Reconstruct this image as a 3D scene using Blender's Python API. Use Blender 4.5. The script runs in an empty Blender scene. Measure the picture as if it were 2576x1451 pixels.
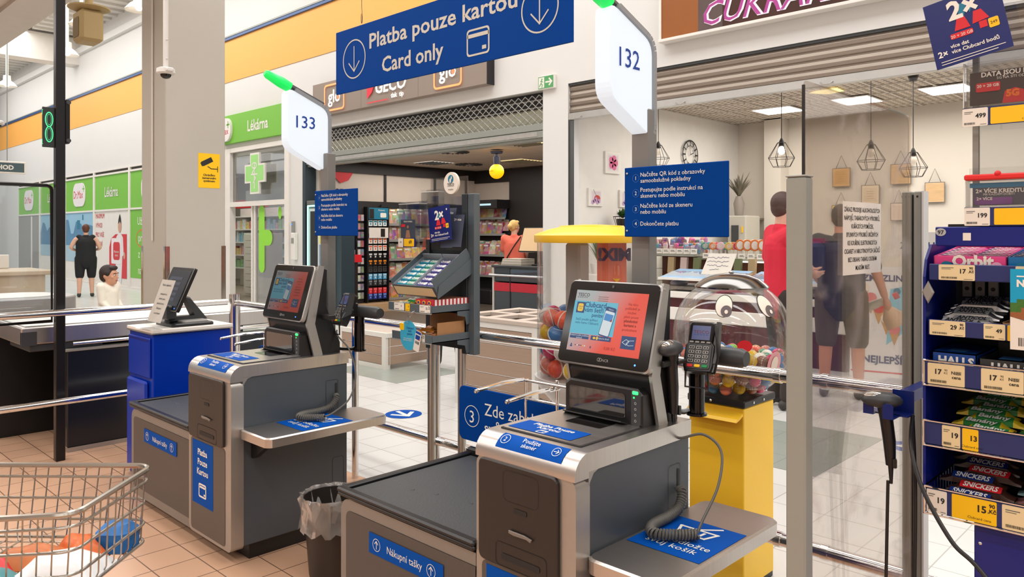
import bpy, math, random
from mathutils import Matrix, Vector
random.seed(7)
C = bpy.context.scene
# ------------------------------------------------------------------ camera
A = math.radians(44.17)
cam = bpy.data.cameras.new('camera'); camo = bpy.data.objects.new('camera', cam)
C.collection.objects.link(camo); C.camera = camo
camo.location = (0, 0, 1.48); camo.rotation_euler = (math.pi/2, 0, A)
cam.sensor_width = 36; cam.lens = 1932/2576*36; cam.shift_y = -(725.5-588)/2576; cam.clip_start = .02; cam.clip_end = 200
# ------------------------------------------------------------------ world, lights, exposure
C.view_settings.view_transform = 'Standard'; C.view_settings.look = 'None'
C.view_settings.gamma = 1; C.view_settings.exposure = -0.12; C.view_settings.use_curve_mapping = False
C.cycles.max_bounces = 7; C.cycles.diffuse_bounces = 3; C.cycles.glossy_bounces = 4
C.cycles.transmission_bounces = 5; C.cycles.transparent_max_bounces = 24
C.cycles.caustics_reflective = False; C.cycles.caustics_refractive = False; C.cycles.sample_clamp_indirect = 4
C.cycles.use_adaptive_sampling = True; C.cycles.adaptive_threshold = .02
W = bpy.data.worlds.new('daylight'); C.world = W; W.use_nodes = True
W.node_tree.nodes['Background'].inputs[0].default_value = (.93, .96, 1, 1)
W.node_tree.nodes['Background'].inputs[1].default_value = .55
def area(name, loc, sx, sy, energy, col=(1, 1, 1), rot=(0, 0, 0)):
    l = bpy.data.lights.new(name, 'AREA'); l.shape = 'RECTANGLE'; l.size = sx; l.size_y = sy; l.energy = energy; l.color = col
    o = bpy.data.objects.new(name, l); o.location = loc; o.rotation_euler = rot; C.collection.objects.link(o); return o
area('mall_skylight', (-13, 5.0, 7.45), 44, 2.6, 1800, (1, 1, 1))
for k, yy in enumerate((-4.6, -2.4, -.4)):
    area('store_luminaire', (-4, yy, 4.15), 18, .35, 235, (1, .985, .965))
area('store_luminaire', (-4, 1.7, 4.15), 18, .3, 180, (1, .985, .965))
area('bakery_light', (-3.2, 10.2, 3.28), 5.2, 3.2, 165, (1, .98, .95))
area('tobacconist_light', (-10, 9.6, 2.84), 4.5, 2.6, 110, (1, .96, .9))
area('pharmacy_light', (-18.5, 9.6, 3.25), 6, 2.6, 110, (1, 1, 1))
# ------------------------------------------------------------------ materials
def lin(c): return tuple(((x/255)/12.92 if x/255 <= .04045 else ((x/255+.055)/1.055)**2.4) for x in c)
MATS = {}
def mat(name, rgb=(200, 200, 200), rough=.5, metal=0, spec=.5, var=.05, ns=6, bump=0, emit=0, ergb=None, coat=0, stretch=None):
    if name in MATS: return MATS[name]
    m = bpy.data.materials.new(name); m.use_nodes = True; nt = m.node_tree; b = nt.nodes['Principled BSDF']; MATS[name] = m
    c = lin(rgb)
    tc = nt.nodes.new('ShaderNodeTexCoord'); no = nt.nodes.new('ShaderNodeTexNoise'); no.inputs['Scale'].default_value = ns; no.inputs['Detail'].default_value = 3
    src = tc.outputs['Object']
    if stretch:
        mp = nt.nodes.new('ShaderNodeMapping'); mp.inputs['Scale'].default_value = stretch; nt.links.new(src, mp.inputs[0]); src = mp.outputs[0]
    nt.links.new(src, no.inputs['Vector'])
    mx = nt.nodes.new('ShaderNodeMix'); mx.data_type = 'RGBA'
    mx.inputs[6].default_value = tuple(x*(1-var) for x in c)+(1,); mx.inputs[7].default_value = tuple(min(1, x*(1+var)) for x in c)+(1,)
    nt.links.new(no.outputs[0], mx.inputs[0]); nt.links.new(mx.outputs[2], b.inputs['Base Color'])
    b.inputs['Roughness'].default_value = rough; b.inputs['Metallic'].default_value = metal; b.inputs['Specular IOR Level'].default_value = spec
    b.inputs['Coat Weight'].default_value = coat; b.inputs['Coat Roughness'].default_value = .05
    if bump:
        bp = nt.nodes.new('ShaderNodeBump'); bp.inputs['Strength'].default_value = bump; bp.inputs['Distance'].default_value = .01
        nt.links.new(no.outputs[0], bp.inputs['Height']); nt.links.new(bp.outputs[0], b.inputs['Normal'])
    if emit:
        b.inputs['Emission Color'].default_value = (lin(ergb or rgb))+(1,); b.inputs['Emission Strength'].default_value = emit
    return m
def glassy(name, tint=(1, 1, 1), gloss=.06, rough=.02, haze=0, hrgb=(255, 255, 255), hs=4, lo=.5, hi=.8):
    """clear acrylic: transparent + mirror by fresnel, optional cloudy smears"""
    if name in MATS: return MATS[name]
    m = bpy.data.materials.new(name); m.use_nodes = True; nt = m.node_tree; nt.nodes.clear(); MATS[name] = m
    out = nt.nodes.new('ShaderNodeOutputMaterial'); t = nt.nodes.new('ShaderNodeBsdfTransparent'); t.inputs[0].default_value = tint+(1,)
    g = nt.nodes.new('ShaderNodeBsdfGlossy'); g.inputs['Roughness'].default_value = rough
    f = nt.nodes.new('ShaderNodeLayerWeight'); f.inputs[0].default_value = .25
    ma = nt.nodes.new('ShaderNodeMath'); ma.operation = 'MULTIPLY_ADD'; ma.inputs[1].default_value = .5; ma.inputs[2].default_value = gloss
    nt.links.new(f.outputs['Fresnel'], ma.inputs[0]); ma.use_clamp = True
    mx = nt.nodes.new('ShaderNodeMixShader'); nt.links.new(ma.outputs[0], mx.inputs[0]); nt.links.new(t.outputs[0], mx.inputs[1]); nt.links.new(g.outputs[0], mx.inputs[2])
    last = mx.outputs[0]
    if haze:
        d = nt.nodes.new('ShaderNodeBsdfDiffuse'); d.inputs[0].default_value = lin(hrgb)+(1,)
        tc = nt.nodes.new('ShaderNodeTexCoord'); no = nt.nodes.new('ShaderNodeTexNoise'); no.inputs['Scale'].default_value = hs; no.inputs['Detail'].default_value = 5
        no.inputs['Distortion'].default_value = 1.2
        mr = nt.nodes.new('ShaderNodeMapRange'); mr.inputs[1].default_value = lo; mr.inputs[2].default_value = hi; mr.inputs[3].default_value = 0; mr.inputs[4].default_value = haze
        nt.links.new(tc.outputs['Object'], no.inputs['Vector']); nt.links.new(no.outputs[0], mr.inputs[0])
        m2 = nt.nodes.new('ShaderNodeMixShader'); nt.links.new(mr.outputs[0], m2.inputs[0]); nt.links.new(last, m2.inputs[1]); nt.links.new(d.outputs[0], m2.inputs[2]); last = m2.outputs[0]
    nt.links.new(last, out.inputs[0]); return m
def tiles(name, rgb, grout, size, ox, oy, rough=.35, mortar=.004, var=.06, speck=0):
    if name in MATS: return MATS[name]
    m = mat(name, rgb, rough, var=var, ns=60); nt = m.node_tree; b = nt.nodes['Principled BSDF']
    br = nt.nodes.new('ShaderNodeTexBrick'); br.offset = 0; br.squash = 1
    br.inputs['Scale'].default_value = 1; br.inputs['Brick Width'].default_value = size; br.inputs['Row Height'].default_value = size
    br.inputs['Mortar Size'].default_value = mortar; br.inputs['Mortar Smooth'].default_value = .2
    c = lin(rgb); br.inputs['Color1'].default_value = tuple(x*.97 for x in c)+(1,); br.inputs['Color2'].default_value = tuple(min(1, x*1.04) for x in c)+(1,); br.inputs['Mortar'].default_value = lin(grout)+(1,)
    geo = nt.nodes.new('ShaderNodeNewGeometry'); mp = nt.nodes.new('ShaderNodeMapping'); mp.inputs['Location'].default_value = (-ox, -oy, 0)
    nt.links.new(geo.outputs['Position'], mp.inputs[0]); nt.links.new(mp.outputs[0], br.inputs['Vector'])
    mx = [n for n in nt.nodes if n.type == 'MIX'][0]
    m3 = nt.nodes.new('ShaderNodeMix'); m3.data_type = 'RGBA'; m3.blend_type = 'MULTIPLY'; m3.inputs[0].default_value = .35
    nt.links.new(br.outputs[0], m3.inputs[6]); nt.links.new(mx.outputs[2], m3.inputs[7])
    if speck: m3.inputs[0].default_value = speck
    nt.links.new(m3.outputs[2], b.inputs['Base Color']); return m
def cover(name, scale=14, sat=.7, val=.8, base=None, glow=0):
    """printed covers: coloured blotches that differ from object to object"""
    if name in MATS: return MATS[name]
    m = bpy.data.materials.new(name); m.use_nodes = True; nt = m.node_tree; b = nt.nodes['Principled BSDF']; MATS[name] = m
    tc = nt.nodes.new('ShaderNodeTexCoord'); oi = nt.nodes.new('ShaderNodeObjectInfo')
    ad = nt.nodes.new('ShaderNodeVectorMath'); ad.operation = 'ADD'
    sc = nt.nodes.new('ShaderNodeVectorMath'); sc.operation = 'SCALE'; sc.inputs[0].default_value = (37, 91, 53); nt.links.new(oi.outputs['Random'], sc.inputs['Scale'])
    nt.links.new(tc.outputs['Object'], ad.inputs[0]); nt.links.new(sc.outputs[0], ad.inputs[1])
    v = nt.nodes.new('ShaderNodeTexVoronoi'); v.inputs['Scale'].default_value = scale; nt.links.new(ad.outputs[0], v.inputs['Vector'])
    hs = nt.nodes.new('ShaderNodeHueSaturation'); hs.inputs['Saturation'].default_value = sat; hs.inputs['Value'].default_value = val
    nt.links.new(v.outputs['Color'], hs.inputs['Color'])
    mx = nt.nodes.new('ShaderNodeMix'); mx.data_type = 'RGBA'; mx.inputs[0].default_value = .38
    cr = nt.nodes.new('ShaderNodeValToRGB'); cr.color_ramp.interpolation = 'CONSTANT'
    cols = base or [(225, 205, 170), (190, 60, 45), (235, 190, 70), (120, 140, 160), (215, 170, 150), (90, 130, 80), (240, 235, 225)]
    e = cr.color_ramp.elements
    while len(e) < len(cols): e.new(.5)
    for i, cc in enumerate(cols): e[i].position = i/len(cols); e[i].color = lin(cc)+(1,)
    nt.links.new(oi.outputs['Random'], cr.inputs[0])
    nt.links.new(cr.outputs[0], mx.inputs[6]); nt.links.new(hs.outputs[0], mx.inputs[7])
    nt.links.new(mx.outputs[2], b.inputs['Base Color']); b.inputs['Roughness'].default_value = .35
    return m
white = mat('white_paint', (236, 230, 222), .6); steel = mat('brushed_steel', (205, 200, 195), .32, 1, var=.08, ns=3, stretch=(1, 60, 1))
chrome = mat('chrome', (225, 225, 225), .09, 1, var=.03); silver = mat('silver_lacquer', (176, 173, 168), .34, .75, var=.03, ns=40)
slate = mat('slate_panel', (78, 84, 90), .42, .15, var=.04, ns=30); black = mat('black_plastic', (22, 21, 22), .35, var=.15)
gloss = mat('gloss_black', (9, 9, 10), .12, var=.1); brown = mat('brown_plastic', (40, 33, 29), .38, var=.08, ns=90, bump=.02)
dgrey = mat('dark_grey_plastic', (58, 60, 62), .4); lgrey = mat('light_grey_plastic', (150, 148, 143), .45)
blue = mat('blue_sheet', (0, 60, 138), .6, spec=.06, var=.03); blue2 = mat('blue_sticker', (0, 76, 165), .6, spec=.08, var=.03); navy = mat('navy_metal', (0, 22, 120), .3, var=.05)
royal = mat('royal_blue_lacquer', (0, 50, 165), .3, spec=.25, var=.05)
ink = mat('white_print', (238, 234, 224), .5, var=.01); inkb = mat('blue_print', (10, 60, 150), .5); dark = mat('dark_print', (30, 28, 30), .6)
paper = mat('paper', (235, 228, 216), .7); yellow = mat('yellow_print', (250, 196, 0), .5, var=.02); red = mat('red_print', (214, 30, 40), .45)
cream = mat('cream_label', (232, 212, 165), .6, var=.02); acr = glassy('clear_acrylic', (.97, .97, .97), .05); green = mat('green_print', (122, 190, 66), .5, var=.02)
greydot = mat('grey_print', (110, 108, 104), .6); teal = mat('teal_print', (20, 120, 150), .5); pink = mat('pink_print', (226, 60, 132), .4)
cardb = mat('cardboard', (176, 128, 84), .8, var=.08, ns=30); alu = mat('grey_coated_metal', (150, 152, 144), .42, .1, var=.03, ns=20)
# ------------------------------------------------------------------ geometry collector
def fr(o, u=(1, 0, 0), v=(0, 0, 1)):
    u = Vector(u).normalized(); v = Vector(v); v = (v-u*v.dot(u)).normalized(); n = u.cross(v)
    return Matrix(((u.x, v.x, n.x, o[0]), (u.y, v.y, n.y, o[1]), (u.z, v.z, n.z, o[2]), (0, 0, 0, 1)))
FY, FX, FZ = ((1, 0, 0), (0, 0, 1)), ((0, 1, 0), (0, 0, 1)), ((1, 0, 0), (0, 1, 0))
def rr(w, h, r, n=4, cx=0, cy=0):
    p = []
    for qx, qy, a0 in ((w/2-r, h/2-r, 0), (-w/2+r, h/2-r, 90), (-w/2+r, -h/2+r, 180), (w/2-r, -h/2+r, 270)):
        for i in range(n+1):
            a = math.radians(a0+90*i/n); p.append((cx+qx+r*math.cos(a), cy+qy+r*math.sin(a)))
    return p
def circ(r, n=24, cx=0, cy=0, ry=None): return [(cx+r*math.cos(2*math.pi*i/n), cy+(ry or r)*math.sin(2*math.pi*i/n)) for i in range(n)]
def rect(x0, y0, x1, y1): return [(x0, y0), (x1, y0), (x1, y1), (x0, y1)]
TEXTS = {}
def text_geo(s, size, bold, shear, space, width):
    k = (s, size, bold, shear, space, width)
    if k not in TEXTS:
        c = bpy.data.curves.new('t', 'FONT'); c.body = s; c.size = size; c.offset = bold; c.shear = shear; c.space_line = space; c.resolution_u = 2; c.align_x = 'LEFT'
        o = bpy.data.objects.new('t', c); C.collection.objects.link(o)
        dg = bpy.context.evaluated_depsgraph_get(); me = bpy.data.meshes.new_from_object(o.evaluated_get(dg))
        v = [(p.co.x*width, p.co.y) for p in me.vertices]; f = [tuple(q.vertices) for q in me.polygons]
        bpy.data.objects.remove(o); bpy.data.curves.remove(c); bpy.data.meshes.remove(me); TEXTS[k] = (v, f)
    return TEXTS[k]
class MB:
    def __init__(s, m=None): s.v = []; s.f = []; s.mi = []; s.sm = []; s.ms = []; s.c = 0; (s.use(m) if m else None)
    def use(s, m):
        if m not in s.ms: s.ms.append(m)
        s.c = s.ms.index(m); return s
    def add(s, vs, fs, M=None, smooth=False):
        n = len(s.v)
        for p in vs: s.v.append(tuple(M @ Vector(p)) if M is not None else tuple(p))
        for q in fs: s.f.append(tuple(i+n for i in q)); s.mi.append(s.c); s.sm.append(smooth)
        return s
    def box(s, x0, x1, y0, y1, z0, z1, b=0, M=None):
        b = min(b, (x1-x0)/2.01, (y1-y0)/2.01, (z1-z0)/2.01)
        if b <= 0:
            v = [(x, y, z) for x in (x0, x1) for y in (y0, y1) for z in (z0, z1)]
            return s.add(v, [(0, 1, 3, 2), (4, 6, 7, 5), (0, 4, 5, 1), (2, 3, 7, 6), (0, 2, 6, 4), (1, 5, 7, 3)], M)
        cx, cy, cz = (x0+x1)/2, (y0+y1)/2, (z0+z1)/2; hx, hy, hz = (x1-x0)/2, (y1-y0)/2, (z1-z0)/2
        v = []; ix = {}
        for sx in (-1, 1):
            for sy in (-1, 1):
                for sz in (-1, 1):
                    for a in range(3):
                        d = [b, b, b]; d[a] = 0
                        ix[sx, sy, sz, a] = len(v); v.append((cx+sx*(hx-d[0]), cy+sy*(hy-d[1]), cz+sz*(hz-d[2])))
        f = []
        for sg in (-1, 1):
            q = [ix[sg, -1, -1, 0], ix[sg, 1, -1, 0], ix[sg, 1, 1, 0], ix[sg, -1, 1, 0]]; f.append(q if sg > 0 else q[::-1])
            q = [ix[-1, sg, -1, 1], ix[-1, sg, 1, 1], ix[1, sg, 1, 1], ix[1, sg, -1, 1]]; f.append(q if sg > 0 else q[::-1])
            q = [ix[-1, -1, sg, 2], ix[1, -1, sg, 2], ix[1, 1, sg, 2], ix[-1, 1, sg, 2]]; f.append(q if sg > 0 else q[::-1])
        for p in (-1, 1):
            for q in (-1, 1):
                k = p*q
                e = [ix[p, q, -1, 0], ix[p, q, -1, 1], ix[p, q, 1, 1], ix[p, q, 1, 0]]; f.append(e if k > 0 else e[::-1])
                e = [ix[p, -1, q, 2], ix[p, -1, q, 0], ix[p, 1, q, 0], ix[p, 1, q, 2]]; f.append(e[::-1] if k < 0 else e)
                e = [ix[-1, p, q, 1], ix[-1, p, q, 2], ix[1, p, q, 2], ix[1, p, q, 1]]; f.append(e[::-1] if k < 0 else e)
                for r in (-1, 1):
                    e = [ix[p, q, r, 0], ix[p, q, r, 1], ix[p, q, r, 2]]; f.append(e if k*r > 0 else e[::-1])
        return s.add(v, f, M)
    def prism(s, pts, d, M=None, b=0, z0=0, smooth=False):
        n = len(pts); xs = [p[0] for p in pts]; ys = [p[1] for p in pts]; cx, cy = (min(xs)+max(xs))/2, (min(ys)+max(ys))/2
        hx, hy = (max(xs)-min(xs))/2, (max(ys)-min(ys))/2
        rings = [(pts, z0), (pts, z0+d-b)] + ([([(cx+(x-cx)*(1-b/hx), cy+(y-cy)*(1-b/hy)) for x, y in pts], z0+d)] if b else [])
        v = [(x, y, z) for ps, z in rings for x, y in ps]; f = [tuple(range(n))[::-1], tuple(range((len(rings)-1)*n, len(rings)*n))]
        s.add(v, f, M); k = len(s.v)-len(v)
        for r in range(len(rings)-1):
            for i in range(n):
                j = (i+1) % n; s.f.append((k+r*n+i, k+r*n+j, k+r*n+n+j, k+r*n+n+i)); s.mi.append(s.c); s.sm.append(smooth)
        return s
    def plate(s, pts, M=None, z=.001): return s.add([(x, y, z) for x, y in pts], [tuple(range(len(pts)))], M)
    def ring(s, po, pi, M=None, z=.001, d=0):
        n = len(po); v = [(x, y, z) for x, y in po]+[(x, y, z) for x, y in pi]
        return s.add(v, [(i, (i+1) % n, n+(i+1) % n, n+i) for i in range(n)], M)
    def line(s, pts, w, M=None, z=.0012):
        for i, (p, q) in enumerate(zip(pts, pts[1:])):
            z += .00012 if i else 0; d = Vector((q[0]-p[0], q[1]-p[1])); l = d.length or 1; d /= l; n = Vector((-d.y, d.x))*w/2; e = d*w/2
            s.add([(p[0]-e.x-n.x, p[1]-e.y-n.y, z), (q[0]+e.x-n.x, q[1]+e.y-n.y, z), (q[0]+e.x+n.x, q[1]+e.y+n.y, z), (p[0]-e.x+n.x, p[1]-e.y+n.y, z)], [(0, 1, 2, 3)], M)
        return s
    def text(s, t, M, x, y, size, align='C', bold=0, shear=0, space=1, z=.0014, width=1, fit=None):
        lines = t.split('\n')
        for k, ln in enumerate(lines):
            v, f = text_geo(ln, size, bold*size, shear, 1, width)
            if not v: continue
            x0, x1 = min(p[0] for p in v), max(p[0] for p in v); sc = 1
            if fit: sc = fit/(x1-x0)
            ox = {'C': -(x0+x1)/2, 'L': -x0, 'R': -x1}[align]*sc+x; oy = y-k*size*space
            s.add([(p[0]*sc+ox, p[1]+oy, z) for p in v], f, M)
        return s
    def tube(s, path, r, n=8, closed=False, M=None, cap=True):
        P = [Vector(p) for p in path]; m = len(P); R = r if isinstance(r, (list, tuple)) else [r]*m
        T = []
        for i in range(m):
            a = P[(i-1) % m] if (closed or i > 0) else P[i]; b = P[(i+1) % m] if (closed or i < m-1) else P[i]; T.append((b-a).normalized())
        up = Vector((0, 0, 1)) if abs(T[0].z) < .9 else Vector((1, 0, 0)); N = (up-T[0]*up.dot(T[0])).normalized(); v = []
        for i in range(m):
            N = N-T[i]*N.dot(T[i]); N = N.normalized() if N.length > 1e-6 else T[i].orthogonal().normalized(); B = T[i].cross(N)
            for j in range(n):
                a = 2*math.pi*j/n; v.append(tuple(P[i]+(N*math.cos(a)+B*math.sin(a))*R[i]))
        f = []
        for i in range(m if closed else m-1):
            k = (i+1) % m
            for j in range(n): f.append((i*n+j, i*n+(j+1) % n, k*n+(j+1) % n, k*n+j))
        s.add(v, f, M, True)
        if cap and not closed: 
            k = len(s.v)-len(v); s.f += [tuple(k+j for j in range(n))[::-1], tuple(k+(m-1)*n+j for j in range(n))]; s.mi += [s.c]*2; s.sm += [False]*2
        return s
    def cyl(s, p, q, r, n=16): return s.tube([p, q], r, n)
    def lathe(s, prof, n=24, M=None, a0=0, a1=360, smooth=True):
        full = a1-a0 >= 360; k = n if full else n+1; v = []
        for r, z in prof:
            for i in range(k):
                a = math.radians(a0+(a1-a0)*i/n); v.append((r*math.cos(a), r*math.sin(a), z))
        f = []
        for j in range(len(prof)-1):
            for i in range(n):
                i2 = (i+1) % k; f.append((j*k+i, j*k+i2, j*k+k+i2, j*k+k+i))
        return s.add(v, f, M, smooth)
    def sph(s, c, r, n=12, M=None):
        rx, ry, rz = r if isinstance(r, (tuple, list)) else (r, r, r); h = max(4, n//2); v = [(c[0], c[1], c[2]+rz)]; f = []
        for i in range(1, h):
            a = math.pi*i/h
            for j in range(n): b = 2*math.pi*j/n; v.append((c[0]+rx*math.sin(a)*math.cos(b), c[1]+ry*math.sin(a)*math.sin(b), c[2]+rz*math.cos(a)))
        v.append((c[0], c[1], c[2]-rz)); e = len(v)-1
        for j in range(n):
            f.append((0, 1+j, 1+(j+1) % n)); f.append((e, e-n+(j+1) % n, e-n+j))
            for i in range(h-2): f.append((1+i*n+j, 1+(i+1)*n+j, 1+(i+1)*n+(j+1) % n, 1+i*n+(j+1) % n))
        return s.add(v, f, M, True)
    def mesh(s, name):
        me = bpy.data.meshes.new(name); me.from_pydata(s.v, [], s.f)
        for m in s.ms: me.materials.append(m)
        me.polygons.foreach_set('material_index', s.mi); me.polygons.foreach_set('use_smooth', s.sm); me.update()
        if any(s.sm): me.set_sharp_from_angle(angle=.75)
        return me
    def part(s, name, parent, label=None, loc=None):
        o = bpy.data.objects.new(name, s.mesh(name)); C.collection.objects.link(o); o.parent = parent
        if loc: o.location = loc
        if label: o['label'] = label
        return o
    def top(s, name, label=None, cat=None, group=None, kind=None, loc=None):
        """one-mesh top-level object; without loc its vertices are in world space and its origin moves to the base"""
        if loc is None and s.v:
            xs, ys, zs = zip(*s.v); loc = ((min(xs)+max(xs))/2, (min(ys)+max(ys))/2, min(zs)); s.v = [(a-loc[0], b-loc[1], c-loc[2]) for a, b, c in s.v]
        o = s.part(name, None, label, loc); return tag(o, None, cat, group, kind)
def tag(o, label=None, cat=None, group=None, kind=None):
    for k, v in (('label', label), ('category', cat), ('group', group), ('kind', kind)):
        if v: o[k] = v
    return o
def thing(name, label, cat, loc=(0, 0, 0), rz=0, group=None):
    o = bpy.data.objects.new(name, None); C.collection.objects.link(o); o.empty_display_size = .1
    o.location = loc; o.rotation_euler = (0, 0, rz); return tag(o, label, cat, group)
def dup(root, loc, rz=None, label=None, group=None):
    r = root.copy(); C.collection.objects.link(r); r.location = loc
    if rz is not None: r.rotation_euler = (0, 0, rz)
    if label: r['label'] = label
    if group: r['group'] = group
    for ch in list(root.children):
        c = ch.copy(); C.collection.objects.link(c); c.parent = r
        for g in ch.children: d = g.copy(); C.collection.objects.link(d); d.parent = c
    return r
def arrow(mb, M, cx, cy, L, w, ang, head=.35, z=.0014):
    """arrow pointing along ang (degrees) in the plane of M"""
    a = math.radians(ang); d = Vector((math.cos(a), math.sin(a))); n = Vector((-d.y, d.x)); t = Vector((cx, cy))+d*L/2; b = Vector((cx, cy))-d*L/2
    mb.line([b, t], w, M, z); mb.line([t-d*L*head+n*L*head, t, t-d*L*head-n*L*head], w, M, z+.0003)
def card_icon(mb, M, cx, cy, w, t, z=.0014):
    h = w*.82; mb.ring(rr(w, h, w*.12, 4, cx, cy), rr(w-2*t, h-2*t, w*.12-t*.5, 4, cx, cy), M, z)
    mb.plate(rect(cx-w/2+t/2, cy+h*.18, cx+w/2-t/2, cy+h*.32), M, z); mb.plate(rect(cx+w*.18, cy-h*.32, cx+w*.36, cy-h*.18), M, z)
def basket_icon(mb, M, cx, cy, w, t):
    mb.line([(cx-w*.5, cy+w*.12), (cx+w*.5, cy+w*.12), (cx+w*.36, cy-w*.3), (cx-w*.36, cy-w*.3), (cx-w*.5, cy+w*.12)], t, M)
    for k in (-.2, 0, .2): mb.line([(cx+w*k, cy), (cx+w*k*.9, cy-w*.2)], t, M)
    mb.line([(cx-w*.05, cy+w*.12), (cx+w*.4, cy+w*.5)], t, M)
def ring_no(mb, M, cx, cy, r, t, s, size):
    mb.ring(circ(r, 28, cx, cy), circ(r-t, 28, cx, cy), M, .0012); mb.text(s, M, cx, cy-size*.35, size)
def barcode(mb, M, x0, y0, w, h):
    x = x0
    while x < x0+w:
        b = random.choice((.6, 1, 1.6))*w/60; mb.plate(rect(x, y0, x+b, y0+h), M, .0014); x += b+random.choice((.6, 1, 1.5))*w/60
# ================================================================== SETTING
def struct(name, mb, label=None): return mb.top(name, label, None, None, 'structure', loc=(0, 0, 0))
YF = 7.7
t_store = tiles('store_floor_tiles', (220, 183, 154), (122, 97, 78), .2005, -3.482, 1.5175, .3, .003, .05)
t_mall = tiles('mall_floor_tiles', (225, 224, 221), (178, 175, 170), .298, -1.64, 4.05, .3, .0035, .05, .45)
t_green = tiles('mall_inlay_tiles', (176, 182, 174), (150, 154, 148), .298, -1.64, 4.05, .3, .0035, .05, .45)
m = MB(t_store).box(-20, 6, -8, 2.72, -.1, 0); m.use(t_mall).box(-60, 8, 2.72, 7.7, -.1, 0)
m.use(mat('tobacconist_laminate', (92, 82, 72), .35, var=.1, ns=4)).box(-12.95, -6.7, 7.7, 14, -.1, 0)
m.use(t_mall).box(-6.7, 4, 7.7, 14, -.1, 0).use(mat('pharmacy_floor', (150, 136, 118), .35)).box(-26, -12.95, 7.7, 12, -.1, 0)
struct('floor', m, 'pale square floor tiles running from the checkouts out across the mall')
m = MB(t_green)
for x0, x1, y0, y1 in ((-2.83, -1.936, 4.646, 5.84), (-7.3, -6.11, 4.65, 5.54), (-11.3, -9.7, 4.65, 5.84), (-16.4, -14.9, 4.65, 5.84), (1.3, 2.2, 4.65, 5.84)): m.box(x0, x1, y0, y1, -.01, .0012)
struct('floor', m, 'grey-green tile fields set in the pale mall floor')
wall_m = mat('facade_plaster', (226, 223, 219), .6, var=.02, ns=2); beige = mat('bakery_wall', (222, 212, 198), .65, var=.02, ns=2)
m = MB(wall_m)
for x0, x1, z0, z1 in ((-60, -33.05, 0, 8), (-33.05, -16.25, 3.32, 8), (-16.25, -13.5, 3.32, 8), (-13.5, -13.0, 0, 8), (-13.0, -6.9, 3.42, 8), (-6.9, -6.46, 0, 8), (-6.46, 2.6, 3.44, 8), (2.6, 8, 0, 8)):
    m.box(x0, x1, YF, YF+.22, z0, z1)
m.box(-60, -16.2, YF-.12, YF, 6.97, 7.15)
struct('wall_back', m, 'tall white mall wall above the shop fronts')
m = MB(mat('orange_band', (250, 178, 84), .55, var=.02)).box(-60, 8, YF-.012, YF, 4.775, 5.68); struct('trim_1', m, 'wide orange band painted along the white mall wall')
m = MB(mat('blue_trim', (18, 76, 140), .4)).box(-60, 8, YF-.05, YF, 5.68, 5.735); m.use(alu).box(-60, 8, YF-.06, YF, 5.735, 5.765); struct('trim_2', m, 'thin blue line along the top of the orange band')
roofm = mat('mall_roof_sheet', (225, 220, 212), .6, stretch=(6, .2, 1), var=.1)
m = MB(roofm); m.box(-60, 8, 2.85, 8, 7.6, 7.7)
for k in range(120): m.box(-60+k*.5, -59.8+k*.5, 6.4, 7.7, 7.54, 7.6)
struct('ceiling', m, 'high corrugated mall roof with skylights')
m = MB(white).box(-26.7, -26.1, 2.85, 7.7, 6.69, 7.5); m.box(-12, -11.5, 2.85, 7.7, 6.69, 7.5); m.box(-40, -39.4, 2.85, 7.7, 6.69, 7.5); struct('trim_3', m, 'white roof cross beam meeting the mall wall')
m = MB(mat('fascia_grey', (206, 202, 196), .6)).box(-60, 8, 2.39, 2.85, 4.2, 7.7); struct('trim_4', m, 'deep pale beam over the checkout line')
m = MB(mat('store_ceiling', (206, 200, 192), .8)).box(-20, 8, -8, 2.39, 4.25, 4.35); struct('ceiling', m, 'low brownish store ceiling above the checkouts')
m = MB(mat('store_wall', (206, 200, 194), .7)).box(-20, 8, -8.2, -8, 0, 4.3); struct('wall_front', m, 'store wall behind the shopper')
# column
cm = mat('column_paint', (184, 177, 166), .6, var=.03, ns=1.5); m = MB(cm); xc, yc, w = -9.2, 3.63, .73
m.box(xc-w, xc, yc, yc+w, 0, 6.8, .012)
m.use(mat('corner_guard_steel', (190, 180, 170), .12, 1, var=.25, ns=8))
for px, py in ((xc-w, yc), (xc, yc), (xc, yc+w)):
    sx = -1 if px < xc-.1 else 1; sy = -1 if py < yc+.1 else 1
    m.box(min(px+sx*.004, px-sx*.05), max(px+sx*.004, px-sx*.05), min(py, py+sy*.004), max(py, py+sy*.004), .05, 1.33)
    m.box(min(px, px+sx*.004), max(px, px+sx*.004), min(py+sy*.004, py-sy*.05), max(py+sy*.004, py-sy*.05), .05, 1.33)
m.use(mat('conduit_white', (222, 214, 202), .5)).cyl((xc-.35, yc-.014, 1.4), (xc-.35, yc-.014, 6.8), .012, 8)
o = struct('column', m, 'square beige column with steel corner guards beside the checkouts')
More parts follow.
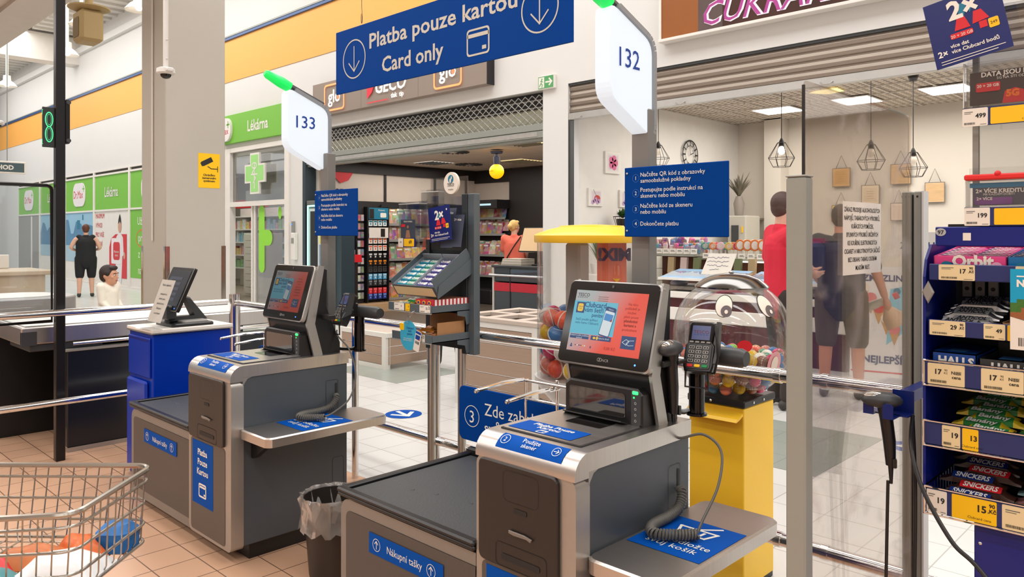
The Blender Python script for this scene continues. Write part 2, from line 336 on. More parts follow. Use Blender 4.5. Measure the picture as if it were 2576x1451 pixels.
# ---- tobacconist room
wg = mat('tobacconist_wall', (205, 190, 176), .6); dk = mat('tobacconist_dark', (34, 28, 26), .5)
m = MB(wg).box(-12.8, -12.6, 7.92, 12, 0, 2.9); m.use(dk).box(-12.6, -12.57, 7.95, 11.8, 0, 2.12).box(-12.6, -12.55, 7.95, 11.8, 2.66, 2.9)
for y in (9.3, 10.6, 11.5): m.box(-12.6, -12.585, y-.03, y+.03, 2.1, 2.7)
struct('wall_left', m, 'tobacconist side wall with a dark lower half and a dark cornice')
m = MB(wg).box(-12.8, -6.7, 11.8, 12, 0, 2.9); m.use(dk).box(-12.6, -11.45, 11.76, 11.8, 2.6, 2.9).box(-11.45, -6.9, 11.7, 11.8, 0, 2.86).box(-9.8, -9.78, 11.68, 11.7, 0, 2.3).box(-9.8, -8.7, 11.68, 11.7, 2.28, 2.3)
struct('wall_rear', m, 'dark tobacconist end wall')
m = MB(white).box(-6.9, -6.6, 7.92, 12.6, 0, 3.5); struct('wall_middle', m, 'partition wall between the tobacconist and the cake shop')
tc = tiles('ceiling_panels', (222, 208, 192), (170, 158, 146), .62, 0, 0, .7, .006); m = MB(tc).box(-12.8, -6.7, 7.92, 12, 2.88, 3.0); struct('ceiling', m, 'suspended panel ceiling of the tobacconist')
m = MB(mat('plinth_wood', (196, 158, 116), .45, var=.12, ns=3, stretch=(1, 1, 8))).box(-12.57, -11.95, 8.35, 10.6, 0, .15)
struct('trim_5', m, 'tan plinth under the tobacconist wall racks')
# ---- cake shop room
m = MB(beige).box(-6.6, 4, 12.5, 12.7, 0, 3.5); m.box(-5.95, -5.66, 12.2, 12.5, 0, 3.4); struct('wall_rear', m, 'cream cake shop end wall with a pilaster')
m = MB(white).box(-6.6, -6.58, 7.93, 12.5, 0, 3.45); struct('wall_left', m, 'white cake shop side wall with pictures')
m = MB(beige).box(3.9, 4.1, 7.92, 12.7, 0, 3.5); struct('wall_right', m, 'far cream cake shop side wall')
# perforated ceiling
gm = mat('grid_ceiling', (196, 182, 166), .7); nt = gm.node_tree
b = nt.nodes['Principled BSDF']; br = nt.nodes.new('ShaderNodeTexBrick'); br.offset = .0; br.inputs['Scale'].default_value = 1; br.inputs['Brick Width'].default_value = .1; br.inputs['Row Height'].default_value = .1
br.inputs['Mortar Size'].default_value = .028; br.inputs['Color1'].default_value = br.inputs['Color2'].default_value = lin((96, 86, 78))+(1,); br.inputs['Mortar'].default_value = lin((206, 192, 176))+(1,)
nt.links.new(nt.nodes.new('ShaderNodeNewGeometry').outputs['Position'], br.inputs['Vector']); nt.links.new(br.outputs[0], b.inputs['Base Color'])
m = MB(gm).box(-6.6, 4, 7.92, 12.5, 3.4, 3.46); m.use(mat('grid_tee', (214, 204, 190), .6))
for k in range(18): m.box(-6.6+k*.6, -6.57+k*.6, 7.95, 12.5, 3.385, 3.4)
for k in range(8): m.box(-6.6, 4, 8.0+k*.6, 8.03+k*.6, 3.385, 3.4)
struct('ceiling', m, 'open grid ceiling of the cake shop')
# ---- pharmacy room
m = MB(white).box(-26.1, -26, 7.92, 12, 0, 3.3).box(-26, -13.0, 11.9, 12, 0, 3.3).box(-13.1, -12.8, 7.92, 12, 0, 3.3); struct('wall_rear', m, 'white pharmacy interior walls')
m = MB(mat('pharmacy_ceiling', (216, 214, 206), .7)).box(-26, -13, 7.92, 12, 3.3, 3.4); struct('ceiling', m, 'pharmacy ceiling')
lamp_m = mat('ceiling_light_panel', (255, 252, 244), .5, emit=5, ergb=(255, 250, 240)); warm_m = mat('warm_light_panel', (255, 214, 150), .5, emit=1.6)
def panel_light(x0, x1, y0, y1, z, label, group, mt=lamp_m):
    t = thing('ceiling_light', label, 'ceiling light', ((x0+x1)/2, (y0+y1)/2, z), 0, group); X, Y = (x1-x0)/2, (y1-y0)/2
    m = MB(white)
    m.ring(rect(-X-.02, -Y-.02, X+.02, Y+.02), rect(-X, -Y, X, Y), None, -.012).box(-X-.02, X+.02, -Y-.02, Y+.02, -.011, 0); m.part('frame', t)
    MB(mt).box(-X, X, -Y, Y, -.016, -.0125).part('diffuser', t); return t
for x0, x1, y0, y1, lb in ((-5.58, -5.0, 11.05, 11.6, 'square light panel near the cake shop pilaster'), (-4.33, -3.85, 10.95, 11.55, 'square light panel between the two wire pendants of the cake shop'), (-5.59, -5.02, 9.68, 9.86, 'thin light strip just under the cake shop shutter'),
    (-4.4, -3.86, 9.67, 9.85, 'light strip above the post of the acrylic screen'), (-3.19, -2.66, 10.92, 11.55, 'square light panel beside the promotional display'), (-3.2, -2.5, 9.6, 9.85, 'long light strip under the cake shop shutter near the blue poster'), (-1.5, -.9, 10.9, 11.5, 'square light panel deep in the cake shop behind the sweets rack')):
    panel_light(x0, x1, y0, y1, 3.385, lb, 'bright ceiling panels of the cake shop')
m = MB(mat('yellow_paper', (250, 232, 160), .5, emit=1)).plate([(-.16, 0), (-.02, -.11), (.27, -.13), (.25, .16), (0, .27)], None, 0); m.top('ceiling_lamp', 'yellowish paper lamp on the cake shop ceiling', 'lamp', loc=(-4.2, 10.25, 3.38))
for x, y, lb, mt in ((-11.55, 9.7, 'dim ceiling panel near the back of the tobacconist', lamp_m), (-8.06, 8.6, 'warm slatted ceiling panel close to the tobacconist gate', warm_m), (-10.05, 10.6, 'warm ceiling panel deep in the tobacconist', warm_m)):
    t = panel_light(x-.28, x+.28, y-.28, y+.28, 2.878, lb, 'ceiling panels of the tobacconist', mat('dim_panel', (235, 228, 214), .5, emit=.7) if mt is lamp_m else mt)
    m = MB(dgrey)
    for k in range(6): m.box(-.28, .28, -.24+k*.09, -.23+k*.09, -.03, -.016)
    m.part('louver', t)
for x, y, lb in ((-9.82, 8.67, 'round swirl air vent in the tobacconist ceiling above the ball lamp'), (-11.36, 10.45, 'round swirl air vent farther back in the tobacconist ceiling')):
    m = MB(dgrey)
    for k in range(18):
        a = k*20; M = Matrix.Translation((x, y, 2.87)) @ Matrix.Rotation(math.radians(a), 4, 'Z'); m.box(.08, .28, -.012, .012, -.012, .004, M=M)
    m.use(white).lathe([(0, -.01), (.07, -.01), (.07, .005)], 16, Matrix.Translation((x, y, 2.87))); m.top('air_vent', lb, 'air vent', 'swirl vents')
# ================================================================== SHOP FRONTS
def shop_sign(name, x0, x1, z0, z1, d, mt, label, cat='sign', y=YF):
    t = thing(name, label, cat, (x0, y, z0)); MB(mt).box(0, x1-x0, -d, 0, 0, z1-z0, .004).part('panel', t); return t, fr((0, -d, 0), *FY), x1-x0, z1-z0
# pharmacy window wall: bays
xs = [-33.05, -30.26, -27.46, -24.71, -21.885, -19.06, -16.3]
lime = mat('lime_panel', (122, 192, 62), .5, var=.02); sky = mat('mountain_sky', (150, 196, 220), .5, var=.1, ns=1); mtn = mat('mountain_blue', (84, 136, 172), .5, var=.25, ns=2); lake = mat('lake_blue', (170, 200, 215), .5, var=.15, ns=1.5)
for i in range(6):
    x0, x1 = xs[i], xs[i+1]; t = thing('window_%d' % (i+1), None, None, (x0, YF, 0)); t['kind'] = 'structure'; w = x1-x0
    m = MB(white)
    for a in (0, w-.06): m.box(a, a+.06, -.03, .05, 0, 3.32)
    for z in (0, 2.13, 3.16, 3.28): m.box(0, w, -.028, .05, z, z+.05)
    m.part('frame', t)
    MB(mat('frame_gap', (60, 54, 44), .6)).box(.06, w-.06, .02, .04, 3.2, 3.28).part('gap', t)
    M = fr((0, -.004, 0), *FY); g = MB(lime); g.box(.05, w-.05, 0, .05, 2.17, 3.17)
    cx = w/2
    if i % 2 == 0:
        g.use(mat('lilac_white', (240, 232, 232), .5)).prism(rr(1.15, .72, .3, 6, cx, 2.68), .015, M); g.use(red).text('Dr.Max', M, cx-.06, 2.57, .34, z=.0165, width=.86).use(lime).line([(cx+.43, 2.77), (cx+.43, 2.93)], .04, M, .0165).line([(cx+.36, 2.85), (cx+.5, 2.85)], .04, M, .0172)
    else: g.use(ink).text('Lékárna', M, cx, 2.54, .4, bold=.015, width=.85, z=.004)
    g.part('sign_panel', t)
    p = MB(white).box(.05, w-.05, 0, .05, .05, 2.14)
    if i == 5 or i == 4:
        if i == 4:
            p.use(lime).plate(rect(.06, .3, w-.06, 2.13), M, .001); p.use(ink).text('Už', M, .55, 1.72, .3, 'L').text('z', M, .6, .85, .3, 'L').text('na', M, .6, .42, .3, 'L').text('pro vás', M, .62, 1.28, .3, 'L')
            p.use(mat('orange_ring', (240, 110, 50), .5)).ring(circ(.5, 30, .95, 1.36, .25), circ(.47, 30, .95, 1.36, .22), M, .003)
    elif i == 3:
        p.use(red)
        for k, s in enumerate(('MAXIMUM', 'VÝHOD', 'PRO VAŠE', 'ZDRAVÍ')): p.text(s, M, .12, 1.93-k*.27, .2, 'L', width=.8)
        p.plate([(1.25, .55), (1.25, 1.1), (1.4, 1.35), (1.75, 1.47), (2.6, 1.47), (2.6, .25), (2.0, .25), (1.5, .4)], M, .002)
        p.use(mat('poster_coat', (232, 228, 230), .6)).plate([(1.72, .12), (1.8, 1.0), (1.82, 1.4), (2.0, 1.5), (2.15, 1.5), (2.32, 1.38), (2.38, .9), (2.28, .86), (2.2, .12)], M, .0035)
        p.use(mat('poster_skin', (205, 160, 135), .6)).plate(circ(.13, 16, 2.07, 1.68, .17), M, .004).plate(circ(.07, 12, 2.42, .88, .1), M, .004)
        p.use(dark).plate([(1.95, 1.75), (1.97, 1.86), (2.03, 1.97), (2.09, 2.03), (2.16, 1.9), (2.19, 1.74), (2.1, 1.82)], M, .0045)
        p.use(mat('lilac_white')).prism(rr(.78, .72, .04, 3, 1.82, 1.0), .002, M, z0=.005); p.use(red).plate(rr(.52, .5, .1, 4, 1.84, 1.0), M, .009)
        p.use(ink).text('Maximum\nvýhod', M, 1.84, .95, .1, z=.011)
    else:
        p.use(sky).plate(rect(.06, .75, w-.06, 2.13), M, .001)
        random.seed(i); pts = [(.06, .95)]; x = .06
        while x < w-.3: pts.append((x, 1.45+random.random()*.5)); x += .25
        pts += [(w-.06, 1.7), (w-.06, .95)]; p.use(mtn).plate(pts, M, .002); p.use(lake).plate(rect(.06, .62 if i == 2 else .75, w-.06, 1.12), M, .003)
        p.use(teal).plate(rect(w*.42, 1.62, w*.52, 1.9), M, .004).plate(rect(w*.6, 1.9, w*.64, 2.06), M, .004)
        if i == 0: p.use(lgrey).plate(rect(.06, .06, w-.06, 2.13), M, .006).use(white).plate(rect(w*.6, .06, w*.66, 2.1), M, .008)
    p.part('poster_panel', t)
random.seed(11)
# pharmacy entrance
t = thing('window_7', None, None, (-16.25, YF, 0)); t['kind'] = 'structure'; w = 2.75
m = MB(white)
for x0, x1, z0, z1, e in ((0, .28, 0, 3.32, 0), (w-.16, w, 0, 3.32, 0), (.01, w-.01, 3.23, 3.32, .004), (.01, w-.01, 2.06, 2.16, .004)): m.box(x0, x1, -.03+e, .1-e, z0, z1)
for x in (1.12, 1.24): m.box(x, x+.05, .03, .092, 0, 2.06)
m.part('frame', t)
MB(acr).box(.28, w-.16, .05, .06, 2.16, 3.23).part('glass', t); MB(acr).box(1.29, w-.16, .06, .07, .02, 2.06).part('glass', t)
t, M, w, h = shop_sign('pharmacy_sign', -16.25, -13.62, 3.42, 4.03, .08, lime, 'green fascia sign reading Lékárna above the pharmacy door')
m = MB(ink).text('Lékárna', M, 1.62, .19, .32, bold=.02, width=.85, z=.004); m.part('lettering', t)
m = MB(mat('lilac_white')).prism(rr(.62, .5, .22, 6, .2, .3), .05, M); m.use(lime).line([(.4, .34), (.4, .46)], .03, M, .052).line([(.34, .4), (.46, .4)], .03, M, .052).use(red).text('Dr.Max', M, .12, .2, .2, z=.052); m.part('emblem', t)
M = fr((0, 0, 0), *FY); L = mat('cross_green', (150, 205, 120), .5, emit=.25)
def cross(r, a): return [(-a, r), (-a, a), (-r, a), (-r, -a), (-a, -a), (-a, -r), (a, -r), (a, -a), (r, -a), (r, a), (a, a), (a, r)]
m = MB(ink).prism(cross(.42, .19), .04, M); m.use(L).plate(cross(.38, .155), M, .042); m.use(ink).line([(0, -.3), (0, .18)], .03, M, .044).line([(-.12, -.02), (.12, -.02)], .03, M, .0446)
m.ring(circ(.11, 16, .0, .16, .07), circ(.08, 16, 0, .16, .045), M, .0452).line([(.08, .12), (-.08, .02), (.06, -.1), (-.04, -.2)], .025, M, .0458)
m.top('pharmacy_cross', 'green cross emblem hanging behind the glass above the pharmacy door', 'sign', loc=(-14.75, YF-.05, 2.72))
m = MB(mat('curtain_box', (205, 210, 205), .5)).box(-15.9, -13.75, 8.0, 8.25, 2.16, 2.42).box(-15.9, -13.75, 8.05, 8.08, 3.0, 3.03).use(green).box(-15.0, -14.2, 8.5, 8.55, 2.35, 2.62); m.top('door_air_curtain', 'long pale air curtain box over the pharmacy door', 'air curtain')
m = MB(mat('lime_film', (150, 225, 60), .4))
for c, r in (((.0, .65), .12), ((0, -.5), .12), ((.28, .1), .16)): m.plate(circ(r, 20, c[0], c[1]), M, .001)
m.plate(rect(-.12, -.5, .12, .65), M, .0015).plate(rect(-.1, -.06, .28, .26), M, .002).plate(circ(.07, 14, .74, .6, .13), M, .001)
m.top('window_sticker', 'lime green rounded cross film stuck on the pharmacy door glass', 'sticker', loc=(-14.72, YF+.055, 1.3))
# pharmacy shelving and drawers
t = thing('drawer_cabinet', 'tall white cabinet of many drawers inside the pharmacy', 'cabinet', (-17.5, 8.75, 0)); MB(white).box(0, .95, 0, .5, 0, 1.5, .005).part('carcass', t); hand = mat('copper_handle', (170, 120, 100), .4, .6)
for k in range(9):
    d = MB(mat('drawer_front', (240, 236, 228), .5)).box(.12, .92, -.02, 0, .06+k*.158, .06+k*.158+.145, .004).part('drawer', t); MB(hand).box(.42, .66, -.04, -.02, .13+k*.158, .145+k*.158, .004).part('handle', d)
t = thing('medicine_shelf', 'pharmacy wall shelf of colourful boxes under a red header', 'shelf', (-21.2, 10.2, 0)); MB(white).box(0, 5.2, .3, .34, 0, 2.2).part('back_panel', t)
for k in range(5): MB(white).box(0, 5.2, 0, .3, .5+k*.36, .53+k*.36).part('shelf_board', t)
MB(red).box(0, 2.2, -.02, 0, 2.2, 2.42).part('header', t); box_m = cover('medicine_print', 9, .9, 1.0, [(230, 60, 60), (240, 235, 230), (240, 200, 60), (120, 190, 220), (235, 150, 170), (120, 190, 90)])
proto = None
for k in range(4):
    x = -21.1
    while x < -16.2:
        w = random.uniform(.1, .22)
        if proto is None: proto = MB(box_m).box(-.5, .5, -.5, .5, 0, 1).top('medicine_box', 'small medicine box on the bright pharmacy shelves', 'box', 'boxes on the pharmacy shelves', loc=(x, 10.3, .53)); o = proto
        else: o = proto.copy(); C.collection.objects.link(o)
        o.location = (x+w/2, 10.32, .531+k*.36); o.scale = (w*.92, .12, random.uniform(.14, .3)); x += w+.012
m = MB(lgrey).box(-13.36, -13.3, YF-.05, YF, 1.5, 1.72).use(dark).plate(circ(.02, 14, 0, 0), fr((-13.33, YF-.05, 1.66), *FY), .001).use(mat('blue_led', (30, 120, 255), .5, emit=3)).plate(circ(.014, 12), fr((-13.33, YF-.05, 1.66), *FY), .002)
m.top('door_switch', 'small wall switch with a blue light on the white post beside the pharmacy', 'switch')
m = MB(white).box(-13.33, -13.2, YF-.08, YF, .98, 1.5, .01).use(lgrey).box(-13.3, -13.22, YF-.09, YF-.08, 1.3, 1.4); m.top('card_reader', 'white control box under the blue-lit switch on the white post', 'control box')
# dark post + lit advertising case
m = MB(mat('petrol_post', (40, 56, 64), .4)).box(-13.0, -12.9, YF-.02, YF+.2, 0, 3.3).box(-12.0, -11.75, YF+.02, YF+.3, 0, 2.25); m.top('trim_6', None, None, None, 'structure')
t = thing('display_case', 'tobacconist display case edged with glowing mint light strips', 'display case', (-12.86, YF-.02, 0))
MB(mat('case_grey', (120, 118, 112), .4, .5)).box(0, .9, 0, .2, 0, 2.1, .01).part('frame', t); M = fr((0, -.002, 0), *FY); m = MB(mat('poster_pale', (210, 216, 214), .5)).plate(rect(.1, .35, .8, 1.95), M)
m.use(mat('poster_yellow', (230, 215, 90), .5, var=.4, ns=6)).plate(rect(.45, 1.3, .74, 1.85), M, .002).use(mat('poster_city', (120, 150, 175), .5, var=.4, ns=9)).plate(rect(.45, .55, .74, 1.28), M, .002).use(dark).plate(rect(.14, .4, .4, 1.9), M, .002); m.part('poster', t)
glow = mat('mint_neon', (150, 245, 225), .4, emit=2.2)
for a, b in (((.07, .3), (.07, 2.0)), ((.83, .3), (.83, 2.0)), ((.07, 2.0), (.83, 2.0)), ((.07, .3), (.83, .3))): MB(glow).tube([(a[0], -.012, a[1]), (b[0], -.012, b[1])], .014, 8).part('light_strip', t)
# tobacconist sign
t, M, w, h = shop_sign('tobacconist_sign', -12.44, -7.85, 3.61, 4.2, .14, mat('taupe_panel', (150, 134, 122), .5, var=.02), 'taupe shop sign with lit letters above the tobacconist gate')
MB(dark).box(w, w+.02, -.13, 0, -.005, h+.005).part('side_trim', t); m = MB(dark)
for k in (1, 2): m.plate(rect(w*k/3-.004, 0, w*k/3, h), M, .0005)
m.part('joint', t); lit = mat('lit_letter', (250, 246, 240), .4, emit=.9); lo = mat('lit_orange', (255, 150, 90), .4, emit=1.1)
for cx in (.73, 3.77):
    m = MB(lo).ring(rr(.64, .48, .07, 5, cx, .29), rr(.58, .42, .05, 5, cx, .29), M, .02); m.part('light_frame', t)
    m = MB(lit).text('glo', M, cx, .2, .32, bold=.012, z=.02); m.use(mat('coral_dot', (240, 130, 90), .4, emit=.7)).plate(circ(.04, 14, cx+.135, .27), M, .024); m.part('lettering', t)
m = MB(lit).text('GECO', M, 2.37, .19, .3, bold=.02, shear=.15, z=.02).text('tisk  tip', M, 2.55, .07, .11, bold=.02, z=.02); m.part('lettering', t); m = MB(mat('lit_red', (225, 40, 55), .4, emit=.5)).plate([(1.72, .13), (1.86, .22), (1.96, .4), (1.98, .5), (1.72, .5)], M, .02); m.part('emblem', t); MB(MATS['lit_red']).plate(rect(1.72, .05, 2.3, .065), M, .02).part('underline', t)
# lattice gate
t = thing('shutter_gate', 'grey lattice roller gate drawn up over the tobacconist entrance', 'shutter', (-12.95, YF+.06, 0)); MB(mat('gate_back', (205, 205, 180), .6)).box(0, 6.05, .12, .14, 2.9, 3.2).part('roller_housing', t); MB(black).box(0, 6.05, .1, .13, 3.2, 3.44).part('dark_slot', t)
gm_ = mat('gate_wire', (176, 172, 166), .4, .6)
m = MB(gm_); n = 46
for k in range(n):
    x = k*6.0/n; s_ = 6.0/n
    for sg in (0, 1):
        pts = [(x+s_*(.5+.5*math.sin(math.pi*(j/2+sg))), -.01, 2.97+.4*j/8) for j in range(9)]; m.tube(pts, .008, 4, cap=False)
for z in (3.0, 3.1, 3.2, 3.3): m.tube([(0, -.01, z), (6.0, -.01, z)], .005, 4)
m.part('lattice', t); m = MB(alu).box(0, 6.05, -.05, .02, 2.88, 2.97, .005).box(0, 6.05, -.06, .05, 2.78, 2.87, .004).box(0, 6.05, -.03, .1, 2.74, 2.78).use(mat('worn_steel', (190, 186, 180), .4, .6, var=.25, ns=12)).box(.3, 5.95, -.064, -.06, 2.8, 2.86); m.part('bottom_rail', t)
# cake shop shutter
t = thing('roller_shutter', 'half raised slatted metal shutter above the cake shop', 'shutter', (-6.46, YF+.05, 0)); sm_ = mat('shutter_slats', (158, 146, 134), .38, .7, var=.14, ns=2, stretch=(.5, 1, 30)); m = MB(sm_)
prof = []
for k in range(4):
    z = 3.05+k*.095; prof += [(0, z), (-.018, z+.012), (-.022, z+.045), (-.014, z+.078), (0, z+.085)]
for (y0, z0), (y1, z1) in zip(prof, prof[1:]): m.add([(0, y0, z0), (9, y0, z0), (9, y1, z1), (0, y1, z1)], [(0, 1, 2, 3)])
m.part('curtain', t); m = MB(mat('shutter_bar', (196, 194, 190), .35, .7, var=.1)).box(0, 9, -.05, .03, 2.965, 3.05, .006); m.part('bottom_bar', t)
MB(dgrey).box(0, 9, -.04, .05, 3.41, 3.44).part('top_slot', t); MB(dgrey).box(0, .035, -.045, .03, 0, 3.05).part('guide_rail', t)
for x in (.1, 1.62, 3.3): MB(steel).tube([(x, -.055, 3.0), (x+.03, -.075, 2.97), (x+.1, -.075, 2.97), (x+.13, -.055, 3.0)], .006, 6).part('handle', t)
# cake shop sign
t, M, w, h = shop_sign('bakery_sign', -4.965, .6, 3.73, 5.1, .1, mat('sign_brown', (64, 32, 22), .35, var=.3, ns=1.3), 'dark brown cake shop sign with magenta italic capitals')
MB(white).box(-.03, w, -.13, 0, -.035, 0, .004).part('ledge', t); MB(white).box(-.03, 0, -.11, 0, -.03, h).part('side_trim', t)
MB(mat('sign_caramel', (150, 86, 34), .4, var=.25, ns=2)).plate(rect(.0, 0, .48, h), M, .001).part('caramel_panel', t); MB(mat('sign_greybrown', (92, 74, 72), .4, var=.3, ns=3)).plate(rect(.48, 0, .78, h), M, .0012).part('grey_panel', t)
m = MB(mat('sign_white', (240, 225, 235), .5, emit=.2)).text('CUKRÁRNA', M, .55, .06, .36, 'L', bold=.035, shear=.32, z=.004, width=.98).use(mat('sign_magenta', (170, 62, 140), .45, emit=.15)).text('CUKRÁRNA', M, .55, .06, .36, 'L', bold=0, shear=.32, z=.006, width=.98); m.part('lettering', t)
# exit sign
t = thing('exit_sign', 'green and white emergency exit sign with a running figure on the white wall', 'sign', (-6.94, YF, 3.42)); MB(white).box(-.01, .28, -.05, 0, -.01, .17, .004).part('housing', t)
M = fr((0, -.051, 0), *FY); eg = mat('exit_green', (80, 150, 90), .5, emit=.25); m = MB(eg).plate(rect(0, 0, .27, .16), M, .001).use(ink).plate(rect(.01, .01, .11, .15), M, .002)
m.use(eg).plate(circ(.011, 10, .07, .125), M, .003).line([(.065, .11), (.055, .07), (.075, .05), (.07, .02)], .012, M, .003).line([(.055, .07), (.035, .05), (.025, .03)], .012, M, .0036).line([(.045, .1), (.065, .105), (.085, .085)], .009, M, .0042); m.use(ink); arrow(m, M, .19, .08, .1, .022, 0, .4); m.part('face', t)
# ================================================================== SELF CHECKOUTS
def screen_bg(name, s):
    m = mat(name, (12, 12, 12), .2, var=0); nt = m.node_tree; b = nt.nodes['Principled BSDF']; tcn = nt.nodes.new('ShaderNodeTexCoord'); sp = nt.nodes.new('ShaderNodeSeparateXYZ'); nt.links.new(tcn.outputs['UV'], sp.inputs[0])
    ad = nt.nodes.new('ShaderNodeMath'); ad.operation = 'MULTIPLY_ADD'; ad.inputs[1].default_value = 1.25; nt.links.new(sp.outputs[0], ad.inputs[0])
    iv = nt.nodes.new('ShaderNodeMath'); iv.operation = 'MULTIPLY_ADD'; iv.inputs[1].default_value = -.55; iv.inputs[2].default_value = .22; nt.links.new(sp.outputs[1], iv.inputs[0]); nt.links.new(iv.outputs[0], ad.inputs[2])
    rp = nt.nodes.new('ShaderNodeValToRGB'); rp.color_ramp.elements[0].color = lin((172, 180, 180))+(1,); rp.color_ramp.elements[1].color = lin((238, 76, 54))+(1,); rp.color_ramp.elements[1].position = .8
    nt.links.new(ad.outputs[0], rp.inputs[0]); nt.links.new(rp.outputs[0], b.inputs['Emission Color']); b.inputs['Emission Strength'].default_value = s; return m
def em(name, rgb, s=.85): return mat(name, tuple(int(c*.12) for c in rgb), .25, emit=s, ergb=rgb, var=.02)
def screen_set(tag_, k):
    return dict(bg=screen_bg('screen_glow'+tag_, .9*k), cyan=em('screen_cyan'+tag_, (96, 190, 214), .85*k), navy=em('screen_navy'+tag_, (16, 66, 122), .8*k), white=em('screen_white'+tag_, (222, 232, 236), .85*k), yel=em('screen_yellow'+tag_, (245, 200, 60), .85*k), grey=em('screen_grey'+tag_, (84, 66, 70), .7*k), red=em('screen_redink'+tag_, (150, 44, 40), .8*k), blue=em('screen_blue'+tag_, (60, 140, 205), .85*k), maroon=em('screen_maroon'+tag_, (110, 30, 28), .8*k))
e_navy = em('terminal_navy', (16, 66, 122))
led_g = mat('green_led', (40, 255, 90), .4, emit=4); led_b = mat('blue_dot_led', (60, 120, 255), .4, emit=5)
def checkout(x, y, W, D, label, scr):
    scr_bg, e_cyan, e_navy, e_white, e_yel, e_grey, e_red, e_blue, e_maroon = (scr[q] for q in ('bg', 'cyan', 'navy', 'white', 'yel', 'grey', 'red', 'blue', 'maroon'))
    t = thing('self_checkout', label, 'self checkout', (x, y, 0)); h = W/2; zt, zb = .885, .832
    MB(black).box(-h+.02, h-.02, .1, D-.02, 0, .09).part('plinth', t)
    b = MB(slate).box(-h+.004, h-.004, .05, D-.006, .07, .835, .004).part('body', t)
    # silver front frame
    f = MB(silver); f.prism(rr(W, .765, .03, 4, 0, .055+.3825), .06, fr((0, .064, 0), *FY), smooth=True); f.part('front_frame', t)
    # side access plates
    M = fr((h-.003, 0, 0), *FX); a = MB(dark); o_, i_ = rr(.07, .16, .012, 3, D-.095, .68), rr(.067, .157, .011, 3, D-.095, .68); a.ring(o_, i_, M, .001).plate(rr(.012, .075, .005, 3, D-.072, .705), M, .0012); a.part('access_plate', t)
    a = MB(dark).ring(rr(.065, .15, .012, 3, D-.06, .3), rr(.062, .147, .011, 3, D-.06, .3), M, .001); a.part('access_plate', t)
    # card and coin door
    d = MB(brown).prism(rr(W-.075, .3, .02, 4, -.018, .665), .018, fr((0, .01, 0), *FY), .003).part('front_door', t)
    M = fr((0, -.009, 0), *FY); s = MB(dark).plate(rr(.15, .018, .006, 3, .0, .548), M, .0006).ring(rr(.2, .07, .015, 3, 0, .552), rr(.196, .066, .014, 3, 0, .552), M, .0004).plate(rr(.05, .014, .003, 2, .0, .69), M, .0006).ring(rr(.14, .09, .02, 3, .0, .755), rr(.138, .088, .019, 3, .0, .755), M, .0004).box(-.055, .055, -.003, .004, .615, .633, .002)
    s.part('slot', d)
    MB(mat('slot_grey', (120, 112, 104), .3)).prism([(-.04, -.003), (-.02, -.006), (.03, -.004), (.045, -.009), (.05, 0), (.02, .005), (-.04, .005)], .004, fr((.0, -.012, .627), *FY), .001).part('slot_lip', d)
    M = fr((0, .0035, 0), *FY); l = MB(mat('lower_front', (92, 86, 80), .4, .3, var=.05, ns=120)).plate(rr(W-.08, .44, .02, 4, -.015, .29), M, .0008); l.part('lower_panel', t)
    st = MB(blue2).plate(rect(-h+.045, .2, -h+.045+.5*W, .5), M, .0015); cx = -h+.045+.25*W
    for k, s_ in enumerate(('Platba', 'Pouze', 'Kartou')): st.use(ink).text(s_, M, cx, .435-k*.046, .042, bold=.02, z=.0025)
    card_icon(st, M, cx, .27, .08, .008, .0025); st.part('sticker', t)
    # silver top cap
    pr = [(.0, .815), (.0, .826)]+[(.06-.06*math.cos(math.radians(a)), .825+.06*math.sin(math.radians(a))) for a in range(15, 91, 15)]+[(D, zt), (D, zb), (.105, zb)]+[(.105-.045*math.sin(math.radians(a)), zb-.045+.045*math.cos(math.radians(a))) for a in range(20, 91, 17)]+[(.06, .768), (.0, .768)]
    MR = Matrix(((0, 0, 1, -h), (1, 0, 0, 0), (0, 1, 0, 0), (0, 0, 0, 1)))
    pr2 = [p for p in pr if True]
    c = MB(steel); c.prism([(.0, .815), (.0, .826)]+[(.06-.06*math.cos(math.radians(a)), .825+.06*math.sin(math.radians(a))) for a in range(15, 91, 15)]+[(D, zt), (D, zb), (.06, zb), (.06, .815)], W, MR, smooth=True)
    c.use(silver).prism([(.105, zb+.0)]+[(.06, zb), (.06, zb-.05), (.066, zb-.03), (.082, zb-.008)], W-.002, MR, z0=.001); c.part('top_cap', t)
    # curved-edge sticker (follows the round front)
    g = MB(blue2); vs = []; n = 7
    for i in range(n):
        a = math.radians(28+54*i/(n-1)); vs += [(-h*.6, .06-.061*math.cos(a), .825+.061*math.sin(a)), (h*.72, .06-.061*math.cos(a), .825+.061*math.sin(a))]
    g.add(vs, [(2*i, 2*i+1, 2*i+3, 2*i+2) for i in range(n-1)], None, True)
    a = math.radians(55); MC = fr((0, .06-.0625*math.cos(a), .825+.0625*math.sin(a)), (1, 0, 0), (0, math.sin(a), math.cos(a)))
    ring_no(g.use(ink), MC, -h*.46, 0, .017, .0017, '2', .022); g.text('Použijte\nskener', MC, .01, .003, .021, space=.85)
    g.ring(circ(.015, 20, h*.56, 0), circ(.0135, 20, h*.56, 0), MC, .0012); arrow(g, MC, h*.56, 0, .018, .002, 0); g.part('sticker', t)
    # scale plate with scanner glass
    p = MB(dark).prism(rr(W-.07, .31, .006, 2, -.01, .235), .003, fr((0, 0, zt), *FZ)); p.use(steel).prism(rr(W-.082, .298, .006, 2, -.01, .235), .003, fr((0, 0, zt), *FZ), z0=.002); p = p.part('scale_plate', t)
    MB(gloss).prism(rr(W*.36, .085, .008, 3, .0, .31), .002, fr((0, 0, zt+.004), *FZ)).part('scanner_glass', p)
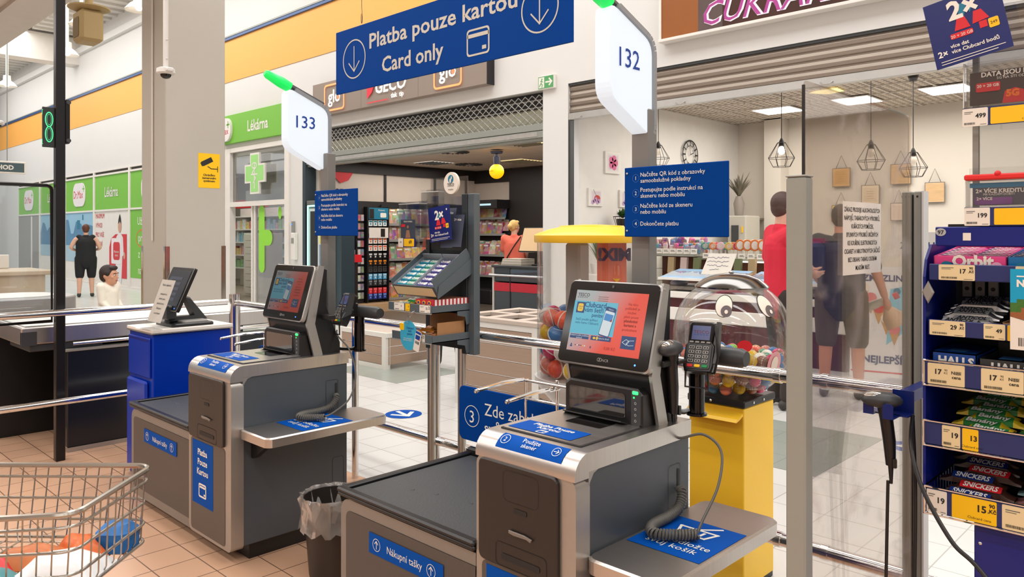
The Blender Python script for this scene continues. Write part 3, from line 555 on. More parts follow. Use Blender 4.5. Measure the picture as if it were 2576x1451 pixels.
    M = fr((0, 0, zt+.005), *FZ); g = MB(blue2).plate(rect(-W*.4, .1, W*.24, .2), M, .001); g.use(ink).text('Platba Pouze\nKartou', M, -W*.08, .167, .031, space=.8, bold=.02); card_icon(g, M, -W*.08, .118, .034, .0035); g.part('sticker', p)
    # upright scanner tower
    y0 = .375; tw = W*.40
    tb = MB(black).prism([(-tw, 0), (tw, 0), (tw, .1), (tw-.02, .118), (-tw+.02, .118), (-tw, .1)], .07, fr((-.005, y0+.07, zt), *FY), .006).part('scanner_tower', t)
    M = fr((-.005, y0, zt), *FY); MB(mat('scanner_window', (30, 30, 32), .04, spec=1, coat=1)).prism(rr(tw*1.45, .078, .01, 3, -.02, .058), .003, M, .001).part('window', tb)
    MB(dark).prism([(-tw, 0), (tw*.7, 0), (tw*.62, .04), (-tw*.9, .04)], .004, fr((-.005, y0+.01, zt+.004), (1, 0, 0), (0, -1, .35))).part('ramp', tb)
    k_ = MB(dgrey).prism(rr(.034, .108, .006, 3, tw-.022, .058), .004, M, .001); MK = fr((-.005, y0-.004, zt), *FY)
    for k in range(4): k_.use(ink).ring(circ(.004, 8, tw-.022, .02+k*.018), circ(.003, 8, tw-.022, .02+k*.018), MK, .0008)
    k_.part('key_strip', tb)
    MB(led_g).prism(rr(.02, .01, .003, 3, tw-.022, .106), .003, MK, .001).part('status_light', tb); MB(led_g).plate(circ(.003, 10, tw-.027, .091), MK, .001).part('status_light', tb)
    # head support
    MX = lambda x0: Matrix(((0, 0, 1, x0), (1, 0, 0, 0), (0, 1, 0, 0), (0, 0, 0, 1)))
    hw = W*.42
    MB(black).prism([(.405, 1.03), (.445, zt), (D-.025, zt), (D-.025, zt+.05), (.515, 1.12), (.52, 1.3), (.475, 1.315)], 2*hw, MX(-hw-.005), smooth=False).part('head_support', t)
    for sx in (-hw-.013, hw-.006): MB(silver).prism([(.4, 1.04), (.44, zt), (.49, zt), (.447, 1.04), (.5, 1.32), (.468, 1.325)], .011, MX(sx)).part('support_trim', t)
    # touch screen, tilted back
    ang = math.radians(16.6); sw, sh = W*.955 if W < .42 else W*.87, .283; M = fr((-.012, .375, 1.052), (1, 0, 0), (0, math.sin(ang), math.cos(ang)))
    sc = MB(silver).prism(rr(sw, sh, .02, 5, 0, sh/2), .022, M, .004, z0=-.022, smooth=False).part('screen_housing', t)
    MB(gloss).prism(rr(sw-.01, sh-.01, .017, 5, 0, sh/2), .003, M, .001).part('bezel', sc)
    px, py, qx, qy = -sw*.40, .043, sw*.385, sh-.035; uw, uh = qx-px, qy-py; Z = .0035
    me = bpy.data.meshes.new('display'); me.from_pydata([tuple(M @ Vector(v)) for v in ((px, py, Z), (qx, py, Z), (qx, qy, Z), (px, qy, Z))], [], [(0, 1, 2, 3)]); me.materials.append(scr_bg)
    uv = me.uv_layers.new(name='UVMap')
    for i, q in enumerate(((0, 0), (1, 0), (1, 1), (0, 1))): uv.data[i].uv = q
    ds = bpy.data.objects.new('display', me); C.collection.objects.link(ds); ds.parent = sc
    P = lambda a, c: (px+a*uw, py+c*uh)
    R = lambda a, c, e, f: rect(*P(a, c), *P(e, f))
    g = MB(e_grey); q = P(.03, .93); g.text('TESCO', M, q[0], q[1]-.007, .016, 'L', bold=.02, z=Z+.001)
    for k in range(5): g.plate(rect(q[0]+k*.009, q[1]-.0115, q[0]+.006+k*.009, q[1]-.0095), M, Z+.001)
    for k in range(3): g.use(e_grey).plate(R(.33, .9-k*.033, .47, .907-k*.033), M, Z+.001)
    g.use(e_cyan).plate(R(.0, .28, .62, .82), M, Z+.0008)
    g.use(e_navy).plate(R(.04, .62, .16, .8), M, Z+.0012).use(e_yel).plate(rr(.08*uw, .13*uh, .006, 3, *P(.1, .71)), M, Z+.0016).use(e_navy).text('Clubcard\ncena', M, *P(.1, .715), .0068, z=Z+.002)
    g.text('Clubcard', M, *P(.31, .725), .0245, bold=.015, z=Z+.0016).text('vám šetří', M, *P(.3, .645), .0215, bold=.01, z=Z+.0016).text('peníze', M, *P(.36, .57), .0175, bold=.01, z=Z+.0016).text('Stačí použít aplikaci\nnebo kartu Clubcard.', M, *P(.06, .5), .0115, 'L', z=Z+.0016)
    a = math.radians(-9); ph = [(P(.52, .53)[0]+x*math.cos(a)-y*math.sin(a), P(.52, .53)[1]+x*math.sin(a)+y*math.cos(a)) for x, y in rr(.043, .098, .007, 4)]
    MP = M @ Matrix.Translation((*P(.515, .51), 0)) @ Matrix.Rotation(a, 4, 'Z')
    g.use(e_navy).plate(rr(.043, .098, .007, 4), MP, Z+.0016).use(e_white).plate(rr(.039, .08, .004, 3, 0, -.005), MP, Z+.002).use(e_blue).plate(rect(-.0165, .003, .0165, .026), MP, Z+.0024).use(e_red).plate([(.0165, .003), (.0165, .014), (.008, .003)], MP, Z+.0028).use(dark); barcode(g, MP, -.016, -.022, .032, .018)
    g.use(e_white).text('TESCO', MP, 0, .0385, .007, z=Z+.002)
    g.use(e_navy).plate(R(.02, .2, .29, .27), M, Z+.001).plate(R(.32, .2, .6, .27), M, Z+.001).use(e_white).text('Dobíjení kreditu mobilních\ntelefonů', M, *P(.155, .24), .0075, z=Z+.0016).text('Vyberte zboží', M, *P(.5, .225), .008, z=Z+.0016)
    g.use(e_yel).plate(circ(.006, 10, *P(.37, .235), .004), M, Z+.0016).plate(circ(.004, 10, *P(.41, .235), .006), M, Z+.0016)
    g.use(e_red).text('Na této\npokladně je\nmožné\nplatit pouze', M, *P(.82, .80), .0118, z=Z+.001, space=1.15).use(e_maroon).text('platebními\nkartami a', M, *P(.82, .535), .0125, bold=.02, z=Z+.001, space=1.1).use(e_red).text('poukázkami', M, *P(.82, .4), .0118, z=Z+.001).text('0,00 Kč', M, *P(.6, .07), .014, z=Z+.001)
    g.use(e_navy).plate(R(.74, .12, .93, .32), M, Z+.001).use(e_white); cx, cy = P(.835, .22); g.line([(cx-.022, cy), (cx-.008, cy+.01), (cx+.004, cy+.004), (cx-.006, cy-.008), (cx-.022, cy)], .0015, M, Z+.002).line([(cx+.022, cy+.008), (cx+.002, cy+.006), (cx-.006, cy-.004), (cx+.004, cy-.009), (cx+.022, cy-.007)], .0015, M, Z+.003)
    g.use(e_navy).plate(circ(.003, 8, *P(.06, .1)), M, Z+.001).plate(R(.045, .06, .075, .085), M, Z+.001).plate(R(.33, .065, .345, .1), M, Z+.001)
    for k in range(6): g.use((e_red, e_white, e_navy, e_red, e_yel, e_white)[k]).plate(R(.11+k*.027, .085, .13+k*.027, .1), M, Z+.001)
    g.part('display_graphics', sc)
    g = MB(lgrey).ring(circ(.006, 14, -.008, .024), circ(.0045, 14, -.008, .024), M, Z+.001).ring(circ(.006, 14, -.001, .024), circ(.0045, 14, -.001, .024), M, Z+.001).text('NCR', M, .019, .019, .0125, z=Z+.001); g.use(dgrey).plate(circ(.005, 14, 0, sh-.018), M, Z+.001); g.part('logo', sc)
    MB(led_b).plate(circ(.0032, 10, sw*.36, .022), M, Z+.001).part('power_light', sc)
    # basket shelf on the side
    z = .61
    s = MB(steel).prism(rr(.262, .635, .035, 5, h+.128, .04+.3175), .042, fr((0, 0, z-.045), *FZ), .006, smooth=False).part('basket_shelf', t)
    s['label'] = 'brushed steel basket shelf'
    M = fr((h+.128, .36, z-.003), *FZ); g = MB(blue2).plate(rect(-.115, -.145, .118, .12), M, .0008); g.use(ink).text('Zde odložte\nsvůj košík', M, -.0, -.065, .04, z=.0018); basket_icon(g, M, .0, .045, .12, .009); g.part('sticker', s)
    MB(black).prism([(0, -.1), (.02, -.1), (.18, 0), (0, 0)], .03, Matrix(((1, 0, 0, h-.002), (0, 0, 1, .1), (0, 1, 0, z-.045), (0, 0, 0, 1)))).part('shelf_bracket', s)
    # payment arm
    ax, ay = h-.03, D+.085
    ar = MB(gloss).cyl((ax, ay, .885), (ax, ay, 1.08), .026, 20).cyl((ax, ay, .88), (ax, ay, .888), .034, 20).cyl((ax, ay, 1.06), (ax, ay, 1.083), .03, 16); ar.tube([(ax, ay, .9), (ax-.03, ay-.03, .89), (ax-.1, ay-.07, .888)], .009, 8); ar.part('terminal_post', t)
    MB(dgrey).tube([(ax-.005, ay, 1.085), (ax+.16, ay, 1.085), (ax+.178, ay, 1.085)], [.031, .031, .024], 20).part('terminal_arm', t)
    # light pole
    MB(mat('pole_grey', (124, 122, 118), .45, .15)).box(-.036, .036, D-.005, D+.045, 0, 1.9, .004).part('light_pole', t)
    return t
k132 = checkout(-1.4995, 1.585, .387, .585, 'nearer self checkout with a bright red screen, below the lane light 132', screen_set('', 1))
k133 = checkout(-3.496, 1.575, .44, .62, 'farther self checkout with a dim screen, below the lane light 133', screen_set('_dim', .3))  # screen colours darkened to imitate the fall-off at a steep viewing angle
# ---- lane lights
def lane_light(x, y, num, label):
    t = thing('lane_light', label, 'lane light', (x, y, 1.79)); M = fr((-.03, 0, 0), *FX)
    shp = []
    for (cx, cy), a0 in (((.0, .335), 0), ((-.237, .43), 100), ((-.237, .128), 185), ((.0, .012), 285)): shp.append((cx, cy))
    def soft(p, r):
        out = []
        for i in range(4):
            a, b, c = Vector(p[i-1]), Vector(p[i]), Vector(p[(i+1) % 4]); u, v = (a-b).normalized()*r, (c-b).normalized()*r
            for k in range(6): s = k/5; out.append(tuple((b+u)*(1-s)**2+b*2*s*(1-s)+(b+v)*s*s))
        return out
    S = soft(shp, .045); cxm, cym = -.118, .226; fm = mat('light_box_frame', (150, 152, 154), .4, .3)
    pm = mat('light_box_face', (150, 158, 164), .4, emit=.78, ergb=(236, 243, 250), var=.01)
    f = MB(pm).prism(S, .06, M, .004).part('light_box', t); MB(inkb).text(num, M, -.135, .23, .088, bold=.006, z=.0625).part('number', f)
    # grey frame along the slanted top, the pole side and the lower corner
    k0 = S[22:]+S[:8]; O = [(x_+(.016 if i > 3 else 0)*(1 if x_ > -.2 else .3), y_+(.014 if y_ > .3 else 0)) for i, (x_, y_) in enumerate(k0)]
    fr_ = [S[i % 24] for i in range(20, 31)]
    top_ = [S[i % 24] for i in (6, 5, 4, 3, 2, 1, 0, 23, 22, 21)]
    m_ = MB(fm)
    for (ax_, ay_), (bx_, by_) in zip(top_, top_[1:]):
        d_ = Vector((bx_-ax_, by_-ay_)).normalized(); n_ = Vector((-d_.y, d_.x))*.016
        m_.prism([(ax_, ay_), (ax_+n_.x, ay_+n_.y), (bx_+n_.x, by_+n_.y), (bx_, by_)], .074, M, z0=-.007)
    m_.part('frame', t)
    # green beacon running on up the slanted top edge
    d = Vector((0, -.237, .095)).normalized(); p0 = Vector((0, -.02, .362)); q = Vector((0, -.237, .445))
    MB(dgrey).tube([tuple(p0), tuple(q-d*.02)], .022, 8).part('beacon_base', t)
    MB(mat('green_beacon', (20, 210, 90), .3, emit=.75, ergb=(10, 220, 90), var=.1)).tube([tuple(q-d*.03), tuple(q+d*.02), tuple(q+d*.1), tuple(q+d*.115)], [.027, .029, .022, .014], 10).part('beacon', t); return t
lane_light(-1.5, 2.196, '132', 'lit white lane number box reading 132 on a grey pole')
lane_light(-3.53, 2.22, '133', 'lit white lane number box reading 133 with a green beacon')
# ---- instruction boards on the poles
def instructions(x, y, label):
    t = thing('instruction_sign', label, 'sign', (x, y, 1.47)); MB(blue).box(0, .385, 0, .006, 0, .232, .002).part('board', t); M = fr((0, 0, 0), *FY); m = MB(ink)
    for k, (n, s, yy) in enumerate((('1', 'Načtěte QR kód z obrazovky\nsamoobslužné pokladny', .199), ('2', 'Postupujte podle instrukcí na\nskeneru nebo mobilu', .149), ('3', 'Načtěte kód ze skeneru\nnebo mobilu', .096), ('4', 'Dokončete platbu', .037))):
        m.text(s, M, .066, yy, .0198, 'L', space=1.0); m.use(mat('ring_blue', (60, 110, 190), .5)); yc_ = yy-(.004 if k < 3 else -.007); m.ring(circ(.0135, 24, .047, yc_), circ(.0125, 24, .047, yc_), M, .0012); m.use(ink).text(n, M, .047, yc_-.006, .0175)
    m.part('lettering', t)
    for z in (.02, .212): MB(steel).sph((.012, -.002, z), (.004, .003, .004), 8).part('screw', t)
    return t
instructions(-1.535, 2.125, 'large blue instruction board beside the lane light 132')
instructions(-3.52, 2.15, 'small blue instruction board hung under the lane light 133')
# ---- bagging tables
def bagging(x, y, w, d, label):
    t = thing('bagging_table', label, 'bagging table', (x, y, 0)); z = .54
    MB(black).box(.03, w, .06, d-.02, 0, .05).part('plinth', t); fm = mat('frame_grey', (142, 138, 132), .4, .5)
    M = fr((0, 0, 0), *FY); m = MB(fm); O = [(0, .05), (w, .05), (w, z-.025)]+[(.05-.05*math.sin(math.radians(a)), z-.075+.05*math.cos(math.radians(a))) for a in range(0, 91, 15)]
    I = [(.035, .095), (w, .095), (w, z-.065)]+[(.06-.025*math.sin(math.radians(a)), z-.09+.025*math.cos(math.radians(a))) for a in range(0, 91, 15)]
    m.prism(O, d-.03, fr((0, d-.01, 0), *FY)); m.use(fm).ring(O, I, fr((0, .02, 0), *FY), .0215)
    m.part('frame', t)
    MB(mat('bag_front', (84, 78, 74), .45, .15, var=.06, ns=100)).plate(I, fr((0, .018, 0), *FY), .0215).part('front_panel', t)
    tr = MB(black).box(-.01, w, -.012, d, z-.02, z-.002, .006).use(mat('rubber_mat', (62, 64, 66), .45, var=.1, ns=150, bump=.15)).box(.03, w, .02, d-.03, z-.004, z+.004, .002).use(black).box(-.012, w, -.015, .018, z-.006, z+.012, .006).box(-.01, w, d-.02, d+.01, z-.006, z+.03, .008).box(-.012, .02, .01, d, z-.006, z+.012, .004); tr = tr.part('bag_tray', t)
    for px, py in ((.3, .2), (.46, .22), (.34, .4), (.5, .42), (.2, .17)): MB(dgrey).lathe([(0, .0065), (.009, .0062), (.011, .004)], 12, Matrix.Translation((px, py, z))).part('bolt', tr)
    g = MB(blue2); M = fr((0, -.005, 0), *FY); x0, x1, zc = w*.25, w*.8, .4; g.plate(rect(x0, zc-.036, x1, zc+.036), M, .0012).use(ink)
    for cx in (x0+.045, x1-.06): g.ring(circ(.022, 22, cx, zc), circ(.02, 22, cx, zc), M, .002); arrow(g, M, cx, zc, .026, .003, 90, z=.0022)
    g.text('Nákupní tašky', M, (x0+x1)/2, zc-.012, .036, width=.92, z=.002); g.part('sticker', t)
    # bag rack of bent chrome wire at the back
    m = MB(chrome); by = d-.06; xa, xb = w*.52, w*.74
    for bx in (xa, xb): m.tube([(bx, by, z), (bx, by, z+.37)], .0055, 8)
    for bx, zz in ((xa, z+.375), (xb, z+.36)):
        for k in (-.012, .012): m.tube([(bx+k, by, zz), (bx+k-.005, by-.12, zz+.002), (bx+k*.5-.02, by-.24, zz-.012)], .005, 8)
        m.sph((bx-.02, by-.245, zz-.014), .009, 8)
    for zz in (.37, .3, .12): m.tube([(xa, by, z+zz), (w*1.02, by, z+zz)], .005, 8)
    m.tube([(xa, by-.02, z+.375), (w*1.02, by-.02, z+.375)], .005, 8).sph((xb, by, z+.385), .009, 8)
    m.part('bag_rack', t); return t
bagging(-2.42, 1.59, .725, .65, 'nearer bagging table with a dark mat attached to the checkout 132')
bagging(-4.49, 1.59, .77, .64, 'farther bagging table with a dark mat, behind the wire trolley')
def bag_sign(x, y, label):
    m = MB(blue).prism(rr(.62, .235, .028, 5, .31, .1175), .008, fr((x, y, .575), *FY), .002); M = fr((x, y-.008, .575), *FY)
    m.use(ink).ring(circ(.047, 30, .085, .11), circ(.044, 30, .085, .11), M, .0012).text('3', M, .085, .082, .075).text('Zde zabalte\nsvůj nákup', M, .165, .128, .074, 'L', space=1.05); return m.top('bagging_sign', label, 'sign', 'signs over the bagging tables')
bag_sign(-2.545, 2.29, 'rounded blue sign with a ringed 3 behind the nearer bagging table')
bag_sign(-4.33, 2.27, 'rounded blue sign with a ringed 3 mostly hidden behind the checkout 133')
# ---- payment terminals
def terminal(x, y, z, rz, label):
    t = thing('payment_terminal', label, 'payment terminal', (x, y, z), rz); an = math.radians(24); M = fr((0, 0, 0), (1, 0, 0), (0, math.sin(an), math.cos(an)))
    sh = [(-.036, 0), (.04, 0), (.044, .02), (.044, .085), (.036, .095), (.038, .155), (.03, .165), (-.03, .165), (-.038, .155), (-.036, .095), (-.042, .085), (-.042, .02)]
    MB(black).prism(sh, .036, M, .004, z0=-.036).part('body', t); MB(gloss).prism(rr(.066, .064, .006, 3, 0, .128), .002, M, .0005).part('display_frame', t)
    d = MB(em('terminal_screen', (122, 130, 190), .35)).plate(rect(-.026, .103, .026, .15), M, .003).use(em('terminal_ink', (170, 40, 60), .3)).text('TESCO', M, 0, .124, .0145, z=.004)
    for k in range(5): d.use(e_navy).plate(rect(-.02+k*.0085, .119, -.014+k*.0085, .121), M, .004)
    d.part('display', t)
    MB(dgrey).prism(rr(.07, .082, .008, 3, 0, .05), .003, M, .001).part('key_panel', t)
    for r in range(4):
        for c in range(3): MB(black).prism(rr(.014, .009, .002, 2, -.02+c*.02, .077-r*.0145), .003, M, .001, z0=.003).use(ink).text('123456789*0#'[r*3+c], M, -.02+c*.02, .0745-r*.0145, .007, z=.0066).ring(rr(.0145, .0095, .002, 2, -.02+c*.02, .077-r*.0145), rr(.013, .008, .002, 2, -.02+c*.02, .077-r*.0145), M, .0064).part('key', t)
    for c, mt in enumerate((red, yellow, mat('key_green', (0, 140, 70), .5))): MB(mt).prism(rr(.016, .009, .002, 2, -.021+c*.021, .018), .003, M, .001, z0=.003).part('key', t)
    for c in range(4): MB(lgrey).prism(rr(.012, .006, .002, 2, -.024+c*.016, .095), .003, M, .001, z0=.002).part('key', t)
    MB(black).box(-.02, .02, .05, .11, .03, .1, .006).part('mount', t); t.scale = (1.14, 1.1, 1.0)
    m = MB(black).tube([(.045, .02, .15), (.058, -.0, .1), (.062, -.01, .05), (.05, .0, .0), (.02, .03, -.01)], .0035, 8).tube([(-.03, 0, .0), (-.032, 0, -.05), (.034, 0, -.05), (.032, 0, 0)], .0035, 8); m.part('wire_holder', t)
    MB(dgrey).prism([(.0, .03), (.05, .05), (.07, .15), (.045, .155), (.02, .06)], .008, Matrix(((0, 0, 1, .045), (1, 0, 0, 0), (0, 1, 0, 0), (0, 0, 0, 1)))).part('card_reader', t); return t
terminal(-1.272, 2.145, 1.045, math.radians(14), 'card terminal with coloured keys mounted at the nearer checkout')
terminal(-3.31, 2.14, 1.03, math.radians(-2), 'card terminal seen from the side, mounted at the farther checkout')
# ---- hand scanner helpers
def hand_scanner(loc, rz, label, tilt=0):
    t = thing('hand_scanner', label, 'barcode scanner', loc, rz)
    MB(black).tube([(0, .012, -.2), (0, .008, -.12), (0, .0, -.05), (0, -.002, -.01)], [.014, .018, .019, .024], 14).part('handle', t)
    MB(dgrey).sph((0, -.012, .008), (.036, .058, .026), 18).part('head', t); MB(mat('scanner_lens', (160, 156, 150), .12, .9)).sph((0, -.03, .018), (.026, .036, .019), 16).part('lens_cover', t)
    MB(black).prism(rr(.012, .03, .004, 2), .012, fr((.006, .022, -.19), *FX)).part('cable_catch', t); MB(black).tube([(0, .012, -.2), (0, .013, -.26)], [.008, .0045], 10).part('cable_sleeve', t); return t
hand_scanner((-1.328, 2.09, 1.112), 0, 'hand scanner with a chrome top hanging between the red screen and the card terminal')
m = MB(black).box(-1.40, -1.30, 2.09, 2.14, 1.07, 1.082, .003).box(-1.365, -1.352, 2.03, 2.12, 1.065, 1.085, .003).box(-1.33, -1.318, 2.03, 2.12, 1.065, 1.085, .003).box(-1.40, -1.385, 2.06, 2.14, 1.06, 1.1); m.top('scanner_bracket', 'black fork bracket at the side of the nearer red screen', 'bracket')
m = MB(black).box(-3.30, -3.23, 2.05, 2.09, 1.06, 1.085, .003); m.top('scanner_bracket', 'small empty black bracket at the side of the farther dim screen', 'bracket')
def catmull(P, n=8):
    P = [Vector(p) for p in P]; out = []
    for i in range(len(P)-1):
        a, b, c, d = P[max(i-1, 0)], P[i], P[i+1], P[min(i+2, len(P)-1)]
        for k in range(n):
            s = k/n; out.append(tuple(.5*((2*b)+(c-a)*s+(2*a-5*b+4*c-d)*s*s+(3*b-a-3*c+d)*s**3)))
    return out+[tuple(P[-1])]
cab = mat('cable_grey', (92, 90, 84), .45); cabk = mat('cable_black', (30, 29, 30), .4)
def coil(path, R, r, turns, n=10):
    P = [Vector(p) for p in catmull(path, 12)]; L = [0]
    for a, b in zip(P, P[1:]): L.append(L[-1]+(b-a).length)
    out = []; N = turns*n; i = 0
    for k in range(N+1):
        s = L[-1]*k/N
        while i < len(L)-2 and L[i+1] < s: i += 1
        p = P[i].lerp(P[i+1], (s-L[i])/max(1e-9, L[i+1]-L[i])); T = (P[i+1]-P[i]).normalized(); u = T.cross(Vector((0, 0, 1))); u = u.normalized() if u.length > .05 else Vector((1, 0, 0)); w = u.cross(T); a = 2*math.pi*k/n
        out.append(tuple(p+(u*math.cos(a)+w*math.sin(a))*R))
    return out
def cable(x, y, D, h, up, label):
    """coiled lead lying on the basket shelf, its straight end rising to the scanner"""
    t = thing('coiled_cable', label, 'cable', (x, y, 0)); z = .628
    p = [(h+.004, D-.075, .68), (h+.02, D-.085, .672), (h+.03, D-.12, .64), (h+.03, D-.18, z), (h+.035, D-.27, z), (h+.07, D-.32, z), (h+.12, D-.29, z), (h+.165, D-.24, z)]
    MB(cab).tube(coil(p, .0125, .0045, 46), .0042, 5).part('coil', t); MB(cab).tube(catmull(up, 8), .0042, 8).part('lead', t); return t
cable(-1.4995, 1.585, .585, .1935, [(.358, .345, .63), (.36, .37, .66), (.36, .46, .74), (.33, .53, .82), (.27, .53, .86), (.2, .51, .84), (.157, .515, .845)], 'coiled grey scanner cable lying on the nearer basket shelf')
cable(-3.496, 1.575, .62, .22, [(.385, .38, .63), (.37, .44, .64), (.33, .55, .68), (.31, .6, .78), (.26, .6, .9), (.2, .57, .97), (.19, .57, 1.0)], 'coiled grey scanner cable lying on the farther basket shelf')
# ---- waste bin
t = thing('waste_bin', 'small dark waste bin lined with a clear bag between the two checkouts', 'waste bin', (-2.9, 1.86, 0)); MB(brown).lathe([(.0, 0), (.098, 0), (.1, .01), (.125, .33), (.127, .34), (.12, .34), (.118, .3), (.095, .02), (0, .02)], 28).part('bin', t)
bagm = glassy('bin_bag', (.86, .86, .86), .1, .2, .75, (178, 172, 166), 7, .3, .75); m = MB(bagm); v = []; n = 40
for j, (r, z) in enumerate(((.09, .1), (.112, .24), (.128, .345), (.136, .352), (.138, .34), (.133, .3), (.134, .24), (.138, .205))):
    for i in range(n): a = 2*math.pi*i/n; k = .006*math.sin(i*2.7+j)*(j > 1)+.005*math.sin(i*1.3-j*2); v.append(((r+k)*math.cos(a), (r+k)*math.sin(a), z+.012*math.sin(i*1.9)*(j in (0, 7))))
m.add(v, [(j*n+i, j*n+(i+1) % n, j*n+n+(i+1) % n, j*n+n+i) for j in range(7) for i in range(n)], None, True).part('bin_liner', t)
# ================================================================== RAILINGS, SCREENS, LEFT SIDE
t = thing('guard_rail', 'long chrome guard rail with two bars running past the checkouts along the mall edge', 'railing', (-5.5, 2.68, 0))
for z in (.965, .37): MB(chrome).tube([(0, 0, z), (8.2, 0, z)], .0235, 18).part('rail', t)
for x in (1.57, 2.33, 2.53): MB(chrome).cyl((x, 0, 0), (x, 0, .95), .02, 16).part('post', t)
MB(chrome).cyl((0, 0, 0), (0, 0, 1.03), .04, 20).part('post', t)
for x in (4.25, 4.42, 5.3, 5.8): 
    for z in (.965, .37): MB(chrome).tube([(x-.012, 0, z), (x+.012, 0, z)], .028, 18).part('clamp_ring', t)
t = thing('guard_rail', 'chrome guard rail with two bars beside the black pole and the cashier desk', 'railing', (-5.5, 2.62, 0))
for z in (.975, .405): MB(chrome).tube([(0, 0, z), (0, -5, z)], .0225, 18).part('rail', t)
for y in (-2.9, -4.9): MB(chrome).cyl((0, y, 0), (0, y, .98), .02, 14).part('post', t)
# tall grey post and clear screen
SX, SY0, SY1 = -.70, 1.6, 2.345
m = MB(alu).box(SX-.0215, SX+.0215, SY0-.022, SY0+.018, 0, 1.6, .004).use(mat('post_cap', (150, 152, 148), .5)).box(SX-.0225, SX+.0225, SY0-.023, SY0+.019, 1.6, 1.604, .002); m.top('screen_post', 'tall grey metal post standing at the edge of the clear screen beside the yellow cabinet', 'post')
t = thing('screen_post', 'double grey channel post between the clear screen and the sweets rack', 'post', (SX, SY1+.02, 0)); MB(alu).box(-.028, -.003, -.022, .022, 0, 1.6, .003).part('channel', t); MB(alu).box(.003, .024, -.022, .022, 0, 1.6, .003).part('channel', t)
MB(black).box(-.003, .003, -.014, .02, 0, 1.59).part('gap_seal', t); MB(mat('white_edge', (226, 228, 226), .4)).box(.024, .029, -.022, .022, 0, 1.6).part('edge_strip', t); MB(dark).plate(circ(.003, 10, .013, 1.585), fr((0, -.022, 0), *FY), .001).part('screw', t)
plex = glassy('scratched_acrylic', (.985, .945, .915), .035, .03, .36, (214, 206, 204), 5, .54, .8)  # peach tint stands in for the warm store reflection; the smears are scratches
t = thing('clear_screen', 'scratched clear acrylic screen between two grey posts with a paper notice', 'screen', (SX, SY0, .25)); L = SY1-SY0-.02
S = [(.02, 0), (L, 0), (L, 1.53)]+[(L-.03+.03*math.cos(math.radians(a)), 1.53+.03*math.sin(math.radians(a))) for a in range(0, 91, 15)]+[(.03, 1.56), (.02, 1.55)]
MB(plex).prism(S, .005, fr((-.0025, 0, 0), *FX)).part('pane', t); MB(cabk).box(-.003, .003, .017, .0205, 1.352, 1.55).part('dark_edge', t)
m = MB(paper).plate(rect(0, 0, .252, .175), None, 0).use(dark)
for k, s in enumerate(('ZÁKAZ PRODEJE ALKOHOLICKÝCH', 'NÁPOJŮ, TABÁKOVÝCH VÝROBKŮ,', 'KUŘÁCKÝCH POMŮCEK,', 'BYLINNÝCH VÝROBKŮ URČENÝCH', 'KE KOUŘENÍ, ELEKTRONICKÝCH', 'CIGARET A NIKOTINOVÝCH SÁČKŮ', 'BEZ OBSAHU TABÁKU OSOBÁM', 'MLADŠÍM 18LET.')): m.text(s, None, .126, .151-k*.02, .0152, bold=.008, width=.86, z=.0006, fit=.235 if k in (0, 1, 5) else None)
M = fr((SX+.0035, 1.827, 1.382), *FX); m.v = [tuple(M @ Vector(p)) for p in m.v]; m.top('paper_notice', 'white paper notice in capitals stuck on the clear screen', 'notice')
# hand scanner in the blue holder
t = thing('scanner_holder', 'dark blue metal holder fixed to the double channel post', 'bracket', (-.645, 1.98, 1.04)); hb = mat('holder_blue', (8, 34, 110), .35)
MB(hb).box(-.05, .045, -.005, .045, .0, .003).box(-.004, .045, .04, .043, .0, .056).box(-.03, .0, .04, .345, .0, .03).part('back_plate', t)
for x0, y0 in ((-.052, -.02), (.003, -.05)): MB(hb).prism([(0, 0), (.024, 0), (.024, .012), (.024, .03), (.018, .036), (.006, .036), (0, .03)], .003, fr((x0, y0, 0), *FY)).box(x0, x0+.024, y0, .0, 0, .003).part('hook', t)
hs_ = hand_scanner((-.648, 1.972, 1.07), math.radians(-70), 'hand scanner resting in the dark blue holder on the double channel post'); hs_.scale = (.82, .82, .75)
m = MB(cabk).tube(catmull([(-.646, 1.978, .88), (-.65, 1.98, .7), (-.66, 1.99, .3), (-.655, 2.0, .02)]), .004, 8); m.top('scanner_cable', 'black lead hanging straight down from the hand scanner in the blue holder', 'cable')
m = MB(cabk).tube(catmull([(-.603, 2.02, 1.035), (-.6, 2.03, .85), (-.605, 2.04, .6), (-.61, 2.05, .3), (-.595, 2.06, .02)]), .0045, 8); m.top('loose_cable', 'black cable hanging down along the white edge of the double channel post', 'cable')
m = MB(cabk).tube(catmull([(-.6, 2.01, 1.04), (-.585, 1.95, .98), (-.55, 1.91, .9), (-.48, 1.87, .81), (-.42, 1.85, .77), (-.3, 1.8, .66), (-.1, 1.75, .5)]), .0048, 8); m.top('loose_cable', 'dark cable slanting across the front of the sweets rack', 'cable')
# yellow camera notice on the column
M = fr((xc, 0, 0), *FX); m = MB(yellow).prism(rect(4.02, 2.04, 4.29, 2.46), .003, M).use(dark); MM = fr((xc+.003, 4.02, 2.04), *FX)
MC = MM @ Matrix.Translation((.11, .32, 0)) @ Matrix.Rotation(math.radians(28), 4, 'Z'); m.plate(rect(-.07, -.03, .07, .03), MC, .001).plate(rect(-.085, -.024, -.07, .024), MC, .001).line([(.12, .26), (.16, .235), (.24, .235)], .01, MM).line([(.24, .2), (.24, .265)], .008, MM)
m.text('Chráněno\nkamerovým\nsystémem', MM, .135, .145, .036, bold=.03); m.top('camera_notice', 'yellow camera warning notice stuck on the beige column', 'notice')
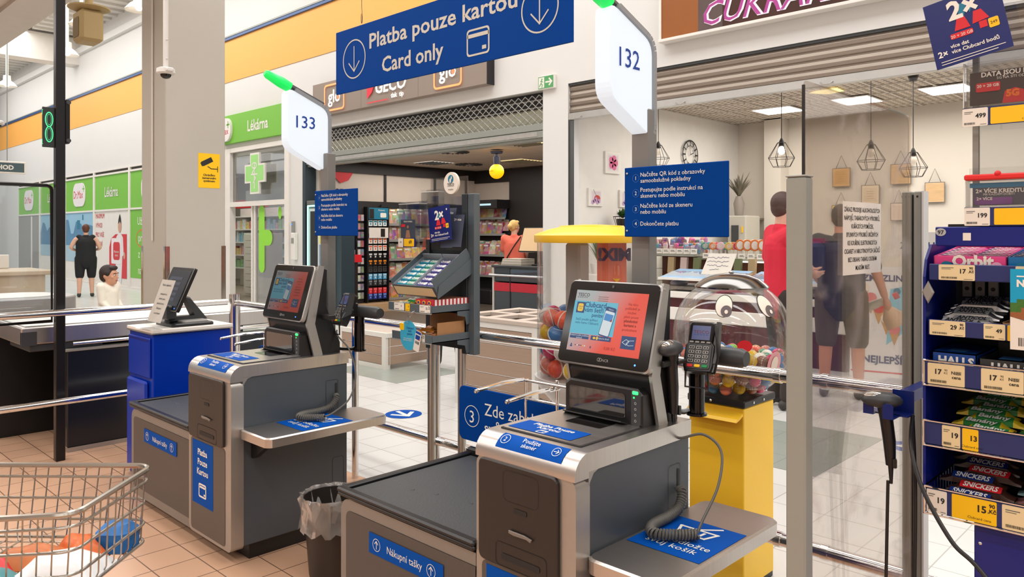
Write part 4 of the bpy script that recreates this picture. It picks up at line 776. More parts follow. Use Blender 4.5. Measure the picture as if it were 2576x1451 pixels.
# ceiling cameras on poles
def dome(x, y, z, label):
    t = thing('dome_camera', label, 'security camera', (x, y, z)); wm = mat('camera_white', (214, 210, 204), .4)
    MB(wm).cyl((0, 0, .04), (0, 0, 4.2-z), .021, 14).part('pole', t); MB(wm).lathe([(0, .045), (.05, .045), (.072, .035), (.075, .0), (.06, -.012), (0, -.012)], 24).box(.03, .1, -.03, .03, 0, .035, .008).part('housing', t)
    MB(gloss).lathe([(.045, -.012), (.04, -.03), (.025, -.045), (0, -.05)], 20).part('lens_dome', t)
    for k in range(3): MB(wm).sph((.03*(-1)**k, 0, .12+.08*k), .008, 6).part('clip', t)
dome(-6.63, 2.62, 2.84, 'white dome camera on a pole in front of the beige column'); dome(-11.05, 2.35, 2.82, 'white dome camera on a long pole near the black pole')
# loudspeaker
t = thing('loudspeaker', 'beige box loudspeaker hanging from a pipe below the mall roof', 'loudspeaker', (-13.1, 4.0, 4.45)); sb = mat('speaker_beige', (170, 146, 100), .6)
MB(sb).box(-.2, .2, -.18, .16, 0, .5, .05).part('cabinet', t); MB(mat('speaker_dark', (120, 100, 64), .7)).prism(rr(.26, .3, .03, 3, 0, .22), .01, fr((0, -.18, 0), *FY)).part('grille', t); MB(sb).lathe([(0, .56), (.3, .56), (.3, .54), (.2, .5), (0, .5)], 20).part('cap', t); MB(sb).cyl((0, 0, .56), (0, 0, 3.1), .06, 12).part('pipe', t)
def bell(x, y, z, label, s=1):
    t = thing('pendant_lamp', label, 'pendant lamp', (x, y, z), 0, 'white bell lamps of the mall'); MB(white).lathe([(.0, .3), (.09, .3), (.1, .16), (.16, .12), (.26, 0), (.24, .0), (.14, .1), (0, .1)], 22).part('shade', t); MB(white).cyl((0, 0, .3), (0, 0, 7.6-z), .035, 10).part('stem', t); MB(lamp_m).sph((0, 0, .06), .07, 10).part('bulb', t)
bell(-24.8, 5.5, 5.55, 'white bell lamp lowest in the corner of the mall roof'); bell(-19.5, 5.5, 5.55, 'white bell lamp just beside the black pole'); bell(-18.5, 5.5, 6.05, 'white bell lamp behind the beige loudspeaker'); bell(-15.17, 5.5, 5.7, 'white bell lamp at the edge of the beige column')
# exit board
t = thing('hanging_sign', 'grey hanging sign with white capitals in a white frame near the black pole', 'sign', (-16.7, 4.0, 2.6)); MB(white).box(0, .05, -1.35, 0, 0, .23, .01).part('frame', t); M = fr((.05, 0, 0), *FX); m = MB(mat('sign_petrol', (72, 94, 100), .5)).plate(rect(-1.32, .03, -.03, .2), M, .001).use(ink).text('VÝCHOD', M, -.2, .075, .115, 'R', bold=.04, z=.003); m.part('face', t); MB(alu).tube([(.025, -.3, .23), (.025, -.3, 3.5)], .008, 6).tube([(.025, -1.2, .23), (.025, -1.2, 3.5)], .008, 6).part('hanger', t)
# black pole with lane number
t = thing('lane_pole', 'tall black pole with a green number 8 sign at the cashier desk', 'lane pole', (-5.62, 1.54, 0)); bp = mat('pole_black', (24, 22, 22), .35, .3); MB(bp).box(-.028, .028, -.028, .028, 0, 4.2, .004).part('pole', t); MB(bp).box(-.03, .03, .028, .055, 2.07, 2.36, .006).part('clamp', t)
for z in (2.09, 2.34): MB(dgrey).tube([(.03, .045, z), (.036, .045, z)], .014, 12).part('bolt', t)
M = fr((.004, -.028, 0), *FX); MB(mat('number_board', (40, 44, 40), .4)).box(-.004, .004, -.1, -.028, 2.04, 2.3, .002).part('number_board', t)
ne = mat('green_neon', (80, 220, 150), .4, emit=.8); m = MB(ne)
for cy, r in ((2.22, .05), (2.125, .053)):
    m.ring(circ(.024, 24, -.034, cy, r), circ(.018, 24, -.034, cy, r-.007), M, .003).ring(circ(.013, 24, -.034, cy, r-.014), circ(.0115, 24, -.034, cy, r-.016), M, .003)
m.line([(-.07, 2.28), (-.074, 2.28), (-.074, 2.25)], .003, M, .003).line([(-.07, 2.06), (-.074, 2.06), (-.074, 2.09)], .003, M, .003); m.part('number', t)
# cashier desk
def desk(x, y, label, L, W_, zt, open_):
    t = thing('checkout_desk', label, 'checkout desk', (x, y, 0)); MB(steel).box(-W_, 0, 0, L, zt-.115, zt, .008).part('belt_body', t)
    MB(mat('belt_top', (222, 220, 216), .45)).box(-W_+.03, -.03, .03, L, zt-.002, zt+.008, .003).part('worktop', t); MB(dgrey).box(-.02, .004, 0, .09, zt-.12, zt-.03).part('corner_guard', t)
    dp = mat('desk_dark', (34, 36, 40), .22, .2, var=.1, ns=2); MB(dp).box(-.05, 0, .27, L, .03, .68, .006).part('side_panel', t); MB(lgrey).box(-.06, .004, .26, L, .68, .7, .003).part('panel_edge', t); MB(black).box(-W_, -W_+.05, .0, L, 0, .74).box(-W_, -.06, .9, 1.0, 0, .7).part('frame', t)
    MB(silver).box(-.01, .006, .27, L, 0, .03).part('kick_strip', t); MB(dgrey).box(-.5, -.02, .05, .5, .7, .75, .006).part('drawer', t); MB(chrome).tube([(.015, .3, .735), (.015, L, .735)], .012, 10).part('bumper', t); return t
desk(-5.78, 1.36, 'nearest cashier desk with a white worktop and dark glossy side panel behind the black pole', 1.9, .8, .865, True)
t = thing('checkout_desk', 'farther grey conveyor desk with rounded ends, between the black pole and the boy', 'checkout desk', (-8.6, 1.2, 0)); MB(mat('conveyor_grey', (160, 158, 156), .4, .4)).prism(rr(.9, 2.5, .3, 6, 0, 0), .2, fr((0, 0, .68), *FZ), .01).part('conveyor_body', t); MB(mat('belt_top')).prism(rr(.7, 2.2, .25, 6), .01, fr((0, 0, .88), *FZ)).part('belt', t); MB(slate).box(-.4, .35, -1.1, 1.1, 0, .68, .01).part('base', t); MB(dgrey).box(.4, .47, .2, 1.3, .7, .76, .01).part('bumper', t)
t = thing('checkout_desk', 'pale wooden desk far behind the conveyor near the walking man', 'checkout desk', (-12.5, 1.9, 0)); wd = mat('pale_wood', (206, 186, 160), .5, var=.1, ns=3); MB(wd).box(-.6, .6, -1, 1.3, .92, .98, .01).part('worktop', t); MB(wd).box(-.55, .55, -.9, 1.2, 0, .92).part('body', t); MB(white).box(-.5, -.45, -.8, 1.0, .98, 1.18, .01).part('screen_panel', t)
# framed clear screens beside the pole
t = thing('clear_screen', 'black framed clear screen on the cashier desk next to the black pole', 'screen', (-5.75, 1.53, .9)); pl = glassy('screen_pane', (.86, .9, .9), .1, .03, .18, (200, 210, 210), 1.2, .4, .7)
P = [(0, 0), (0, .87)]+[(-.03+.03*math.cos(math.radians(a)), .87+.03*math.sin(math.radians(a))) for a in range(0, 91, 30)]+[(-1.6, .9), (-1.6, 0)]
MB(pl).plate(P, fr((0, 0, 0), *FX), 0).part('pane', t); MB(bp).tube([(0, q[0], q[1]) for q in P], .012, 6, closed=True).part('frame', t)
t = thing('screen_post', 'pale slim post with a clear screen farther along the checkouts', 'post', (-9.6, 1.75, 0)); MB(lgrey).box(-.05, .05, -.05, .05, 0, 1.85, .006).part('post', t); MB(pl).box(-.01, .01, -1.6, 0, .9, 2.2).part('pane', t); MB(bp).tube([(0, -.42, 0), (0, -.42, 2.3)], .03, 8).part('mullion', t)
# blue service cabinet
t = thing('service_cabinet', 'royal blue service cabinet with a white top beside the chrome rail', 'cabinet', (-4.86, 1.77, 0)); MB(royal).box(-.185, .185, .004, .48, 0, .885, .005).part('carcass', t)
MB(white).box(-.195, .2, -.01, .49, .895, .912, .002).use(silver).box(-.196, .201, -.011, .491, .885, .896, .002).part('top', t)
MB(royal).box(-.175, .16, -.008, .004, .62, .86, .006).part('drawer', t); d = MB(royal).box(-.175, .13, -.02, .004, .04, .6, .012).part('door', t); MB(navy).box(-.16, .14, -.009, -.007, .838, .85).part('handle_recess', t)
t = thing('till_monitor', 'black touch till monitor on a folding stand on the blue cabinet', 'monitor', (-4.86, 1.86, .912)); an = math.radians(24)
M = fr((.02, .05, .1), (1, 0, 0), (0, math.sin(an), math.cos(an))); MB(black).prism(rr(.33, .285, .014, 4, 0, .14), .02, M, .003, z0=-.02).part('screen_housing', t); d = MB(em('till_screen', (96, 104, 116), .22)).plate(rect(-.14, .03, .14, .26), M, .002); 
for k in range(5): d.use(em('till_item', (130, 140, 160), .25)).plate(rect(-.12, .06+k*.034, .06, .08+k*.034), M, .003)
d.part('display', t); MB(lgrey).ring(rr(.332, .287, .014, 4, 0, .14), rr(.322, .277, .012, 4, 0, .14), M, .001).part('bezel', t); MB(led_b).plate(circ(.004, 10, .12, .015), M, .002).part('power_light', t)
MB(dgrey).prism([(0, 0), (.2, 0), (.24, .01), (.13, .15), (.1, .16), (.16, .03), (.02, .03)], .09, Matrix(((0, 0, 1, -.03), (1, 0, 0, .06), (0, 1, 0, .02), (0, 0, 0, 1))), .01).part('stand', t); MB(black).prism(rr(.27, .26, .02, 4, .02, .17), .02, fr((0, 0, 0), *FZ), .006).use(lgrey).prism(rr(.2, .16, .02, 4, .04, .19), .014, fr((0, 0, .02), *FZ), .006).part('base', t); MB(dgrey).box(-.06, .1, .03, .09, .04, .13, .01).part('hinge', t)
t = thing('paper_holder', 'tilted clear holder with a printed sheet in front of the till monitor', 'sign holder', (-4.76, 1.8, .912)); an = math.radians(20); M = fr((0, 0, .01), (1, 0, 0), (0, math.sin(an), math.cos(an)))
MB(acr).plate(rect(-.108, 0, .108, .305), M, .003).box(-.108, .108, -.06, .02, 0, .004).part('holder', t); m = MB(paper).plate(rect(-.1, .03, .1, .295), M, 0).use(dark)
m.text('Vážení zákazníci,', M, 0, .255, .02, z=.001)
for k, s in enumerate(('nakupujeme je', 'možné pouze', 'platební kartou', 'Děkujeme', 'za pochopení')): m.text(s, M, 0, .2-k*.03, .017, z=.001)
m.part('sheet', t)
# big hanging banner
t = thing('hanging_banner', 'wide blue banner hung on wires above the guard rail, Card only', 'sign', (-4.17, 2.7, 2.355)); MB(blue).box(0, 1.93, 0, .012, 0, .39, .001).part('panel', t); M = fr((0, 0, 0), *FY); gp = mat('banner_print', (198, 190, 176), .5, var=.02); m = MB(gp)
m.text('Platba pouze kartou', M, .36, .232, .125, 'L', bold=.018, fit=1.225).text('Card only', M, .485, .072, .125, 'L', bold=.018, fit=.55)
m.part('lettering', t)
for cx in (.2, 1.73): m = MB(gp).ring(circ(.12, 40, cx, .195), circ(.112, 40, cx, .195), M, .0012); arrow(m, M, cx, .195, .15, .0075, -90, .36); m.part('arrow_symbol', t)
m = MB(gp); card_icon(m, M, 1.305, .11, .17, .01); m.part('card_symbol', t)
for x in (.27, 1.6): MB(cabk).tube([(x, .006, .4), (x+.004, .006, .46), (x, .006, .5), (x, .006, 1.85)], .0018, 5).tube(circ(.0, 3) and [(x+.008*math.cos(a/10*6.283), .006, .43+.03*math.sin(a/10*6.283)) for a in range(10)], .0015, 4, closed=True).part('wire', t)
# floor arrows
for x, y, rz, lb in ((-5.03, 3.9, -12, 'round blue arrow sticker on the mall floor beside the checkout shelf'), (-1.72, 5.75, 200, 'round blue arrow sticker on the mall floor seen through the clear screen')):
    M = Matrix.Translation((0, 0, 0)) @ Matrix.Rotation(math.radians(rz), 4, 'Z'); m = MB(blue2).prism(circ(.15, 36), .001, M).use(ink).line([(-.1, 0), (.05, 0)], .036, M, .0016).line([(-.02, .085), (.08, 0), (-.02, -.085)], .036, M, .0018); m.top('floor_sticker', lb, 'floor sticker', 'arrow stickers on the mall floor', loc=(x, y, .0014))
# ================================================================== WIRE TROLLEY
wire = mat('trolley_wire', (176, 170, 160), .26, .95, var=.1)
t = thing('shopping_trolley', 'wire shopping trolley with a few goods beside the farther checkout', 'shopping trolley', (-2.51, .64, 0))
a2 = math.radians(43)
def cart_loop(z, s, wn, r=.06, back=-1.0):
    """rounded loop around the basket at height z; the nose end dips for low s"""
    L, Wd = .16+s*.3, wn; pts = []
    for (cx, cy, a0) in ((L-r, Wd-r, 90), (L-r, -Wd+r, 0)):
        for k in range(7): a = math.radians(a0-15*k); pts.append((cx+r*math.cos(a), cy+r*math.sin(a)))
    pts = [(back, Wd)]+pts+[(back, -Wd)]
    return pts
MT = Matrix.Rotation(a2, 4, 'Z') @ Matrix.Translation((0, 0, 0))
levels = [(.75, .215, .0085), (.715, .212, .0045), (.65, .208, .0045), (.585, .204, .0045), (.53, .2, .005)]
def dip(z, p): return z-(.075 if p[1] < -.05 else .0)*max(0, min(1, (.15-p[0])/.5))*(1 if z > .5 else .3)
for z, wn, r in levels:
    P = cart_loop(z, .2 if z > .7 else .18, wn, .05); m = MB(wire).tube([(x, y, dip(z, (x, y))) for x, y in P], r, 8, M=MT); m.part('rim' if z > .72 else 'hoop_wire', t)
P0 = cart_loop(.75, .2, .215, .05); P1 = cart_loop(.53, .18, .2, .05)
m = MB(wire)
def resample(P, n):
    V = [Vector((*p, 0)) for p in P]; L = [0]
    for a, b in zip(V, V[1:]): L.append(L[-1]+(b-a).length)
    out = []; i = 0
    for k in range(n+1):
        s = L[-1]*k/n
        while i < len(V)-2 and L[i+1] < s: i += 1
        p = V[i].lerp(V[i+1], (s-L[i])/max(1e-9, L[i+1]-L[i])); out.append((p.x, p.y))
    return out
for p, q in zip(resample(P0, 70), resample(P1, 70)): m.tube([(p[0], p[1], dip(.75, p)), (q[0]*.99, q[1]*.99, .545), (q[0]*.93, q[1]*.93, .522)], .0022, 5, M=MT, cap=False)
m.part('side_wires', t); m = MB(wire)
for k in range(26): x = -1+k*.048; (m.tube([(x, -.195, .522), (x, .195, .522)], .0025, 5, M=MT, cap=False) if x < .2 else None)
for k in range(10): y = -.19+k*.042; m.tube([(-1, y, .518), (.2, y, .518)], .0025, 5, M=MT, cap=False)
m.part('bottom_grid', t); MB(mat('handle_blue', (20, 60, 140), .4)).tube([(-1.05, -.24, 1.0), (-1.05, .24, 1.0)], .018, 12, M=MT).part('handle', t)
MB(wire).tube([(-1.05, -.23, 1.0), (-1.0, -.22, .52), (-.9, -.2, .15), (.1, -.17, .14)], .012, 8, M=MT).tube([(-1.05, .23, 1.0), (-1.0, .22, .52), (-.9, .2, .15), (.1, .17, .14)], .012, 8, M=MT).part('chassis', t)
for x, y in ((-.85, .2), (-.85, -.2), (.08, .16), (.08, -.16)): MB(black).tube([(x, y-.015, .06), (x, y+.015, .06)], .06, 18, M=MT).part('wheel', t)
def inbasket(x, y, z=.52): v = MT @ Vector((x, y, 0)); return (-2.51+v.x, .64+v.y, z)
def pack(name, sx, sy, sz, mt, loc, rz, label, cat, ry=0):
    m = MB(mt); n = 8; v = []; f = []
    for j in range(n+1):
        for i in range(n+1):
            a, b = i/n*2-1, j/n*2-1; h = sz*(1-a**4)*(1-b**4)*(1+.12*math.sin(7*a+3*b)); v.append((a*sx/2, b*sy/2, h))
    k = len(v); v += [(p[0], p[1], max(0, p[2]*.05)) for p in v]
    for j in range(n):
        for i in range(n): q = j*(n+1)+i; f += [(q, q+1, q+n+2, q+n+1), (k+q+n+1, k+q+n+2, k+q+1, k+q)]
    m.add(v, f, None, True); o = m.top(name, label, cat, loc=loc); o.rotation_euler = (ry, 0, rz); return o
m = MB(mat('blue_net', (30, 110, 180), .45, var=.55, ns=40)); m.prism(rr(.11, .1, .035, 4), .075, fr((0, 0, 0), *FZ), .02, smooth=True); o = m.top('mesh_bag', 'blue net bag at the nose of the wire trolley', 'bag', loc=(-2.49, .84, .526)); o.rotation_euler = (0, 0, a2)
pack('snack_bag', .2, .1, .06, mat('orange_foil', (226, 100, 30), .35, var=.5, ns=16), (-2.49, .74, .526), a2-.7, 'orange snack bag beside the blue net bag in the trolley', 'bag')
pack('milk_pouch', .24, .13, .05, mat('white_foil', (250, 250, 250), .25, var=.08, ns=20), (-2.425, .685, .526), a2-.1, 'shiny white pouch lying in the trolley', 'pouch')
pack('wrapped_bread', .22, .1, .05, mat('brown_foil', (196, 112, 60), .4, var=.5, ns=14), (-2.54, .63, .526), a2+.1, 'brownish orange packet behind the white pouch in the trolley', 'packet')
pack('crisp_bag', .26, .1, .05, mat('red_foil', (205, 40, 45), .3, var=.4, ns=12), (-2.63, .5, .526), a2-.35, 'red packet lying at the back of the trolley', 'packet')
pack('teal_pouch', .14, .08, .04, mat('teal_foil', (90, 160, 165), .3, var=.4, ns=14), (-2.5, .5, .526), a2+.2, 'small teal packet beside the red packet in the trolley', 'packet')
# ================================================================== VENDING GLOBES
bowl_m = glassy('clear_globe', (.95, .94, .93), .05, .03)
t = thing('capsule_machine', 'capsule toy machine with a clear round bowl on a yellow cabinet', 'vending machine', (-1.634, 3.045, 0))
ym = mat('yellow_lacquer', (252, 202, 48), .35, var=.02); MB(ym).box(-.127, .127, -.135, .135, 0.02, .765, .004).part('cabinet', t); MB(ym).prism([(0, 0), (-.03, -.018), (-.05, -.016), (-.06, -.028), (-.055, -.03), (-.03, -.024), (0, -.012)], .25, Matrix(((0, 0, 1, -.127), (1, 0, 0, -.135), (0, 1, 0, .745), (0, 0, 0, 1)))).part('flap', t)
MB(black).box(-.133, .133, -.141, .141, .765, .795, .004).part('bowl_plate', t)
for y in (-.06, .03): MB(chrome).sph((.134, y, .78), (.003, .006, .006), 8).part('screw', t)
MB(chrome).sph((-.02, -.142, .78), (.006, .003, .006), 8).part('screw', t)
MB(black).box(-.125, .125, -.13, .13, 0, .03).part('foot', t)
def bowlr(z): 
    zz = (z-1.035)/.255; return .248*math.sqrt(max(0, 1-abs(zz)**2.3))
zs = [.797+.0206*k for k in range(23)]; MB(bowl_m).lathe([(bowlr(z), z) for z in zs], 40).part('bowl', t)
MB(mat('lid_dark_chrome', (120, 118, 116), .14, 1)).lathe([(.135, 1.246), (.154, 1.248), (.156, 1.254), (.146, 1.264), (.118, 1.286), (.075, 1.303), (.03, 1.31), (0, 1.311)], 40).part('lid', t); MB(chrome).sph((0, 0, 1.314), (.012, .012, .006), 10).part('lid_knob', t)
def on_bowl(ang, z, w, h, pts, mt, off):
    m = MB(mt); v = []
    for (a, b) in pts:
        zz = z+b*h; r = bowlr(zz)+off; an = math.radians(ang)+a*w/max(r, .05); v.append((r*math.cos(an), r*math.sin(an), zz))
    c = (sum(p[0] for p in v)/len(v), sum(p[1] for p in v)/len(v)); rc = bowlr(z)+off; an = math.radians(ang); v.append((rc*math.cos(an), rc*math.sin(an), z)); n = len(pts)
    m.add(v, [(i, (i+1) % n, n) for i in range(n)], None, True); return m
for ang in (-70, -22):
    o = on_bowl(ang, 1.185, .036, .044, circ(1, 24), mat('eye_outline', (40, 34, 34), .4), .002).part('eye_sticker', t)
    on_bowl(ang, 1.185, .033, .041, circ(1, 24), mat('eye_white', (236, 222, 206), .4), .0035).part('eye_white', o); on_bowl(ang+3, 1.166, .022, .023, circ(1, 20), mat('eye_iris', (96, 84, 84), .4), .0055).part('iris', o); on_bowl(ang+3, 1.164, .007, .008, circ(1, 14), mat('eye_white'), .0075).part('glint', o)
on_bowl(-50, 1.03, .03, .024, circ(1, 20), red, .003).part('nose_sticker', t)
for ang in (-62, -18): o = on_bowl(ang, .955, .036, .05, circ(1, 20), mat('pink_sticker', (226, 160, 160), .4), .003).part('pink_sticker', t); on_bowl(ang, .955, .018, .03, circ(1, 16), mat('eye_white'), .0045).part('pale_patch', o)
cols = [(226, 60, 120), (120, 190, 60), (240, 200, 40), (235, 90, 60), (70, 130, 190), (240, 235, 225), (150, 90, 60), (170, 110, 180), (240, 140, 120), (60, 150, 110)]
cnames = ['pink', 'green', 'yellow', 'orange-red', 'blue', 'white', 'brown', 'purple', 'salmon', 'teal']
random.seed(5); protos = {}
def ball(kind, key, loc, r, label, group):
    k = (kind, key)
    if k not in protos:
        m = MB(mat('toy_%s' % cnames[key], cols[key], .25, var=.02)).sph((0, 0, 0), r, 18)
        if kind == 'bouncy_ball':
            m.use(mat('toy_stripe', (240, 236, 228), .3)); n = 28
            for s_ in (1,): m.tube([(r*.985*math.cos(a/n*6.283), r*.985*math.sin(a/n*6.283)*.7, r*.985*math.sin(a/n*6.283)*.714) for a in range(n)], r*.07, 6, closed=True)
        else: m.use(mat('toy_pale', (236, 226, 210), .3)).sph((0, 0, r*.04), (r*1.004, r*1.004, r*.9), 14)
        o = m.top(kind, label, 'ball', group, loc=loc); protos[k] = o
    else: o = protos[k].copy(); C.collection.objects.link(o); o.location = loc; tag(o, label)
    o.rotation_euler = (random.random()*3, random.random()*3, random.random()*3); return o
placed = []
for lay, z in enumerate((.835, .876, .918, .958)):
    R = bowlr(z)-.034; k = 0
    for rad in ([R] if lay < 1 else [R, R-.055] if lay < 3 else [R-.01, R-.06, R-.12]):
        if rad < .02: continue
        n = max(1, int(2*math.pi*rad/.0535))
        for i in range(n):
            a = 2*math.pi*(i+.5*lay)/n; key = (k*3+lay*2+i) % 10; k += 1
            ball('toy_capsule', key, (-1.634+rad*math.cos(a), 3.045+rad*math.sin(a), z+random.uniform(-.004, .004)), .026, '%s round toy capsule in the clear bowl on the yellow cabinet' % cnames[key], '%s capsules in the round bowl' % cnames[key])
# tall ball machine
t = thing('ball_machine', 'tall bouncy ball machine with a clear drum and a yellow domed lid', 'vending machine', (-2.49, 3.16, 0)); R = .285
MB(ym).lathe([(R+.012, 1.435), (R+.016, 1.44), (R+.016, 1.472), (R+.006, 1.48), (.22, 1.505), (.17, 1.515), (.165, 1.522), (.06, 1.528), (0, 1.528)], 48).part('lid', t)
MB(bowl_m).lathe([(R, .74), (R, 1.44)], 48).part('drum', t); bs = mat('base_white', (222, 220, 216), .3); MB(bs).lathe([(0, .42), (.14, .42), (.16, .5), (.2, .6), (.27, .68), (R+.012, .72), (R+.012, .745), (0, .745)], 40).part('base_bowl', t)
MB(bs).lathe([(.1, .03), (.1, .45)], 24).part('pedestal', t); MB(dgrey).lathe([(0, 0), (.26, 0), (.26, .02), (.1, .04), (0, .04)], 32).part('foot', t)
pa = mat('orange_poster', (240, 128, 96), .5, var=.03); M = fr((.05, -.02, 1.1), (math.cos(.73), math.sin(.73), 0), (0, 0, 1)); m = MB(pa).box(-.005, .14, -.03, .0, -.33, .335, M=M @ Matrix.Rotation(math.pi/2, 4, 'X') @ Matrix.Identity(4)) if False else MB(pa).prism(rect(-.0, -.33, .15, .335), .004, M)
m.use(mat('plum_print', (90, 66, 110), .5)).text('!XIM', M, .005, .245, .085, 'L', bold=.05, z=.006); m.use(teal).plate(circ(.04, 18, .1, .06, .05), M, .006).use(ink).plate(circ(.018, 14, .09, .1), M, .008).plate(circ(.018, 14, .12, .1), M, .008).use(yellow).plate([(.08, .15), (.12, .15), (.1, .13)], M, .008)
m.part('inner_poster', t); MB(mat('inner_pillar', (190, 186, 180), .4, .4, var=.1)).box(-.16, -.06, -.03, .06, .745, 1.43, .01).part('inner_pillar', t)
sp = mat('clear_spiral', (235, 232, 228), .2); MB(sp).tube([(.2*math.cos(a*.3), .2*math.sin(a*.3), .78+a*.0088) for a in range(26)], .006, 6).part('ramp', t)
for lay, z in enumerate((.797, .885, .97, 1.05)):
    for rad in ((.228, .13) if lay < 2 else (.228,)):
        n = int(2*math.pi*rad/.1)
        for i in range(n):
            a = 2*math.pi*(i+.5*lay)/n
            if lay >= 2 and -.6 < math.cos(a-math.radians(-130)) < .1 and lay == 3: continue
            if lay == 3 and math.cos(a-math.radians(-150)) < -.2: continue
            key = (4, 3, 0, 2, 5, 4, 8)[(i*2+lay*3+int(rad*10)) % 7]
            if math.hypot(rad*math.cos(a)+.11, rad*math.sin(a)-.015) < .1: continue
            ball('bouncy_ball', key, (-2.49+rad*math.cos(a), 3.16+rad*math.sin(a), z), .047, '%s bouncy ball inside the clear drum of the tall ball machine' % cnames[key], '%s balls in the tall ball machine' % cnames[key])
# ================================================================== MALL FURNITURE
slat = mat('grey_oak_slats', (168, 142, 122), .5, var=.1, ns=4, stretch=(.6, 1, 14))
def planter(x0, x1, y0, y1, h, label, posts, lattice=False):
    t = thing('slatted_box', label, 'planter', (x0, y0, 0)); X, Y = x1-x0, y1-y0; fm = mat('planter_white', (226, 222, 214), .5)
    for x in posts: MB(fm).box(x*X-.035, x*X+.035, -.015, .033, 0, h).part('post', t)
    for y in (0, Y): MB(fm).box(X-.033, X+.015, max(.034, y-.035), y+.035, 0, h).part('post', t)
    MB(fm).box(-.012, X+.012, -.012, .03, h-.05, h-.001).part('top_rail', t); MB(fm).box(X-.03, X+.012, .031, Y, h-.05, h-.001).part('top_rail', t); MB(fm).box(0, X, -.01, .02, .001, .05).part('bottom_rail', t)
    n = max(3, round((h-.1)/.14)); m = MB(slat)
    for k in range(n): z = .05+k*(h-.1)/n; m.box(.02, X-.02, -.006, .02, z+.004, z+(h-.1)/n-.004, .003).box(X-.02, X+.006, .02, Y-.02, z+.004, z+(h-.1)/n-.004, .003)
    m.part('slats', t); m = MB(mat('planter_top', (200, 184, 170), .5, var=.06))
    if lattice:
        m.box(-.03, X+.03, -.03, .06, h, h+.035, .004).box(-.03, X+.03, Y-.06, Y+.03, h, h+.035, .004)
        for k in range(4): x = k*(X-.06)/3; m.box(x-.03, x+.06, .06, Y-.06, h, h+.034, .004)
        m.box(0, X, Y*.45, Y*.55, h, h+.033); m.use(brown).box(.02, X-.02, .02, Y-.02, h-.03, h-.01)
    else: m.box(.0, X, .0, Y, h-.04, h-.01)
    m.part('top', t); return t
planter(-5.05, -3.95, 4.5, 5.3, .74, 'large slatted wooden box with a lattice top behind the ball machine', (0.03, .86), True); planter(-7.7, -6.78, 5.03, 5.65, .4, 'low slatted wooden box in a white frame behind the clubcard tag', (.04, .96))
# ================================================================== MIDDLE GUM RACK
rk = mat('rack_graphite', (46, 52, 56), .45); rk2 = mat('rack_slate', (92, 102, 108), .45, .2)
X0 = -3.15
t = thing('gum_rack', 'narrow graphite gum rack standing between the two checkouts', 'display rack', (X0, 2.6, 0)); MB(rk).box(.02, .3, 0, .02, .9, 1.45).part('back_panel', t)
MB(rk).box(.285, .325, -.015, .035, .88, 1.68, .003).use(rk2).box(.325, .375, -.01, .03, .88, 1.68, .003).part('side_post', t); MB(rk).box(0, .03, -.01, .03, .88, 1.45).part('side_post', t)
for x in (.02, .26): MB(mat('leg_steel', (190, 186, 178), .3, .9)).cyl((x, .012, 0), (x, .012, .9), .021, 14).part('leg', t)
# sloping top tray
M = fr((.02, -.225, 1.2), (1, 0, 0), (0, .83, .56)); tr = MB(rk2).box(0, .33, 0, .27, -.004, 0, M=M).box(0, .004, 0, .27, 0, .06, M=M).box(.326, .33, 0, .27, 0, .07, M=M).box(0, .33, -.004, 0, -.03, .035, M=M).part('top_tray', t); MB(cream).plate(rect(.01, -.024, .31, .026), M @ Matrix.Rotation(math.pi/2, 4, 'X') @ Matrix.Translation((0, 0, .005)), 0).part('price_strip', tr)
MB(rk2).prism([(0, 0), (.005, .06), (.235, .2), (.235, .12)], .004, Matrix(((0, 0, 1, .352), (1, 0, 0, -.228), (0, 1, 0, 1.17), (0, 0, 0, 1)))).part('gusset', t)
def price_label(parent, M, x, z, w, h, big, small, mt=cream, club=False):
    g = MB(mt).prism(rr(w, h, .002, 2, x+w/2, z+h/2), .0006, M).use(dark); g.text(big, M, x+w*(.68 if small else .72), z+h*.46, h*(.4 if small else .34), 'R' if False else 'C', bold=.03, z=.001)
    if small: g.text(small+'\n,Kč', M, x+w*.9, z+h*.72, h*.22, bold=.03, space=1.0, z=.001)
    if not club:
        barcode(g, M, x+w*.08, z+h*.1, w*.42, h*.12); big and g.use(greydot).plate(rect(x+w*.08, z+h*.78, x+w*.42, z+h*.82), M, .001).plate(rect(x+w*.08, z+h*.7, x+w*.34, z+h*.73), M, .001).plate(rect(x+w*.7, z+h*.07, x+w*.94, z+h*.1), M, .001)
    else: g.text('Clubcard cena', M, x+w*.62, z+h*.12, h*.15, z=.001)
    return g.part('price_label', parent)
for z, y0, xl, items in ((1.1, -.25, .0, ((.05, '9', None, False), (.25, '12', '90', False))), (.958, -.25, .03, ((.21, '19', '90', False),))):
    s = MB(rk2).box(xl, .34, y0, 0, z, z+.004).box(xl, .34, y0-.004, y0, z, z+.04, .002).box(.336, .34, y0, 0, z, z+.036).part('shelf', t); MB(lgrey).box(xl, .34, y0-.012, y0-.004, z-.004, z).part('shelf_lip', s)
    for (x, b_, c_, k_) in items: price_label(s, fr((0, y0-.0045, 0), *FY), x, z+.002, .08, .036, b_, c_, paper)
    if z > 1: price_label(s, fr((0, y0-.0045, 0), *FY), .14, z+.002, .035, .036, '7', None, yellow, True)
    MB(rk2).prism([(0, 0), (.09, -.0), (.09, -.06), (.06, -.07), (.05, -.03), (0, -.02)], .004, Matrix(((0, 0, 1, .337), (1, 0, 0, -.09), (0, 1, 0, z), (0, 0, 0, 1)))).part('shelf_bracket', s)
